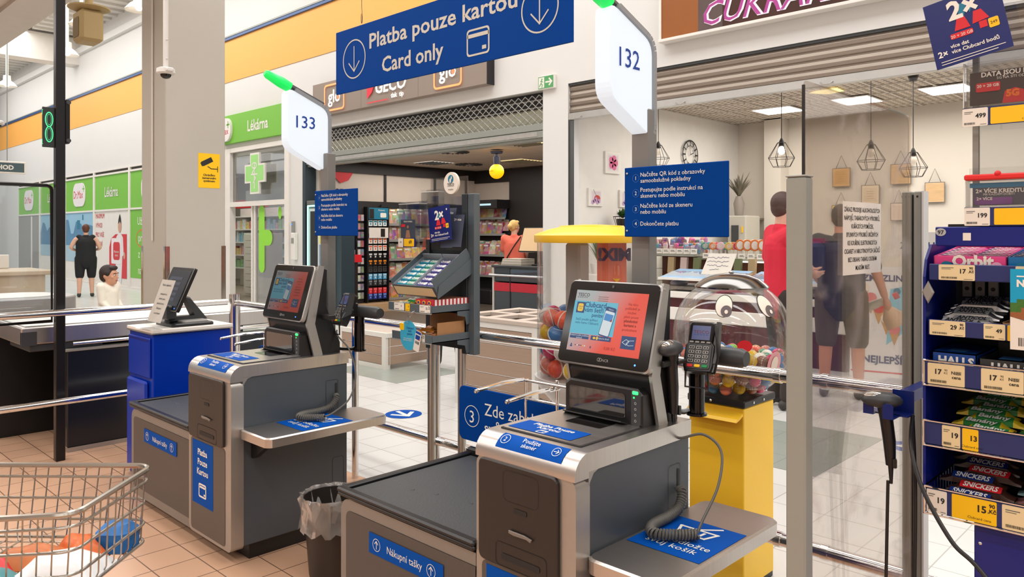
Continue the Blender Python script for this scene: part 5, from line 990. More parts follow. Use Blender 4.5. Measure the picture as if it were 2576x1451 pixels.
# clear holders and round sign on top of the rack
def holder(x, y, z, w, h, d, label, poster=None):
    t = thing('leaflet_holder', label, 'leaflet holder', (x, y, z)); MB(acr).box(0, w, -d, 0, 0, .003).box(0, w, -.003, 0, 0, h).box(0, w, -d, -d+.003, 0, h*.95).box(0, .003, -d, 0, 0, h).box(w-.003, w, -d, 0, 0, h).part('holder', t); MB(mat('acrylic_edge', (226, 226, 224), .3)).box(0, w, -d-.001, 0, h*.95-.003, h*.95).part('rim', t)
    if poster: poster(t, fr((.0, -d-.001, 0), *FY), w, h)
    return t
def small_poster(t, M, w, h):
    g = MB(mat('poster_slate', (58, 66, 80), .4)).plate(rect(w*.12, h*.2, w*.82, h*.6), M, .001).use(ink).text('TESCO MOBILE', M, w*.47, h*.54, h*.045, z=.002).use(red).plate(rect(w*.16, h*.44, w*.34, h*.5), M, .002).use(mat('poster_tan', (150, 110, 80), .5)).plate(circ(h*.035, 12, w*.47, h*.44), M, .002).plate([(w*.35, h*.2), (w*.4, h*.37), (w*.54, h*.37), (w*.6, h*.2)], M, .002); g.part('poster', t)
    g = MB(paper).plate(rect(w*.0, 0, w*.24, h*.19), M, .002); barcode(g.use(dark), M, w*.03, h*.02, w*.18, h*.03); g.text('299', M, w*.12, h*.09, h*.05, z=.003); g.part('price_label', t); MB(navy).plate(rect(w*.24, 0, w*.84, h*.2), M, .002).use(yellow).plate(rr(w*.5, h*.17, .004, 2, w*.53, h*.1), M, .003).use(dark).text('69', M, w*.6, h*.08, h*.1, bold=.02, z=.004).part('price_card', t)
holder(-3.2, 2.5, 1.412, .17, .235, .05, 'front clear leaflet holder with a slate poster priced 69 on the gum rack', small_poster); holder(-3.13, 2.58, 1.46, .14, .25, .04, 'empty clear leaflet holder behind the poster priced 69')
m = MB(acr).box(-3.12, -2.83, 2.596, 2.6, 1.395, 1.77); m.top('clear_backboard', 'clear backboard above the graphite gum rack', 'board')
def promo_card(loc, rz_in, s, label):
    """blue promotional card, side s, tilted in its own plane"""
    t = thing('promo_card', label, 'poster', loc); R_ = Matrix.Rotation(rz_in, 4, 'Z'); M = fr((0, 0, 0), *FY) @ R_; nb = mat('promo_navy', (14, 30, 104), .35, var=.25, ns=6)
    MB(nb).prism(rect(0, 0, s, s*(1.05 if s > .16 else 1)), .0015, M).part('card', t); h = s; Z = .0025
    g = MB(red).plate([(h*.34, h*.48), (h*.4, h*.66), (h*.5, h*.66), (h*.55, h*.48)], M, Z).plate([(h*.58, h*.5), (h*.62, h*.68), (h*.72, h*.68), (h*.8, h*.52)], M, Z).use(teal).plate([(h*.42, h*.66), (h*.46, h*.86), (h*.56, h*.84), (h*.5, h*.66)], M, Z).plate([(h*.58, h*.68), (h*.54, h*.88), (h*.64, h*.8)], M, Z)
    g.use(ink).text('2×', M, h*.5, h*.66, h*.38, bold=.035, z=Z+.0004).use(red).plate(rr(h*.3, h*.08, h*.02, 3, h*.42, h*.41), M, Z).plate(rect(h*.66, h*.4, h*.76, h*.5), M, Z).use(ink).text('20 + 20 GB', M, h*.42, h*.385, h*.062, z=Z+.0005).use(yellow).plate(rr(h*.13, h*.14, h*.02, 3, h*.84, h*.43), M, Z).use(dark).text('249', M, h*.84, h*.41, h*.06, z=Z+.0005)
    g.use(ink).text('více dat\nvíce Clubcard bodů', M, h*.24, h*.25, h*.078, 'L', bold=.02, z=Z, space=1.05).text('2×', M, h*.06, h*.16, h*.125, 'L', bold=.03, z=Z)
    for k in range(2): g.plate(rect(h*.08, h*.08-k*h*.04, h*.92-k*h*.1, h*.09-k*h*.04), M, Z)
    g.plate(circ(h*.03, 12, h*.86, h*.92), M, Z); g.part('print', t); return t
promo_card((-2.985, 2.485, 1.435), math.radians(6.5), .165, 'small tilted navy promotional card 2× on the graphite gum rack')
for x, z, s, lb in ((-2.94, 1.47, .14, 'dark leaflet standing behind the small navy promotional card'), (-2.875, 1.475, .1, 'dark slanted leaflet at the edge of the small navy promotional card')):
    t = thing('leaflet', lb, 'leaflet', (x, 2.52, z)); M = fr((0, 0, 0), (1, 0, 0), (0, .15, 1)); MB(mat('leaflet_slate', (64, 70, 88), .45, var=.1)).prism(rect(0, -.06, .09, s), .001, M).use(ink).text('2× více', M, .045, s-.03, .018, bold=.02, z=.002).part('leaflet', t)
t = thing('round_sign', 'round white sign with a blue emblem topping the graphite gum rack', 'sign', (-2.835, 2.5, 1.672)); M = fr((0, 0, .056), *FY); MB(mat('sign_cream', (232, 226, 214), .5)).prism(circ(.054, 40), .012, M, .001).part('disc', t)
g = MB(teal).plate(circ(.02, 24, 0, .02), M, .013).use(ink).plate(circ(.006, 14, -.002, .012, .011), M, .014).plate(circ(.004, 12, .006, .026, .008), M, .014).use(dark).text('TESCO', M, 0, -.012, .0165, bold=.02, z=.013).use(greydot).text('mobile', M, 0, -.035, .0135, z=.013)
for k in range(5): g.use(dark).plate(rect(-.023+k*.0095, -.0165, -.0165+k*.0095, -.0145), M, .013)
g.part('print', t)
# hanging clubcard tag
t = thing('hanging_tag', 'round cyan card tag with a printed phone hanging from the gum rack shelf', 'tag', (-2.955, 2.335, .985)); MB(acr).tube([(.03, .01, .12), (.0, -.01, .1), (-.02, -.008, .06)], .008, 6).part('strip', t); cy_ = mat('tag_cyan', (60, 170, 205), .45, var=.12); M = fr((-.005, 0, 0), *FY)
g = MB(cy_).prism(circ(.066, 36, -.01, 0, .073), .001, M).use(yellow).prism(rr(.034, .034, .005, 3, -.062, .04), .001, M, z0=.0008).use(inkb).text('Clubcard\nšetří\npeníze', M, .0, .032, .016, z=.002, space=.9).use(ink).text('Stačí použít aplikaci\nnebo kartu Clubcard', M, -.015, -.018, .0085, z=.002)
a = math.radians(-14); MP = M @ Matrix.Translation((.058, -.022, .0012)) @ Matrix.Rotation(a, 4, 'Z'); g.use(paper).prism(rr(.044, .1, .006, 3), .001, MP).use(inkb).plate(rect(-.02, .036, .02, .048), MP, .002).plate(rect(-.017, .008, .017, .03), MP, .002).use(red).plate([(.017, .008), (.017, .018), (.009, .008)], MP, .0026).use(dark); barcode(g, MP, -.015, -.014, .03, .014); g.part('tag', t)
# goods of the gum rack
M0 = fr((-3.13, 2.378, 1.203), (1, 0, 0), (0, .83, .56)); rot = M0.to_euler(); gp1 = mat('gum_teal', (40, 150, 180), .4); gp2 = mat('gum_green', (60, 160, 140), .4); gp3 = mat('gum_violet', (80, 76, 150), .4)
def gum(mt, x, y, label, group):
    if mt.name not in protos:
        m = MB(mt).box(0, .072, 0, .03, 0, .014, .003).use(ink).text('Orbit', fr((0, 0, .014), *FZ), .026, .008, .022, bold=.04, z=.0005).plate(rr(.022, .02, .008, 3, .056, .015), fr((0, 0, .014), *FZ), .0004); o = m.top('gum_pack', label, 'chewing gum', group, loc=(0, 0, 0)); protos[mt.name] = o
    else: o = protos[mt.name].copy(); C.collection.objects.link(o); tag(o, label, None, group)
    o.location = M0 @ Vector((x, y, .012)); o.rotation_euler = rot
for r in range(6):
    for c in range(4): gum((gp1, gp2, gp3, gp3)[c], .012+c*.077+(.006 if c > 1 else 0), .01+r*.036, '%s gum pack in the sloping tray of the graphite gum rack' % ('teal', 'green', 'violet', 'violet')[c], '%s gum packs in the sloping tray' % ('teal', 'green', 'violet', 'violet')[c])
for x, lb in ((.004, 'grey card carton of teal and green gum in the sloping tray'), (.163, 'grey card carton of violet gum in the sloping tray')): m = MB(mat('gum_carton', (150, 160, 170), .5)).box(x, x+.003, 0, .24, 0, .034, M=M0).box(x+.15, x+.153, 0, .24, 0, .034, M=M0).box(x, x+.153, .235, .239, 0, .05, M=M0).box(x, x+.153, 0, .003, 0, .016, M=M0).box(x, x+.153, 0, .24, 0.003, .006, M=M0); m.top('gum_carton', lb, 'carton')
def bar(name, L, w, h, mt, loc, rz, label, cat='chocolate bar', group=None, txt=None, tm=None, end=None, tilt=0):
    n = 10; v = []; prof = [(-w/2, 0), (-w/2*.9, h*.6), (0, h), (w/2*.9, h*.6), (w/2, 0)]
    for i in range(n+1):
        x = -L/2+L*i/n; s = .25 if i in (0, n) else (.5 if i in (1, n-1) else 1)
        for y, z in prof: v.append((x, y*(1.15 if s < 1 else 1), z*s+.002))
    m = MB(end or mt); f1 = [(i*5+j, i*5+5+j, i*5+6+j, i*5+1+j) for i in (0, 1, n-2, n-1) for j in range(4)]; f2 = [(i*5+j, i*5+5+j, i*5+6+j, i*5+1+j) for i in range(2, n-2) for j in range(4)]
    m.add(v, f1+[(i*5, i*5+4, i*5+9, i*5+5) for i in range(n)], None, True); m.use(mt); m.add(v, f2, None, True)
    if txt:
        M = fr((0, -w*.24, h*.82), (1, 0, 0), (0, .8, .42)) if h > .01 else fr((0, 0, h), *FZ)
        if tm: m.use(tm[1]).plate(rr(L*.62, w*.62, w*.1, 2), M, .003).use(tm[0])
        else: m.use(ink)
        m.text(txt, M, 0, -w*.2, w*.62, bold=.03, shear=.15, z=.0042, fit=L*.52)
    o = m.top(name, label, cat, group, loc=loc); o.rotation_euler = (tilt, 0, rz); return o
yg = mat('banana_yellow', (236, 200, 40), .35); gg = mat('banana_green', (40, 130, 60), .35, var=.3, ns=30)
for k in range(6): bar('banana_bar', .11, .028, .016, gg, (-3.06+.03*(k % 3), 2.385+.03*k, 1.124+.014*(k % 2)), .25*(-1)**k+.2, 'green banana sweet bar with yellow ends on the gum rack shelf', 'sweet bar', 'banana bars on the gum rack', 'Banány', None, yg)
m = MB(paper).box(-3.02, -2.92, 2.44, 2.47, 1.15, 1.162, .004); m.top('paper_slip', 'white folded slip lying among the banana bars on the gum rack', 'paper')
m = MB(mat('caramel_red', (190, 40, 60), .4)).box(-2.945, -2.815, 2.36, 2.585, 1.106, 1.164); st = mat('stripe_white', (240, 236, 230), .4)
for k in range(9): m.use(st).box(-2.816, -2.8135, 2.37+k*.024, 2.382+k*.024, 1.108, 1.164)
for k in range(3): m.use(yellow).prism(circ(.012, 14, -2.925+k*.04, 1.148, .01), .0015, fr((0, 2.36, 0), *FY)).use(mat('violet_print', (70, 50, 120), .5)).prism(circ(.008, 12, -2.925+k*.04, 1.148, .007), .001, fr((0, 2.36, 0), *FY), z0=.0012)
m.use(mat('box_inside', (130, 80, 60), .6, var=.4, ns=40)).box(-2.94, -2.82, 2.365, 2.58, 1.164, 1.166); m.top('sweets_box', 'red and white striped sweets box on the gum rack', 'box')
m = MB(cardb).box(-3.1, -2.83, 2.575, 2.58, .965, 1.08).box(-3.1, -2.83, 2.36, 2.58, .9625, .966).box(-2.834, -2.83, 2.4, 2.58, .965, 1.05).box(-3.1, -2.83, 2.36, 2.365, .9625, .985); m.top('cardboard_tray', 'open cardboard tray on the lowest gum rack shelf', 'carton')
og = mat('caramel_foil', (210, 130, 50), .3, .3, var=.3, ns=40)
for k in range(7): bar('caramel_bar', .1, .026, .015, og, (-3.02+.03*(k % 5), 2.39+.025*k, .97+.012*(k % 3)), .3*(-1)**k, 'golden wrapped bar in the cardboard tray of the gum rack', 'chocolate bar', 'golden bars in the cardboard tray')
# ================================================================== SWEETS RACK NEAR THE SCREEN
t = thing('sweets_rack', 'royal blue sweets rack with five shelves and price strips', 'display rack', (-.56, 1.95, 0)); XW = .62; rb = mat('rack_blue', (0, 24, 120), .35, var=.04); strip = mat('strip_navy', (34, 46, 104), .4)
MB(rb).prism([(0, .83), (.0, 1.38), (.012, 1.42), (.05, 1.455), (.25, 1.455), (.25, .83)], .006, Matrix(((0, 0, 1, 0), (1, 0, 0, .0), (0, 1, 0, 0), (0, 0, 0, 1)))).part('side_panel', t); MB(mat('rack_black', (20, 20, 26), .5)).box(0, XW, .25, .26, .8, 1.46).part('back_panel', t)
h_ = MB(rb).box(.026, XW, .0, .02, 1.452, 1.496, .002).part('header', t); M = fr((0, -.001, 0), *FY); MB(mat('sticker_silver', (190, 196, 200), .3, .4)).plate(circ(.011, 18, .038, 1.484, .009), M, .0005).use(dark).text('97', M, .038, 1.479, .013, bold=.02, z=.001).part('sticker', h_); MB(paper).plate(rect(.083, 1.465, .099, 1.482), M, .0005).part('sticker', h_)
MB(rb).box(.1, XW, .02, .22, 0, .845, .003).part('base_cabinet', t); MB(chrome).sph((.112, .02, .785), (.004, .002, .004), 8).part('screw', t)
MB(paper).box(.08, .11, -.004, .0, 1.5, 1.505) if False else None
MB(lgrey).prism([(-.013, 0), (0, .026), (.013, 0), (0, -.026)], .008, fr((.012, -.0, 1.345), *FY), .004).part('tag_clip', t)
shelves = [(1.374, .037, .015, False), (1.247, .036, .013, False), (1.134, .05, .004, True), (.995, .05, .004, True), (.838, .055, .006, True)]
labels = [[(.035, .073, '17', '90', cream, 0), (.185, .07, '17', '90', cream, 0)], [(.016, .073, '29', '90', cream, 0), (.125, .041, '49', None, cream, 0), (.17, .05, '3990', None, yellow, 1)], [(.012, .076, '17', None, cream, 2), (.12, .08, '17', None, cream, 2)], [(.042, .037, '19', None, cream, 0), (.083, .032, '13', None, yellow, 1)], [(.01, .042, '19', None, paper, 0), (.062, .088, '15', '90', yellow, 1), (.16, .08, '22', None, cream, 0)]]
for i, (z, h, x0, wired) in enumerate(shelves):
    s = MB(rb).box(x0, XW, .0, .25, z+.006, z+.009).part('shelf', t); MB(strip).box(x0, XW, -.006, 0, z, z+h, .0015).part('price_strip', s)
    if wired:
        m = MB(chrome).tube([(x0, .24, z+h+.004), (x0, -.008, z+h+.004), (XW, -.008, z+h+.004)], .0025, 6).tube([(x0, .24, z-.003), (x0, -.008, z-.003), (XW, -.008, z-.003)], .0025, 6).tube([(x0, -.008, z-.003), (x0, -.008, z+h+.004)], .0025, 6)
        for k in range(10): m.tube([(x0, .02+.023*k, z), (x0, .02+.023*k, z+h+.004)], .0015, 5)
        for k in range(12): m.tube([(.04+k*.05, -.004, z-.003), (.04+k*.05, .24, z-.003)], .002, 5)
        m.part('wire_tray', s)
    M = fr((0, -.0062, 0), *FY)
    for (x, w, b_, c_, mt, k) in labels[i]:
        o = price_label(s, M, x, z+.001, w, h-.002, b_ if k != 2 else '', c_, mt, k == 1)
        if k == 2: MB(dark).text('17', M, x+w*.3, z+h*.5, h*.32, bold=.03, z=.0012).text('90\nKč', M, x+w*.5, z+h*.66, h*.13, z=.0012).text('Nižší\ncena', M, x+w*.78, z+h*.55, h*.2, bold=.02, z=.0012).part('print', o)
for k in range(3): MB(lgrey).box(.033+k*.028, .053+k*.028, .2, .21, 1.325, 1.366).use(dark).plate(circ(.005, 12, .043+k*.028, 1.345), fr((0, .2, 0), *FY), .001).part('bracket_plate', t)
def carton(x0, x1, z0, z1, y0, y1, mt, txt, label, tcol=ink, tsz=.03, tilt=0, open_=False, name='gum_carton', extra=None):
    t = thing(name, label, 'carton', (-.56+x0, 1.95+y0, z0)); w, h, d = x1-x0, z1-z0, y1-y0; t.rotation_euler = (tilt, 0, 0)
    m = MB(mt).box(0, w, 0, .002, 0, h).box(0, .002, 0, d, 0, h).box(w-.002, w, 0, d, 0, h).box(0, w, d-.002, d, 0, h+(.02 if open_ else 0)).box(0, w, 0, d, 0, .003)
    if not open_: m.box(0, w, 0, d, h-.003, h)
    m.part('box', t); MB(tcol).text(txt, fr((0, 0, 0), *FY), w*.55, h*(.55 if name == 'sweets_carton' else .42), tsz, bold=.045, z=.001).part('lettering', t)
    if extra: extra(t, w, h, d)
    return t
def swirl(t, w, h, d):
    M = fr((0, 0, 0), *FY); MB(mat('swirl_navy', (20, 50, 110), .4)).plate(circ(.017, 20, w*.2, h*.25), M, .0006).use(teal).plate(circ(.013, 20, w*.18, h*.38), M, .0008).use(ink).plate(circ(.009, 18, w*.2, h*.2), M, .001).part('swirl', t); MB(mat('pale_pink', (240, 170, 200), .4)).plate(circ(.012, 18, w*.87, h*.4), M, .0006).part('emblem', t)
carton(.021, .165, 1.39, 1.429, .012, .2, mat('carton_pink', (226, 70, 140), .35), 'Orbit', 'bright pink gum carton on the top shelf of the sweets rack', tsz=.036, tilt=.1, open_=True, extra=swirl); carton(.168, .31, 1.39, 1.429, .012, .2, mat('carton_teal', (0, 110, 170), .35), 'Orbit', 'teal gum carton beside the pink one on the sweets rack', tsz=.036, tilt=.1, open_=True, extra=swirl)
pk = mat('pack_pink', (222, 84, 150), .35)
def gum2(x, y, z, mt, lb, gr):
    k = 'g2'+mt.name
    if k not in protos:
        m = MB(mt).box(0, .068, 0, .026, 0, .018, .003); M = fr((0, 0, .018), *FZ); m.use(mat('swirl_navy')).plate(circ(.009, 16, .014, .013, .008), M, .0006).use(ink).text('Orbit', M, .033, .006, .021, bold=.04, z=.001, fit=.042).use(mat('pale_pink')).plate(circ(.006, 12, .06, .013), M, .0006); protos[k] = m.top('gum_pack', lb, 'chewing gum', gr, loc=(0, 0, 0)); o = protos[k]
    else: o = protos[k].copy(); C.collection.objects.link(o)
    o.location = (x, y, z); o.rotation_euler = (.1, 0, 0)
for r in range(6):
    for c in range(2): gum2(-.536+c*.071, 1.968+r*.029, 1.412+r*.0029, pk, 'pink gum pack standing in the bright pink carton', 'pink gum packs in the carton'); gum2(-.389+c*.071, 1.968+r*.029, 1.412+r*.0029, mat('pack_teal', (20, 70, 130), .35), 'dark blue gum pack standing in the teal carton', 'blue gum packs in the carton')
sv = mat('silver_foil', (205, 205, 205), .28, .6, var=.3, ns=24)
for k in range(9):
    lay = k//3; bar('drops_roll', .118, .027, .02, sv, (-.478+random.uniform(-.01, .01)+.006*lay, 1.972+.034*(k % 3)+.05*lay, 1.264+.017*lay+.004*(k % 3)), random.uniform(-.15, .15), 'silver foil sweet roll in the pile on the second shelf of the sweets rack', 'sweet roll', 'silver rolls on the sweets rack', 'ANTICOL', (dark, sv), mat('foil_end', (170, 170, 172), .25, .8, var=.3, ns=40))
m = MB(cardb).box(-.405, -.3, 1.96, 2.18, 1.257, 1.261).box(-.405, -.3, 1.96, 1.963, 1.257, 1.285).box(-.405, -.402, 1.96, 2.18, 1.257, 1.285).box(-.405, -.3, 2.178, 2.18, 1.257, 1.30); m.top('cardboard_tray', 'empty cardboard tray beside the silver rolls on the sweets rack', 'carton')
def burst(t, w, h, d):
    M = fr((0, 0, 0), *FY); m = MB(ink)
    for k in range(9): a = math.radians(20*k+10); m.line([(w*.18+.004*math.cos(a), .002+.004*math.sin(a)), (w*.18+.014*math.cos(a), .002+.014*math.sin(a))], .0016, M, .001)
    m.part('burst', t); MT_ = fr((0, 0, h), *FZ); MB(mat('flap_blue', (70, 130, 190), .4)).plate(rect(w*.3, d*.1, w*.7, d*.4), MT_, .0006).part('flap', t)
carton(.014, .105, 1.145, 1.208, .02, .2, mat('carton_blue', (10, 70, 150), .35, var=.15), 'HALLS', 'closed blue menthol sweets carton on the sweets rack', tsz=.026, extra=burst, name='sweets_carton'); carton(.11, .22, 1.145, 1.2, .02, .2, mat('carton_grey', (60, 60, 58), .4), 'HALLS', 'open dark grey menthol sweets carton on the sweets rack', tsz=.026, open_=True, extra=burst, name='sweets_carton')
for k in range(8): bar('banana_bar', .125, .03, .02, gg, (-.455+.02*(k % 2), 1.986+.022*k, 1.012+.009*k), random.uniform(-.16, .06)-.04, 'green banana sweet bar with yellow ends in the wire tray of the sweets rack', 'sweet bar', 'banana bars on the sweets rack', 'Banány', None, yg)
for k in range(4): bar('banana_bar', .125, .032, .02, yg, (-.345+.01*k, 1.99+.04*k, 1.012+.01*k), .1, 'yellow banana sweet bar beside the green ones on the sweets rack', 'sweet bar', 'yellow bars on the sweets rack', None, None, gg)
cb = mat('bar_brown', (62, 34, 26), .3, var=.2, ns=12); blp = mat('bar_blue', (20, 50, 130), .4)
for k in range(7): bar('chocolate_bar', .135, .034, .022, cb, (-.458+random.uniform(-.02, .012), 1.968+.024*k, .855+.013*k), random.uniform(-.14, .02), 'dark brown chocolate bar with white lettering on the lowest shelf of the sweets rack', 'chocolate bar', 'brown bars on the lowest shelf', 'SNICKERS', (ink, blp if k % 2 else red), cb)
for k in range(4): bar('nut_bar', .13, .034, .02, cover('nut_print', 30, .8, .6, [(140, 100, 60), (90, 110, 90), (150, 90, 50)]), (-.33, 1.98+.035*k, .852+.01*k), .05, 'brownish green nut bar at the end of the lowest sweets rack shelf', 'chocolate bar', 'nut bars on the lowest shelf')
# things on top of the sweets rack
t = thing('promo_upright', 'grey upright and clear panel carrying the promotional displays above the sweets rack', 'display stand', (-.47, 2.0, 1.496)); MB(alu).box(.0, .012, .0, .012, 0, .5).part('upright', t); MB(glassy('smoky_panel', (.85, .85, .85), .06)).box(.012, .55, .004, .007, .0, .5).part('panel', t); MB(black).box(-.04, .3, -.04, .03, 0, .006).part('base', t)
promo_card((-.524, 1.93, 1.852), math.radians(11.5), .152, 'large tilted navy promotional card 2× above the sweets rack')
def box_display(x, z, w, h, label, poster, lab):
    t = thing('clear_box', label, 'display box', (x, 1.955, z)); MB(acr).box(0, w, 0, .003, 0, h).box(0, .003, 0, .04, 0, h).box(0, w, .037, .04, 0, h+.03).box(0, w, 0, .04, -.002, .001).part('box', t); MB(mat('acrylic_edge')).box(0, .002, -.001, .0, 0, h).part('edge', t); poster(t, fr((0, .004, 0), *FY), w, h); M = fr((0, -.006, -.043), *FY); s = MB(strip).plate(rect(0, 0, w, .041), M, 0).part('price_strip', t); lab(s, M); return t
def data_poster(t, M, w, h):
    g = MB(mat('poster_brown', (60, 48, 46), .4, var=.1)).plate(rect(.012, .004, w, h*.78), M, -.002).use(ink).text('DATA JSOU NEJVÍC', M, .035, h*.66, .0145, 'L', bold=.03, z=0).text('5G NA SÍTI OD O₂', M, .065, h*.58, .008, 'L', z=0).use(red).plate(rr(.047, .02, .003, 2, .048, h*.43), M, 0).plate([(.075, .004), (.08, .03), (.1, .036), (.115, .03), (.118, .004)], M, 0).use(ink).text('20 + 20 GB', M, .048, h*.43, .009, bold=.02, z=.001).use(mat('orange_print', (240, 120, 40), .4)).text('5G', M, .095, .018, .02, bold=.06, z=.001); g.part('poster', t)
def lab499(s, M): price_label(s, M, .0, .0, .05, .04, '499', None, paper); price_label(s, M, .055, .002, .12, .036, '249', '90', yellow, True)
def lab199(s, M): price_label(s, M, .0, .0, .05, .04, '199', None, paper); price_label(s, M, .058, .002, .12, .036, '99', '90', yellow, True)
box_display(-.478, 1.763, .3, .1, 'clear display box with a brown data poster priced 499 above the sweets rack', data_poster, lab499)
def credit_poster(t, M, w, h):
    g = MB(mat('poster_grey', (74, 78, 92), .4, var=.1)).plate(rect(.014, .002, w, h*.72), M, -.002).use(mat('poster_blue', (0, 130, 180), .4)).plate(rect(.008, h*.72, w, h*.9), M, -.0015).use(ink).text('2× VÍCE KREDITU', M, .02, h*.52, .012, 'L', bold=.03, z=0).text('PŘI KAŽDÉM DOBITÍ', M, .035, h*.42, .0065, 'L', z=0).use(mat('poster_violet', (120, 60, 140), .4, var=.4, ns=30)).plate(rect(.018, .004, .09, h*.34), M, -.001).use(ink).text('2× VÍCE', M, .022, h*.24, .009, 'L', bold=.02, z=.001); g.part('poster', t)
    l = MB(mat('red_clear', (225, 50, 50), .2)).box(0, w, -.012, .03, h+.0, h+.013, .003).part('red_lid', t); MB(red).sph((.065, -.008, h+.013), .007, 12).part('lid_knob', l)
box_display(-.474, 1.541, .3, .058, 'clear display box with a red lid and a credit poster on the sweets rack', credit_poster, lab199)
t = thing('leaflet', 'cyan leaflet with green and brown blocks hanging from the sweets rack', 'leaflet', (-.381, 1.925, 1.233)); M = fr((0, 0, 0), *FY); g = MB(mat('leaf_cyan', (0, 160, 205), .4)).prism(rect(0, .0, .14, .172), .001, M).use(paper).plate([(0, 0), (.14, 0), (.14, .03), (0, .07)], M, .0012).use(mat('leaf_green', (60, 110, 40), .5, var=.3, ns=200)).plate([(0, .075), (.0, .1), (.012, .1), (.012, .108), (.03, .108), (.03, .12), (.14, .12), (.14, .06)], M, .0014).use(mat('leaf_brown', (150, 90, 50), .5, var=.3, ns=200)).plate([(0, .07), (0, .08), (.02, .08), (.02, .09), (.14, .09), (.14, .035)], M, .0016).use(ink).text('NOVÉ', M, .012, .135, .02, 'L', bold=.05, z=.002).plate(rect(.012, .155, .1, .158), M, .002); g.use(dark); barcode(g, M, .015, .008, .05, .018); g.part('leaflet', t)
# ================================================================== TOBACCONIST
def copyset(proto, spots):
    """spots: (loc, rz, scale) ; the first one moves the prototype itself"""
    for i, (loc, rot, sc) in enumerate(spots):
        o = proto if i == 0 else proto.copy()
        if i: C.collection.objects.link(o)
        o.location = loc; o.rotation_euler = rot; o.scale = sc
dkr = mat('dark_rack', (30, 28, 30), .5)
t = thing('accessory_rack', 'tall dark rack of blister packs on the tan plinth in the tobacconist', 'display rack', (-12.5, 8.62, .16)); MB(dkr).box(0, .1, 0, .47, 0, 1.84).box(0, .3, -.02, 0, 0, 1.84).box(0, .3, .47, .49, 0, 1.84).part('frame', t)
M = fr((.3, 0, 0), *FX); g = MB(mat('header_teal', (30, 120, 150), .4, var=.2)).prism(rect(.01, 1.6, .46, 1.82), .01, M).use(brown).plate(rect(.02, 1.61, .12, 1.8), M, .012).use(ink).plate(rr(.14, .09, .02, 3, .34, 1.68), M, .012).text('Frizone', M, .3, 1.76, .05, z=.012); g.part('header', t)
rows = [(1.46, 'white and teal', [(235, 240, 240), (30, 130, 150)]), (1.32, 'white and teal', [(235, 240, 240), (30, 130, 150)]), (1.12, 'white and orange', [(240, 236, 230), (230, 100, 60)]), (.98, 'white and orange', [(240, 236, 230), (230, 100, 60)]), (.83, 'black and white', [(40, 38, 38), (220, 220, 220)]), (.7, 'black and orange', [(50, 44, 42), (240, 140, 30)]), (.57, 'grey and black', [(70, 70, 70), (40, 40, 40)]), (.43, 'light blue', [(90, 170, 215), (210, 230, 240)]), (.31, 'charcoal', [(60, 62, 66), (140, 140, 140)]), (.16, 'red', [(215, 40, 50), (240, 120, 120)]), (.05, 'dark blue', [(40, 60, 140), (120, 150, 220)])]
for z, nm, (c1, c2) in rows:
    key = 'blister '+nm
    for k in range(4):
        if key not in protos:
            m = MB(mat('pack_'+nm.replace(' ', '_'), c1, .35)).box(0, .02, 0, .09, 0, .11, .003).use(mat('pack2_'+nm.replace(' ', '_'), c2, .35)); MM = fr((.02, 0, 0), *FX); m.plate(rect(.01, .07, .08, .1), MM, .001).plate(circ(.018, 12, .045, .04), MM, .001)
            o = m.top('accessory_pack', '%s blister pack hanging in the tall dark tobacconist rack' % nm, 'pack', '%s blister packs' % nm, loc=(0, 0, 0)); protos[key] = o
        else: o = protos[key].copy(); C.collection.objects.link(o)
        o.location = (-12.24, 8.64+k*.112, .17+z)
MB(mat('header_white', (236, 226, 216), .5)).box(-12.2, -12.19, 8.63, 9.08, 1.4, 1.6).use(brown).box(-12.19, -12.188, 8.9, 9.0, 1.42, 1.58).top('rack_card', 'white printed card in the middle of the tall tobacconist rack', 'sign')
t = thing('accessory_rack', 'narrow dark side rack of small items beside the tall tobacconist rack', 'display rack', (-12.5, 8.4, .16)); MB(dkr).box(0, .2, 0, .18, 0, 1.84).part('frame', t); it = cover('small_goods', 18, .8, .9, [(200, 60, 70), (210, 210, 210), (120, 110, 120), (90, 90, 96), (225, 220, 214)])
spots = [((-12.28, 8.42+.075*(k % 2), .24+.165*(k//2)), (0, 0, 0), (1, 1, 1)) for k in range(20)]
copyset(MB(it).box(0, .02, 0, .065, 0, .12, .003).top('small_pack', 'small hanging item in the narrow dark side rack', 'pack', 'items of the narrow side rack', loc=(0, 0, 0)), spots)
# magazine racks along the side wall
mag = cover('magazine_cover', 13, .95, .9, [(225, 120, 50), (190, 50, 40), (235, 180, 60), (90, 110, 120), (205, 140, 110), (120, 130, 60), (230, 210, 180), (170, 80, 60)])
def magrack(x, y, L, label, rows, zs, face, group, lab2, z0=.16):
    rz = 0 if face == 'Y' else math.pi/2
    t = thing('magazine_rack', label, 'magazine rack', (x, y, z0), rz); MB(dkr).box(0, L, 0, .03, 0, zs[-1]+.4).part('back_panel', t)
    for z in zs: MB(dkr).box(0, L, -.12, 0, z-.02, z).use(lgrey).box(0, L, -.125, -.12, z-.02, z+.03).part('shelf', t)
    sp_ = []; R_ = Matrix.Rotation(rz, 4, 'Z')
    for z in zs:
        for r in range(rows):
            u = .01
            while u < L-.15:
                w = random.uniform(.15, .22); v = R_ @ Vector((u+w/2, -.09+.045*r, 0)); sp_.append(((x+v.x, y+v.y, z0+z+.005+r*.075), (math.radians(-12) if face == 'Y' else 0, 0 if face == 'Y' else math.radians(-0), rz) if face == 'Y' else (math.radians(-12), 0, rz), (w/.2*.95, 1, random.uniform(.85, 1.15)))); u += w*.97
    m = MB(mag).box(-.1, .1, -.006, .006, 0, .27).use(ink).plate(rect(-.08, .21, .05, .245), fr((0, -.007, 0), *FY), 0); copyset(m.top('magazine', lab2, 'magazine', group, loc=(0, 0, 0)), sp_)
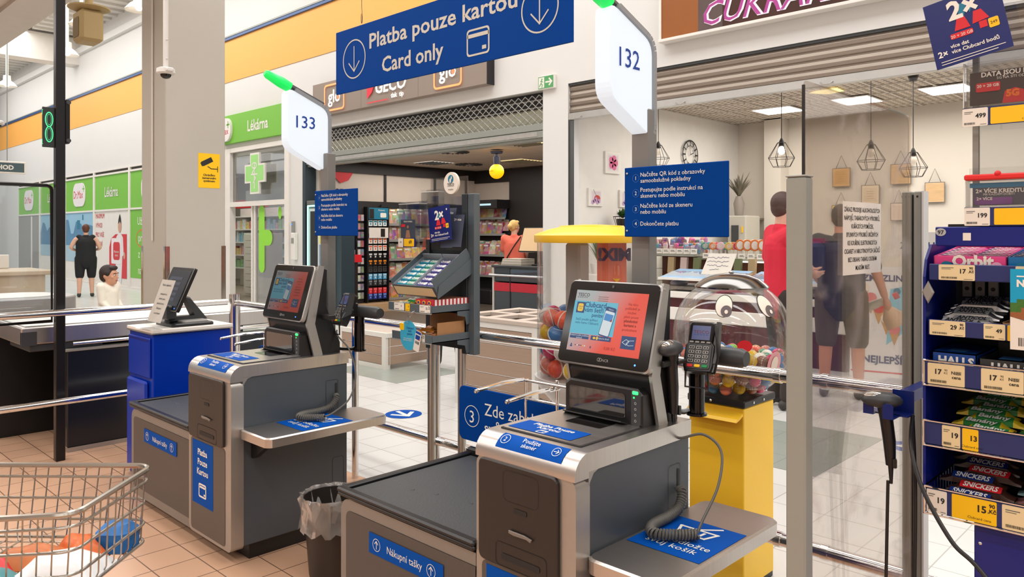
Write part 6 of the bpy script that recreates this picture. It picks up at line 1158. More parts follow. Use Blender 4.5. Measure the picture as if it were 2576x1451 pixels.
magrack(-12.5, 9.14, 1.3, 'dark wall rack full of magazines beside the blister pack rack', 2, (.02, .42, .8, 1.18, 1.5), 'X', 'magazines of the side wall rack', 'magazine leaning in the wall rack beside the blister packs')
magrack(-12.42, 11.72, .95, 'dark newspaper rack with a lit header at the tobacconist end wall', 2, (.4, .85, 1.3, 1.65), 'Y', 'papers of the end wall rack', 'magazine leaning in the end wall newspaper rack')
m = MB(dkr).box(-12.45, -11.42, 11.3, 11.7, 2.02, 2.2).use(em('header_strip', (190, 225, 230), 1.2)).box(-12.4, -11.6, 11.29, 11.3, 2.08, 2.12); m.top('rack_canopy', 'dark canopy with a pale light strip above the end wall newspaper rack', 'canopy')
m = MB(dkr).box(-12.4, -11.5, 11.2, 11.7, 0, .3, .02); m.top('low_bench', 'low dark bench under the end wall newspaper rack', 'bench')
# red topped box
t = thing('drop_box', 'brown drop box with a bright red top inside the tobacconist entrance', 'drop box', (-12.2, 8.0, .02)); MB(brown).box(-.18, .15, -.02, .28, 0, .93, .006).part('body', t); MB(mat('bright_red', (225, 30, 40), .4)).prism([(-.05, 0), (.36, 0), (.34, .14), (-.04, .14)], .36, Matrix(((0, 0, 1, -.19), (1, 0, 0, 0), (0, 1, 0, .93), (0, 0, 0, 1)))).part('top', t); g = MB(dark).box(.15, .153, .05, .22, .62, .64).use(mat('sticker_coral', (225, 120, 90), .5)).box(.15, .153, .1, .16, .45, .56).box(.15, .153, .02, .1, .8, .84); g.part('slot', t)
m = MB(lgrey).box(-12.3, -12.1, 8.05, 8.25, 1.1, 1.18).use(paper).box(-12.15, -12.1, 8.05, 8.2, 1.18, 1.55, .01).use(mat('salmon_label', (230, 140, 110), .5)).box(-12.1, -12.098, 8.06, 8.19, 1.47, 1.54); m.top('payment_kiosk', 'small pale card device standing on the red topped box', 'device')
# counter
t = thing('shop_counter', 'dark tobacconist counter with a red band and chrome bar', 'counter', (-9.1, 8.95, 0)); MB(slate).box(0, 1.9, 0, .7, .05, .66, .005).box(0, 1.9, 0.0, .7, .7, .93, .005).part('body', t); MB(mat('band_red', (215, 40, 60), .4)).box(.0, 1.9, -.006, 0, .54, .68).part('red_band', t); MB(black).box(.02, 1.9, .03, .7, 0, .06).box(.36, .38, -.008, 0, .05, .92).part('plinth', t); MB(mat('counter_top', (60, 62, 66), .3)).box(-.03, 1.9, -.05, .72, .93, .965, .005).part('top', t); MB(chrome).tube([(-.06, -.06, .8), (1.9, -.06, .8)], .02, 10).part('bar', t); MB(white).box(-.03, 0, -.02, .7, 0, .92).part('end_panel', t); MB(glassy('counter_glass', (.6, .7, .8), .15)).box(.38, 1.9, -.01, -.006, .72, .9).part('glass', t)
for k in range(5): m = MB(paper if k % 2 else mat('newsprint', (206, 196, 182), .7, var=.2, ns=30)).box(-8.98+.01*k, -8.52, 8.98, 9.3, .966+.022*k, .986+.022*k); m.top('newspaper', 'newspaper in the folded stack on the tobacconist counter', 'newspaper', 'newspapers stacked on the counter')
t = thing('till_monitor', 'big till monitor with a warm beige back on the tobacconist counter', 'monitor', (-8.3, 9.1, .965)); M = fr((0, 0, .22), (1, 0, 0), (0, .35, 1)); MB(black).prism(rr(.8, .42, .01, 2, 0, .21), .03, M, .003, z0=-.03).part('housing', t); MB(mat('monitor_beige', (226, 192, 150), .5, emit=.25)).plate(rect(-.385, .02, .385, .41), M, .001).part('display', t); MB(black).box(-.1, .1, 0, .16, 0, .02).cyl((0, .08, 0), (0, .08, .3), .03, 10).part('stand', t)
t = thing('pendant_lamp', 'glowing yellow ball lamp hanging in the tobacconist', 'pendant lamp', (-9.1, 9.0, 2.4)); MB(mat('yellow_globe', (255, 190, 10), .3, emit=.9, ergb=(255, 176, 0))).sph((0, 0, .12), .125, 22).part('globe', t); MB(mat('lamp_navy', (36, 40, 60), .4)).lathe([(0, .24), (.05, .23), (.055, .36), (.03, .37), (.03, .42), (.1, .42), (.11, .45), (0, .45)], 18).part('fitting', t); MB(dark).text('prolike', fr((0, -.126, .11), *FY), 0, 0, .035, z=0).part('lettering', t)
m = MB(red).prism([(0, .1), (.02, .3), (.18, .34), (.42, .34), (.4, .2), (.3, .06), (.12, 0)], .01, fr((-12.58, 8.12, 2.45), *FX)).use(dark).text('GECO', fr((-12.58, 8.1, 2.22), *FX), .22, .0, .17, bold=.03, shear=.2, z=.004); m.top('wall_logo', 'red leaf and dark letters on the pale tobacconist side wall', 'sign')
# ================================================================== CAKE SHOP
t = thing('ice_cream_counter', 'white ice cream counter with maroon bands and a sloping glass lid', 'counter', (-5.5, 8.35, 0)); mar = mat('maroon', (78, 28, 34), .4); L = 2.35
MB(white).box(0, L, 0, .8, .4, .56, .01).box(0, L, -.03, .8, .68, .76, .01).part('body', t); MB(mar).box(0, L, .02, .8, 0, .4).box(0, L, .015, .8, .56, .68).part('maroon_band', t)
MB(acr).prism([(0, .76), (0, .92), (.35, 1.0), (.36, .99), (.01, .9), (.005, .76)], L, Matrix(((0, 0, 1, 0), (1, 0, 0, 0), (0, 1, 0, 0), (0, 0, 0, 1)))).part('glass_front', t); lid = mat('lid_blue', (150, 190, 225), .2, var=.25, ns=3, stretch=(.3, 8, 1)); m = MB(lid)
for x0, x1 in ((.0, 1.05), (1.15, 2.32)): m.add([(x0, .0, .925), (x1, .0, .925), (x1, .5, 1.02), (x0, .5, 1.02)], [(0, 1, 2, 3)]).use(white).box(x0, x1, -.015, .01, .9, .93).use(lid)
m.part('sliding_lid', t); MB(mat('tub_row', (170, 160, 150), .5, var=.5, ns=14)).box(.05, L-.05, .05, .7, .78, .82).part('tub_row', t)
icm = cover('ice_cream', 5, .6, 1.0, [(236, 220, 200), (150, 90, 50), (235, 170, 90), (200, 220, 230), (240, 190, 190), (220, 150, 60)])
copyset(MB(icm).sph((0, 0, .02), (.1, .16, .05), 12).top('ice_cream_tub', 'heap of ice cream in the white cake shop counter', 'ice cream', 'ice cream heaps under the glass', loc=(0, 0, 0)), [((-5.35+.24*k, 8.6+.28*(k % 2), .83), (0, 0, k), (1, 1, 1)) for k in range(9)])
t = thing('sweets_shelf', 'long pale shelf of lollipops and sweets behind the ice cream counter', 'shelf', (-6.35, 9.3, 0)); gs = mat('shelf_glass', (190, 192, 180), .2); MB(gs).box(0, .85, -.1, .35, 1.17, 1.21).box(.85, 2.2, 0, .4, 1.13, 1.16).part('top_board', t); MB(mat('shelf_brown', (132, 78, 54), .5)).box(0, 2.2, .2, .4, .62, 1.16).box(0, 2.2, 0, .4, .9, .93).part('back_panel', t); MB(white).box(.02, 2.2, .0, .4, 0, .65).part('base', t); MB(em('shelf_light', (255, 250, 240), 1.6)).box(1.2, 2.2, -.02, .0, 1.105, 1.125).part('light_strip', t)
pal = [(210, 60, 110), (230, 130, 60), (120, 170, 200), (230, 190, 90), (240, 200, 210), (150, 60, 90), (90, 160, 150), (235, 100, 140), (240, 230, 220)]; pn = ['crimson', 'orange', 'pale blue', 'yellow', 'pale pink', 'plum', 'teal', 'pink', 'cream']
def lolly(k, x, y, z, big):
    key = 'lolly%d%d' % (k, big)
    if key not in protos:
        m = MB(white).cyl((0, 0, 0), (0, 0, .12), .006, 6).use(mat('candy_%d' % k, pal[k], .3)); r = .062 if big else .052
        m.prism(circ(r, 18, 0, .11+r*.8, r*(1.25 if big else 1)), .025, fr((0, .012, 0), *FY), .004).use(mat('candy_swirl', (245, 235, 225), .3)); M = fr((0, -.0125, .11+r*.8), *FY)
        if big: m.plate(circ(r*.7, 14, 0, 0, r*.9), M, .002)
        else: m.line([(r*.75*a/14*math.cos(a), r*.75*a/14*math.sin(a)) for a in range(15)], .008, M, .002)
        o = m.top('lollipop', '%s %s lollipop in the row on the cake shop shelf' % (pn[k], 'fruit shaped' if big else 'swirl'), 'lollipop', '%s %s lollipops' % (pn[k], 'fruit' if big else 'swirl'), loc=(0, 0, 0)); protos[key] = o
    else: o = protos[key].copy(); C.collection.objects.link(o)
    o.location = (x, y, z); o.rotation_euler = (0, 0, .5)
for k in range(14): lolly((6, 2, 3, 1, 7, 0, 4)[k % 7], -5.42+.04*k, 9.36+.05*(k % 3), 1.165, 0)
for k in range(8): lolly((1, 8, 1, 8)[k % 4], -4.9+.052*k, 9.36+.06*(k % 2), 1.17, 1)
sw = cover('sweet_bags', 20, 1.0, .95, [(200, 60, 110), (230, 120, 60), (90, 150, 190), (160, 70, 120), (240, 210, 220), (60, 60, 90), (235, 90, 130)])
random.seed(9); sp_ = []
for r in range(3):
    for k in range(14): sp_.append(((-6.28+.062*k+random.uniform(-.02, .02), 9.26+.11*r, 1.212), (random.uniform(-.2, .2), random.uniform(-.2, .2), random.uniform(-.4, .4)), (random.uniform(.6, 1.0), 1, random.uniform(.7, 1.1)+.35*r)))
m = MB(sw).box(-.05, .05, -.02, .02, 0, .13, .012); copyset(m.top('sweet_bag', 'colourful bag of sweets crowded on the pale cake shop shelf', 'sweets bag', 'bags of sweets on the cake shop shelf', loc=(0, 0, 0)), sp_)
m = MB(paper).prism(rect(-.045, 0, .045, .075), .003, fr((0, 0, 0), (1, 0, 0), (0, .4, 1))).use(dark).plate(rect(-.03, .045, .02, .052), fr((0, 0, 0), (1, 0, 0), (0, .4, 1)), .004).plate(rect(-.03, .03, .03, .036), fr((0, 0, 0), (1, 0, 0), (0, .4, 1)), .004)
copyset(m.top('price_card', 'small white price card along the edge of the cake shop sweets shelf', 'price card', 'price cards on the sweets shelf', loc=(0, 0, 0)), [((-6.25+.11*k, 9.17, 1.205), (0, 0, .4), (1, 1, 1)) for k in range(8)]+[((-5.35+.13*k, 9.27, 1.15), (0, 0, .4), (1, 1, 1)) for k in range(8)])
for z in range(3):
    m = MB(mat('box_white', (226, 220, 204), .6)).box(-6.3, -5.98, 8.95, 9.18, .66+z*.17, .825+z*.17, .004).box(-6.22, -5.97, 8.935, 8.95, .66+z*.17+.04, .82+z*.17); m.top('cake_box', ('lowest', 'middle', 'topmost')[z]+' white folded cake box in the stack under the sweets shelf', 'box', 'white cake boxes')
for k in range(7):
    m = MB(mat('cone_paper_%d' % (k % 3), ((196, 170, 130), (226, 200, 196), (120, 130, 90))[k % 3], .6, var=.2)).prism(rect(0, 0, .1, .22), .05, fr((-5.9+.2*k, 9.22, .935), (1, 0, 0), (.1, .1, 1)), .004); m.top('gift_box', 'patterned gift carton standing in the brown compartment below the sweets', 'gift box', 'gift cartons below the sweets')
t = thing('paper_card', 'handwritten sheet on a stick above the ice cream counter', 'notice', (-4.86, 8.3, .93)); M = fr((0, 0, .06), (1, .0, 0), (.2, .25, 1)); g = MB(paper).prism([(0, 0), (.38, -.0), (.44, .26), (.08, .26)], .003, M).use(mat('hand_ink', (110, 105, 130), .6)); random.seed(3)
for k in range(4): g.line([(.07+.02*i+(.04 if k == 3 else 0), .21-k*.05+random.uniform(-.011, .011)) for i in range(15 if k < 3 else 7)], .005, M, .005)
g.part('sheet', t); MB(white).tube([(.06, .0, 0), (.1, .03, .08)], .006, 6).tube([(.3, .0, 0), (.34, .03, .08)], .006, 6).part('stick', t)
m = MB(mat('machine_grey', (196, 190, 176), .5)).box(-6.3, -5.97, 11.6, 12.1, 0, 1.78, .02).use(dgrey).box(-6.22, -6.1, 11.58, 11.6, 1.35, 1.62).use(yellow).box(-6.04, -6.02, 11.58, 11.6, 1.5, 1.6); m.top('drinks_machine', 'grey drinks machine at the cake shop end wall', 'machine')
m = MB(mat('succulent_pot', (190, 110, 90), .5))
flw = []
for k in range(6): m = MB(mat('succulent_pot')).lathe([(.0, 0), (.025, 0), (.03, .06), (0, .06)], 12).use(mat('succulent_%d' % (k % 2), ((190, 110, 130), (110, 150, 70))[k % 2], .5, var=.3, ns=60)); [m.sph((.022*math.cos(a), .022*math.sin(a), .085+.012*(a % 2)), .024, 8) for a in range(6)]; m.top('potted_succulent', ('rosy', 'green')[k % 2]+' little succulent in the pot row on the cake shop shelf', 'plant', ('rosy', 'green')[k % 2]+' succulents on the shelf', loc=(-4.52+.06*k, 9.38, 1.165))
# pictures on the side wall
def picture(y0, y1, z0, z1, label, kind):
    t = thing('framed_picture', label, 'picture', (-6.58, (y0+y1)/2, z0)); w, h = y1-y0, z1-z0; M = fr((0, 0, h/2), *FX); MB(mat('frame_offwhite', (240, 234, 224), .5)).prism(rr(w, h, .004, 2), .03, M, .004).part('frame', t); g = MB(mat('picture_mat', (236, 226, 222), .6)).plate(rect(-w*.4, -h*.4, w*.4, h*.4), M, .031).use(mat('picture_print', (222, 204, 210), .6, var=.1, ns=8)).plate(rect(-w*.3, -h*.32, w*.3, h*.32), M, .032)
    if kind == 0: g.use(mat('flower_pink', (222, 110, 150), .6)); [g.plate(circ(.05, 12, .06*math.cos(a*1.26), -.0+.06*math.sin(a*1.26)), M, .033) for a in range(5)]; g.use(mat('flower_core', (190, 40, 90), .6)).plate(circ(.02, 10), M, .034)
    else: g.use(mat('cup_red', (196, 70, 60), .6)).plate(circ(.07, 16, .02, -.02, .05) if kind == 1 else circ(.03, 12, .02, .05), M, .033).use(mat('flower_mauve', (190, 150, 190), .6)); [g.plate(circ(.03, 10, -.08+.035*k, -.07+.02*(k % 3)), M, .034) for k in range(5)]; g.use(mat('leaf_sage', (140, 150, 120), .6)).line([(-.06, .1), (.0, .02)], .01, M, .033)
    g.part('print', t)
picture(8.62, 8.98, 2.33, 2.64, 'white framed picture of a pink flower, highest on the cake shop side wall', 0); picture(8.25, 8.57, 1.86, 2.11, 'white framed picture of a red cup on the cake shop side wall', 1); picture(8.96, 9.28, 1.86, 2.11, 'white framed picture of mauve blossom half hidden by the blue board', 2)
t = thing('wall_clock', 'black skeleton wall clock above the blue instruction board', 'clock', (-6.57, 10.86, 2.55)); M = fr((0, 0, .2), *FX); g = MB(dark).ring(circ(.24, 40), circ(.215, 40), M, .02).ring(circ(.15, 32), circ(.14, 32), M, .02)
for k in range(12): a = k*math.pi/6; g.line([(.155*math.cos(a), .155*math.sin(a)), (.21*math.cos(a), .21*math.sin(a))], .022, M, .021)
g.part('dial', t); MB(dark).line([(0, 0), (.1, .04)], .012, M, .025).line([(0, 0), (-.03, .13)], .01, M, .026).part('hand', t)
# hanging glass signs on end wall
fpos = [(-4.91, -4.63, 2.23, 2.53, 'tan'), (-4.46, -4.19, 1.94, 2.24, 'pale'), (-4.03, -3.74, 2.23, 2.54, 'wood striped'), (-3.55, -3.28, 1.94, 2.24, 'mirror edged wood'), (-4.92, -4.63, 1.67, 1.94, 'yellow'), (-4.03, -3.79, 1.68, 1.95, 'cream')]
lbs = ['tan card hanging by a string, farthest along the cake shop end wall', 'pale glass framed card hanging between the pendants on the end wall', 'wood striped card hanging beside the second wire pendant', 'mirror edged wooden card hanging above the double channel post', 'yellow card hanging low on the end wall beside the tall grey post', 'cream crested card hanging low beside the paper notice']
for (x0, x1, z0, z1, nm), lb in zip(fpos, lbs):
    t = thing('hanging_card', lb, 'picture', ((x0+x1)/2, 12.46, z0)); w, h = x1-x0, z1-z0; M = fr((0, 0, h/2), *FY); c = dict(tan=(206, 160, 100), pale=(220, 200, 170), yellow=(232, 196, 90), cream=(224, 200, 176)).get(nm, (214, 176, 130)); MB(mat('glass_edge', (150, 140, 130), .2, .5)).prism(rect(-w/2, -h/2, w/2, h/2), .012, M).part('frame', t); g = MB(mat('card_border_'+nm[:4], tuple(min(255, q+14) for q in c), .5)).plate(rect(-w/2+.01, -h/2+.01, w/2-.01, h/2-.01), M, .013).use(mat('card_'+nm[:4], c, .6, var=.25, ns=5, stretch=(1, 1, 9) if 'wood' in nm else None)).plate(rect(-w*.36, -h*.36, w*.36, h*.36) if 'wood' not in nm else rect(-w*.45, -h*.42, w*.45, h*.42), M, .014).use(mat('card_ink', (170, 130, 80), .6))
    for k in range(4): (g.plate(rect(-w*.2, h*.15-k*h*.12, w*.2, h*.17-k*h*.12), M, .015) if nm in ('tan', 'yellow', 'pale') else None)
    g.part('card', t); MB(brown).tube([(-w*.3, -.005, h), (0, -.005, h+.2), (w*.3, -.005, h)], .004, 5).part('string', t)
# wire pendants
def pendant(x, y, zt, zc, label, lit):
    t = thing('pendant_lamp', label, 'pendant lamp', (x, y, zt)); wm = mat('pendant_wire', (64, 54, 48), .4, .4); R0, R1, R2 = .045, .155, .1; m = MB(wm)
    for k in range(8):
        a = k*math.pi/4; b = a+math.pi/8; c_, s_ = math.cos(a), math.sin(a); m.tube([(R0*c_, R0*s_, .28), (R1*c_, R1*s_, .1), (R2*math.cos(a), R2*math.sin(a), 0)], .0035, 5)
    for R_, z in ((R0, .28), (R1, .1), (R2, 0)): m.tube([(R_*math.cos(k*math.pi/4), R_*math.sin(k*math.pi/4), z) for k in range(8)], .0035, 5, closed=True)
    m.part('cage', t); MB(mat('socket_black', (34, 30, 28), .5)).lathe([(0, .34), (.012, .33), (.03, .29), (.03, .24), (0, .24)], 14).part('socket', t); MB(mat('bulb_lit', (255, 246, 230), .3, emit=6) if lit else mat('bulb_clear', (236, 220, 200), .2, emit=.3)).sph((0, 0, .19), (.04, .04, .05), 14).part('bulb', t)
    MB(mat('socket_black')).tube([(0, 0, .33), (0, 0, zc-zt)], .005, 6).part('cord', t); MB(mat('socket_black')).lathe([(0, 0), (.05, 0), (.075, -.005), (.045, -.14), (0, -.14)][::-1], 14, Matrix.Translation((0, 0, zc-zt))).part('ceiling_cap', t)
pendant(-5.93, 9.0, 2.42, 3.385, 'black wire pendant lamp half hidden by the blue instruction board', False); pendant(-3.98, 8.6, 2.26, 3.385, 'wire pendant lamp with a bright bulb next to the tall grey post', True); pendant(-3.12, 9.0, 2.2, 3.385, 'wire pendant lamp seen through the clear screen', False); pendant(-2.86, 9.6, 2.14, 3.385, 'wire pendant lamp at the rounded corner of the clear screen', False)
# plants
def leafy(name, loc, n, L, w, mt, label, spread, pot=None, up=1):
    t = thing(name, label, 'plant', loc); m = MB(mt); random.seed(len(label))
    for k in range(n):
        a = random.uniform(0, 6.28); s_ = random.uniform(.2, 1)*spread; l_ = L*random.uniform(.6, 1); d = Vector((math.cos(a)*s_, math.sin(a)*s_, up)).normalized(); n_ = Vector((-math.sin(a), math.cos(a), 0))*w/2; p = [d*l_*q+Vector((math.cos(a)*s_*q*q*.3*l_, math.sin(a)*s_*q*q*.3*l_, -q*q*.25*l_*s_)) for q in (0, .35, .7, 1)]; ws = (.5, 1, .7, .05)
        v = []
        for q, ww in zip(p, ws): v += [tuple(q-n_*ww), tuple(q+n_*ww)]
        m.add(v, [(0, 1, 3, 2), (2, 3, 5, 4), (4, 5, 7, 6)], None, True)
    o = m.part('leaves', t); o.location = (0, 0, pot or 0); return t
t = leafy('potted_plant', (-6.35, 8.75, 1.56), 46, .16, .06, mat('leaf_green_mid', (60, 96, 40), .45, var=.3), 'green potted plant in a black wire basket on the cake shop wall', 1.1, .14)
m = MB(dark)
for k in range(10): a = k*.628; m.tube([(.08*math.cos(a), .08*math.sin(a), 0), (.13*math.cos(a), .13*math.sin(a), .16)], .004, 5)
for r, z in ((.08, 0), (.13, .16)): m.tube([(r*math.cos(k*.628), r*math.sin(k*.628), z) for k in range(10)], .005, 5, closed=True)
m.part('wire_basket', t); MB(brown).lathe([(0, .01), (.07, .01), (.09, .13), (0, .13)], 16).part('pot', t); MB(dark).box(-.23, .12, -.1, .1, -.02, 0).part('wall_shelf', t)
t = leafy('grass_plant', (-6.25, 8.1, .95), 70, .6, .02, mat('grass_blade', (96, 116, 76), .5, var=.3), 'tall grassy plant seen through the clear ball drum', .5, .12); MB(white).lathe([(0, 0), (.1, 0), (.13, .14), (.11, .14), (0, .12)], 18).part('pot', t); m = MB(white).box(-6.5, -6.05, 7.98, 8.3, 0, .95, .01); m.top('plant_stand', 'white stand under the tall grassy plant', 'stand')
t = leafy('twig_bunch', (-6.25, 11.9, 2.09), 26, .5, .045, mat('twig_leaf', (120, 112, 96), .6, var=.2), 'dry leafy twigs peeping out beside the blue instruction board', .75, 0); MB(mat('vase_grey', (150, 140, 130), .5)).lathe([(0, -.3), (.07, -.3), (.09, -.1), (.05, .02), (.04, .0), (0, -.25)], 16).part('vase', t); m = MB(beige).box(-6.4, -6.1, 12.15, 12.5, 1.72, 1.75); m.top('wall_shelf', 'small cream shelf under the dry twigs', 'shelf')
# ice cream boards and fridge
def board(loc, rz, w, h, lean, label, words):
    t = thing('advertising_board', label, 'advertising board', loc, rz); M = fr((0, 0, 0), (1, 0, 0), (0, lean, 1)); MB(mat('board_white', (236, 232, 228), .5)).prism(rr(w, h, .02, 3, 0, h/2), .02, M, z0=-.02).part('board', t); g = MB(mat('board_aqua', (130, 200, 220), .5, var=.3, ns=3)).plate([(w*.05, h*.3), (w*.48, h*.5), (w*.48, h*.85), (w*.1, h*.8)], M, .001)
    for k in range(5):
        cx, cy = w*(.12-.12*k % .5), h*(.42+.09*k); g.use(mat('cone_wafer', (205, 150, 80), .5)).plate([(w*.05+cx-.05, cy), (w*.05+cx+.05, cy), (w*.05+cx, cy-.14)], M, .002).use((mat('scoop_pink', (225, 120, 120), .5), mat('scoop_cream', (240, 220, 200), .5), red)[k % 3]).plate(circ(.055, 14, w*.05+cx, cy+.03), M, .003)
    g.use(mat('deep_blue_print', (30, 50, 110), .5))
    for s, x, y, z in words: g.text(s, M, x, y, z, bold=.03, z=.003)
    g.use(red).plate(rect(-w*.48, .06, w*.48, .075), M, .002).use(green).plate(circ(.03, 14, w*.36, .04), M, .003).use(teal).plate(circ(.035, 14, w*.2, h*.78), M, .003); g.part('print', t); MB(mat('board_white')).prism(rr(w, h*.95, .02, 3, 0, h*.475), .02, fr((0, .36, 0), (1, 0, 0), (0, -lean, 1)), z0=-.02).part('rear_board', t); return t
board((-2.75, 8.25, 0), math.radians(12), .62, 1.15, .14, 'white ice cream board standing behind the man in grey brown shorts', [('NEJLEPŠÍ', 0, .16, .1), ('ZMRZLINA', .02, 1.0, .09)]); board((-2.57, 8.97, 0), math.radians(6), .45, 1.5, .06, 'taller white ice cream board behind the outstretched hand', [('ZMRZLINA', -.0, 1.32, .1)])
t = thing('freezer_cabinet', 'grey freezer cabinet with a sloping side at the cake shop entrance', 'freezer', (-2.0, 8.4, 0)); MB(mat('freezer_grey', (150, 146, 138), .45)).prism([(-.3, 0), (.2, 0), (.2, 1.3), (-.1, 1.3), (-.13, .9)], .6, fr((0, .6, 0), *FY)).part('body', t); MB(mat('freezer_dark', (70, 66, 62), .4)).box(-.08, .18, -.01, 0, .2, 1.25).part('door', t); MB(mat('freezer_yellow', (190, 150, 60), .5)).box(.0, .16, -.02, -.01, .1, .6).part('yellow_panel', t)
m = MB(beige).box(-2.5, -1.6, 9.7, 10.4, 1.3, 1.36, .01).box(-2.45, -1.65, 9.75, 10.35, 0, 1.3); m.top('service_counter', 'cream service counter deep in the cake shop', 'counter')
m = MB(brown).box(-2.2, -1.95, 9.8, 10.0, 1.36, 1.4, .01).sph((-2.07, 9.9, 1.42), (.06, .05, .03), 10); m.top('stapler', 'small dark gadget on the cream service counter', 'gadget')
# ================================================================== PEOPLE
def evaluated(o):
    dg = bpy.context.evaluated_depsgraph_get(); me = bpy.data.meshes.new_from_object(o.evaluated_get(dg)); old = o.data; bpy.data.objects.remove(o); bpy.data.meshes.remove(old); return me
def skin(nodes, edges, sub=2):
    """nodes: name -> (x, y, z, r); grows a smooth limb surface round the edges; the first node is the root"""
    ks = list(nodes); me = bpy.data.meshes.new('skin'); me.from_pydata([nodes[k][:3] for k in ks], [(ks.index(a), ks.index(b)) for a, b in edges], [])
    o = bpy.data.objects.new('skin', me); C.collection.objects.link(o); o.modifiers.new('s', 'SKIN'); sl = me.skin_vertices[0].data
    for i, k in enumerate(ks):
        r = nodes[k][3]; sl[i].radius = r if isinstance(r, tuple) else (r, r)
        sl[i].use_root = i == 0
    s = o.modifiers.new('u', 'SUBSURF'); s.levels = s.render_levels = sub; return evaluated(o)
def grab(mb, me, M=None):
    mb.add([tuple(v.co) for v in me.vertices], [tuple(p.vertices) for p in me.polygons], M, True); bpy.data.meshes.remove(me); return mb
def caps(mb, nodes, edges):
    for a in nodes.values(): mb.sph(a[:3], a[3], 14)
    for a, b in edges: mb.tube([nodes[a][:3], nodes[b][:3]], [nodes[a][3], nodes[b][3]], 14)
    return mb
def remesh(mb, vox, smooth=3):
    me = mb.mesh('r'); o = bpy.data.objects.new('r', me); C.collection.objects.link(o); m = o.modifiers.new('r', 'REMESH'); m.mode = 'VOXEL'; m.voxel_size = vox; m.use_smooth_shade = True
    s = o.modifiers.new('s', 'SMOOTH'); s.factor = .5; s.iterations = smooth; return evaluated(o)
def fin(me, name, mt, parent):
    me.name = name; me.materials.clear(); me.materials.append(mt)
    for p in me.polygons: p.use_smooth = True
    o = bpy.data.objects.new(name, me); C.collection.objects.link(o); o.parent = parent; return o
skinm = mat('skin', (224, 176, 152), .5, var=.05, ns=12)
def person(name, label, loc, rz, H=1.75, J=None, girth=1.0, hair=(50, 36, 28), top_=None, sleeve='short', bottom=None, legs='shorts', shoe=(40, 40, 42), sock=None, long_hair=False, bun=False, head_turn=0, head_s=1.0, curl=.5, vox=.008, sk=None, extra=None):
    """front of the body is -y; J overrides joint positions, given for a 1.75 m tall figure"""
    t = thing(name, label, 'person', loc, rz); k = H/1.75; g = girth; j = {}
    for s, sx in (('l', -1), ('r', 1)):
        j.update({'sh'+s: (.175*sx*(.5+.5*g), .01, 1.42), 'el'+s: (.225*sx*(.5+.5*g), .04, 1.14), 'wr'+s: (.22*sx*g, -.04, .9), 'hip'+s: (.09*sx*g, .01, .92), 'kn'+s: (.1*sx*g, -.01, .5), 'an'+s: (.1*sx*g, .035, .09), 'toe'+s: (.115*sx*g, -.1, .03)})
    j.update(pel=(0, .01, .97), spi=(0, .01, 1.13), che=(0, .015, 1.3), nec=(0, .03, 1.46), hd=(0, .01, 1.53)); j.update(J or {})
    V = {a: Vector(b) for a, b in j.items()}; N = {}
    def nd(a, r, off=(0, 0, 0)): N[a] = (*(V[a]+Vector(off)), r)
    nd('pel', .125*g); nd('spi', .115*g); nd('che', .125*(.4+.6*g)); nd('nec', .058); nd('hd', .052)
    E = [('pel', 'spi'), ('spi', 'che'), ('che', 'nec'), ('nec', 'hd')]
    for s in 'lr':
        for a, r in (('sh', .06), ('el', .044), ('wr', .029)): nd(a+s, r*(.6+.4*g))
        for a, r in (('hip', .095), ('kn', .06), ('an', .038), ('toe', .03)): nd(a+s, r*(.5+.5*g) if a != 'toe' else r)
        N['cf'+s] = (*(V['kn'+s].lerp(V['an'+s], .35)+Vector((0, .015, 0))), .056*(.5+.5*g)); N['heel'+s] = (*(V['an'+s]+Vector((0, .03, -.045))), .03)
        E += [('che', 'sh'+s), ('sh'+s, 'el'+s), ('el'+s, 'wr'+s), ('pel', 'hip'+s), ('hip'+s, 'kn'+s), ('kn'+s, 'cf'+s), ('cf'+s, 'an'+s), ('an'+s, 'toe'+s), ('an'+s, 'heel'+s)]
    mb = MB(); grab(mb, skin(N, E))
    # hands: palm, four unequal bent fingers and a thumb from the side of the palm
    for s, sx in (('l', -1), ('r', 1)):
        w = V['wr'+s]; d = (w-V['el'+s]).normalized(); side = Vector((0, -1, 0)); side = (side-d*side.dot(d)); side = side.normalized() if side.length > .1 else Vector((sx, 0, 0)); nrm = d.cross(side)*(-sx)
        nrm = -nrm if nrm.dot(Vector((-sx, 0, 0))) < 0 else nrm
        P = w+d*.055; mb.tube([tuple(w), tuple(w+d*.03), tuple(P), tuple(w+d*.09)], [.026, .032, .036, .028], 10)
        for q, (o_, ln) in enumerate(((-.03, .062), (-.01, .074), (.011, .07), (.03, .055))):
            b = w+d*.085-side*o_; pts = [b]; dd = d.copy()
            for kx in range(3): dd = (dd+nrm*curl*.45).normalized(); pts.append(pts[-1]+dd*ln*(.45, .32, .28)[kx])
            mb.tube([tuple(p) for p in pts], [.0105, .01, .009, .0075], 8)
        b = w+d*.035+side*.026; mb.tube([tuple(b), tuple(b+(d*.5+side*.7+nrm*.2).normalized()*.035), tuple(b+(d*.5+side*.7+nrm*.2).normalized()*.035+(d*.85+side*.25+nrm*.3).normalized()*.032)], [.014, .0115, .009], 8)
    # head
    hc = V['hd']+Vector((0, -.012, .1)); hs = head_s; MH = Matrix.Translation(hc) @ Matrix.Rotation(head_turn, 4, 'Z') @ Matrix.Scale(hs, 4)
    mb.sph((0, .012, .02), (.074, .094, .1), 22, MH).sph((0, -.022, -.05), (.056, .066, .068), 18, MH).sph((0, -.06, -.088), (.026, .024, .022), 12, MH)
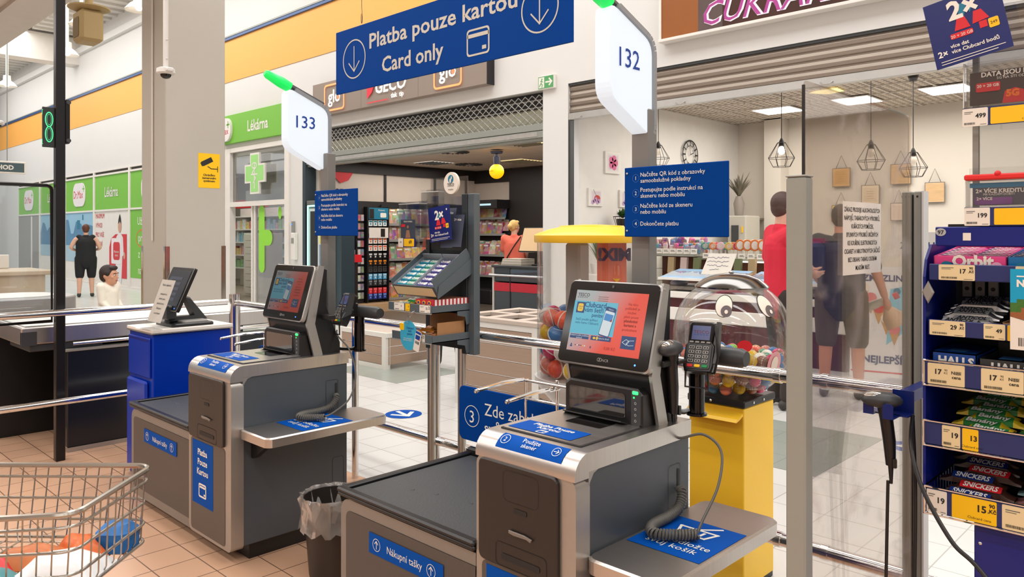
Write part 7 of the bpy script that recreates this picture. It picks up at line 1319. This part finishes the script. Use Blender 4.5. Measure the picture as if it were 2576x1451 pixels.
    mb.tube([(0, -.084, .022), (0, -.1, -.012), (0, -.108, -.026), (0, -.09, -.036)], [.009, .011, .014, .01], 8, M=MH).sph((0, -.082, -.056), (.024, .012, .007), 10, MH).sph((0, -.08, -.067), (.02, .012, .008), 10, MH).sph((0, -.078, .034), (.052, .016, .009), 12, MH)
    for sx in (-1, 1): mb.sph((.075*sx, .015, -.005), (.012, .02, .032), 10, MH).sph((.042*sx, -.062, -.02), (.022, .02, .02), 10, MH)
    mb.tube([tuple(V['nec']), tuple(hc+Vector((0, .02, -.06)))], .056, 12)
    me = remesh(mb, vox/k if k < .8 else vox, 3); body = fin(me, 'body', sk or skinm, t)
    for sx in (-1, 1):
        MB(mat('eye_ball', (232, 228, 222), .2)).sph((.03*sx, -.078, .006), (.0125, .009, .0085), 12, MH).use(dark).sph((.03*sx, -.0845, .006), (.0055, .0045, .0055), 10, MH).part('eye', t)
        MB(mat('brow', tuple(int(q*.8) for q in hair), .8)).tube([(.014*sx, -.0925, .026), (.032*sx, -.091, .032), (.05*sx, -.077, .027)], [.0035, .0045, .003], 6, M=MH).part('eyebrow', t)
    MB(mat('lips', (186, 104, 96), .45)).sph((0, -.0885, -.056), (.021, .0075, .0045), 10, MH).sph((0, -.087, -.0645), (.018, .008, .005), 10, MH).part('lips', t)
    h = MB(); h.sph((0, .026, .034), (.083, .098, .1), 22, MH).sph((0, .05, -.0), (.075, .07, .085), 18, MH)
    for sx in (-1, 1): h.sph((.062*sx, .012, .03), (.024, .05, .045), 12, MH)
    h.sph((0, -.045, .092), (.06, .045, .032), 14, MH)
    if bun: h.sph((0, .12, .01), (.05, .045, .05), 14, MH).sph((0, .09, .03), (.055, .05, .05), 12, MH)
    if long_hair: h.sph((0, .07, -.08), (.085, .05, .1), 16, MH)
    fin(remesh(h, .007, 2), 'hair', mat('hair_%d_%d' % (hair[0], hair[1]), hair, .6, var=.35, ns=40, stretch=(6, 6, 1)), t)
    def cloth(name, nodes, edges, mt, flat=None):
        m2 = caps(MB(), nodes, edges); fin(remesh(m2, vox*1.2, 2), name, mt, t)
    if top_:
        c = {'spi': (*V['spi'], .135*g), 'che': (*V['che'], .142*(.4+.6*g)), 'pel': (*(V['pel']+Vector((0, 0, -.02))), .142*g), 'hem': (*(V['pel']+Vector((0, 0, -.12))), .135*g), 'nec': (*(V['nec']+Vector((0, 0, -.01))), .072)}; e = [('spi', 'che'), ('spi', 'pel'), ('pel', 'hem'), ('che', 'nec')]
        for s, sx in (('l', -1), ('r', 1)):
            for q_, rz_ in (('che', .118), ('spi', .12), ('pel', .122), ('hem', .118)): c[q_+s] = (*(Vector(c[q_][:3])+Vector((.055*sx*g, 0, 0))), rz_*(.35+.65*g))
            e += [('che'+s, 'spi'+s), ('spi'+s, 'pel'+s), ('pel'+s, 'hem'+s)]
            c['sh'+s] = (*V['sh'+s], .074*(.6+.4*g)) if sleeve != 'none' else (*(V['sh'+s].lerp(V['nec'], .3)), .066*(.6+.4*g)); e.append(('che', 'sh'+s))
            if sleeve in ('short', 'long'): p = V['sh'+s].lerp(V['el'+s], .75 if sleeve == 'short' else 1); c['sl'+s] = (*p, .066 if sleeve == 'short' else .054); e.append(('sh'+s, 'sl'+s))
            if sleeve == 'long': c['cu'+s] = (*V['el'+s].lerp(V['wr'+s], .92), .04); e.append(('sl'+s, 'cu'+s))
        cloth('shirt' if name != 'woman' else 'dress', c, e, top_)
    if bottom:
        c = {'wa': (*(V['pel']+Vector((0, 0, .05))), .13*g), 'pel': (*(V['pel']+Vector((0, 0, -.06))), .135*g)}; e = [('wa', 'pel')]
        for s in 'lr':
            end = V['hip'+s].lerp(V['kn'+s], .95) if legs == 'shorts' else V['an'+s]+Vector((0, 0, .02)); c['hip'+s] = (*V['hip'+s], .108*(.5+.5*g)); c['md'+s] = (*V['hip'+s].lerp(V['kn'+s], .5), .1*(.5+.5*g)); c['kn'+s] = (*(end if legs == 'shorts' else V['kn'+s]), .084*(.5+.5*g)); e += [('pel', 'hip'+s), ('hip'+s, 'md'+s), ('md'+s, 'kn'+s)]
            if legs != 'shorts': c['an'+s] = (*end, .06); e.append(('kn'+s, 'an'+s))
        cloth('shorts' if legs == 'shorts' else 'trousers', c, e, bottom)
    for s in 'lr':
        a, b = V['an'+s], V['toe'+s]; m2 = caps(MB(), {'a': (a.x, a.y, a.z-.025, .044), 'h': (a.x, a.y+.035, .04, .04), 'm': (*a.lerp(b, .6).xy, .042, .042), 't': (*(b+(b-a).normalized()*.02).xy, .034, .032)}, [('a', 'h'), ('a', 'm'), ('m', 't')]); fin(remesh(m2, .008, 2), 'shoe', mat('shoe_%d' % shoe[0], shoe, .5, var=.3, ns=30), t)
        if sock: MB(mat('sock_white', (232, 230, 226), .8)).tube([tuple(a+Vector((0, 0, -.02))), tuple(a+Vector((0, 0, .09)))], .047, 14).part('sock', t)
    if extra: extra(t, V)
    t.scale = (k, k, k); return t
def away(px): # heading that turns the back to a viewer standing at the checkouts
    return math.atan2(px[0], -px[1])
def cth(n, rgb, **k): return mat('cloth_'+n, rgb, .8, var=.08, ns=9, bump=.12, **k)
# walking man in black
def bottle(t, V): pass
person('man', 'heavy man in a black sleeveless top and black shorts walking away past the pharmacy posters', (-19.8, 5.98, 0), away((-.95, .3)), 1.7, dict(ell=(-.31, .05, 1.17), wrl=(-.2, -.16, 1.13), elr=(.32, .05, 1.18), wrr=(.22, -.15, 1.12), knl=(-.12, -.04, .5), anl=(-.13, -.02, .09), toel=(-.15, -.16, .03), knr=(.13, .02, .5), anr=(.14, .08, .1), toer=(.16, -.05, .03)), 1.32, (96, 54, 40), cth('black', (24, 26, 30)), 'none', cth('black', (24, 26, 30)), 'shorts', (48, 52, 50), vox=.012)
# boy
def toy(t, V):
    MB(mat('toy_yellow', (236, 190, 30), .4)).box(-.04, .05, -.2, -.15, .84, .9, .008).use(red).box(-.02, .03, -.2, -.16, .8, .84, .008).part('toy', t)
person('boy', 'small dark haired boy in a cream shirt standing behind the chrome rail', (-9.0, 2.95, 0), math.radians(122), 1.12, dict(ell=(-.2, -.02, 1.16), wrl=(-.14, -.2, 1.0), elr=(.2, .0, 1.15), wrr=(.15, -.17, .97), hd=(0, .0, 1.5)), 1.05, (40, 26, 22), cth('cream', (236, 230, 214)), 'long', cth('sand', (190, 170, 140)), 'shorts', (210, 200, 190), head_s=1.42, head_turn=.15, vox=.011, sk=mat('skin_boy', (206, 152, 122), .5))
# woman in coral
def strap(t, V):
    MB(dark).tube([(-.15, .1, 1.46), (-.05, .16, 1.3), (.08, .16, 1.1), (.2, .08, .9)], .011, 6).part('bag_strap', t); MB(dark).box(.17, .3, -.02, .16, .68, .92, .03).part('shoulder_bag', t)
    m2 = caps(MB(), {'a': (0, .01, 1.0, .16), 'b': (0, .01, .78, .19), 'c': (0, .01, .6, .2)}, [('a', 'b'), ('b', 'c')]); fin(remesh(m2, .012, 2), 'skirt', cth('coral', (244, 118, 96)), t)
person('woman', 'blond woman in a coral dress with a dark strap bag at the tobacconist counter', (-9.6, 9.95, 0), away((-.45, .9)), 1.72, dict(ell=(-.22, -.02, 1.16), wrl=(-.16, -.2, 1.02), elr=(.22, -.04, 1.16), wrr=(.14, -.22, 1.05)), 1.12, (222, 180, 110), cth('coral', (244, 118, 96)), 'short', None, 'shorts', (120, 90, 80), bun=True, head_turn=-.5, vox=.011, extra=strap)
# man in red
person('man', 'man in a red shirt with folded hands beside the tall grey post', (-2.9, 6.33, 0), math.atan2(.717, -.697)+.12, 1.83, dict(ell=(-.25, .02, 1.16), wrl=(-.1, -.19, 1.1), elr=(.25, .02, 1.16), wrr=(.1, -.2, 1.13)), 1.12, (76, 54, 48), cth('red', (214, 36, 60)), 'short', cth('dark_brown', (54, 44, 40)), 'trousers', (50, 44, 40), head_turn=.1, vox=.009)
# man in shorts with a dark shirt
def bag(t, V):
    w = V['wrl']; m = MB(cth('navy', (38, 48, 84))).box(.12, .34, .06, .2, 1.1, 1.42, .05); m.part('shoulder_bag', t)
    MB(mat('bottle_pale', (220, 214, 196), .3)).tube([tuple(w+Vector((.02, -.06, -.02))), tuple(w+Vector((.18, -.08, -.1)))], [.035, .045], 14).use(red).tube([tuple(w+Vector((-.06, -.06, .02))), tuple(w+Vector((-.1, -.06, .04)))], .03, 12).part('bottle', t)
    m2 = MB(mat('bag_clear', (212, 176, 140), .4, var=.2)); m2.tube([tuple(w+Vector((0, -.05, -.06))), tuple(w+Vector((-.05, -.05, -.15))), tuple(w+Vector((-.1, -.05, -.24)))], [.02, .09, .1], 14).part('bread_bag', t)
person('man', 'man in a dark shirt and grey brown shorts behind the clear screen', (-2.72, 7.1, 0), away((-.25, 1)), 1.74, dict(elr=(.24, -.02, 1.14), wrr=(.18, -.2, .98), ell=(-.3, -.0, 1.12), wrl=(-.36, -.08, .9), knl=(-.14, -.0, .5), anl=(-.15, .03, .09), toel=(-.17, -.1, .03), knr=(.13, .0, .5), anr=(.14, .04, .09), toer=(.16, -.09, .03)), 1.22, (58, 44, 38), cth('navy_grey', (50, 52, 62)), 'short', cth('grey_brown', (96, 84, 74)), 'shorts', (90, 86, 84), (230, 230, 230), vox=.009, extra=bag, sk=mat('skin_tan', (214, 150, 122), .5))
# grey haired person between post and rack
person('person', 'grey haired person in a white top between the double post and the sweets rack', (-1.42, 9.25, 0), away((.5, 1)), 1.56, None, 1.1, (130, 122, 116), cth('white', (232, 224, 210)), 'short', cth('teal', (44, 96, 104)), 'shorts', (120, 70, 70), vox=.012)
# person half hidden behind the gum rack
person('person', 'person in dark trousers and dark shoes hidden behind the graphite gum rack', (-6.35, 5.5, 0), away((-.8, .6)), 1.72, dict(knl=(-.14, .02, .5), anl=(-.17, .06, .09), toel=(-.2, -.08, .03)), 1.05, (50, 40, 36), cth('rust', (170, 84, 60)), 'short', cth('charcoal', (42, 42, 46)), 'trousers', (30, 30, 32), vox=.012)
# seated cashier at the picture edge
def chair(t, V): MB(dgrey).lathe([(0, .84), (.2, .84), (.22, .88), (0, .9)], 18).cyl((0, 0, .05), (0, 0, .85), .03, 10).lathe([(0, 0), (.25, 0), (.03, .06), (0, .06)], 18).part('stool', t)
person('person', 'cashier in a pale pink top seated at the edge behind the black framed screen', (-11.3, 1.9, 0), math.radians(30), 1.7, dict(ell=(-.26, -.12, 1.16), wrl=(-.14, -.34, 1.12), elr=(.26, -.12, 1.16), wrr=(.14, -.34, 1.1)), 1.1, (110, 80, 60), cth('pale_pink', (226, 178, 170)), 'short', cth('denim', (70, 92, 120)), 'trousers', (60, 60, 64), long_hair=True, vox=.012)
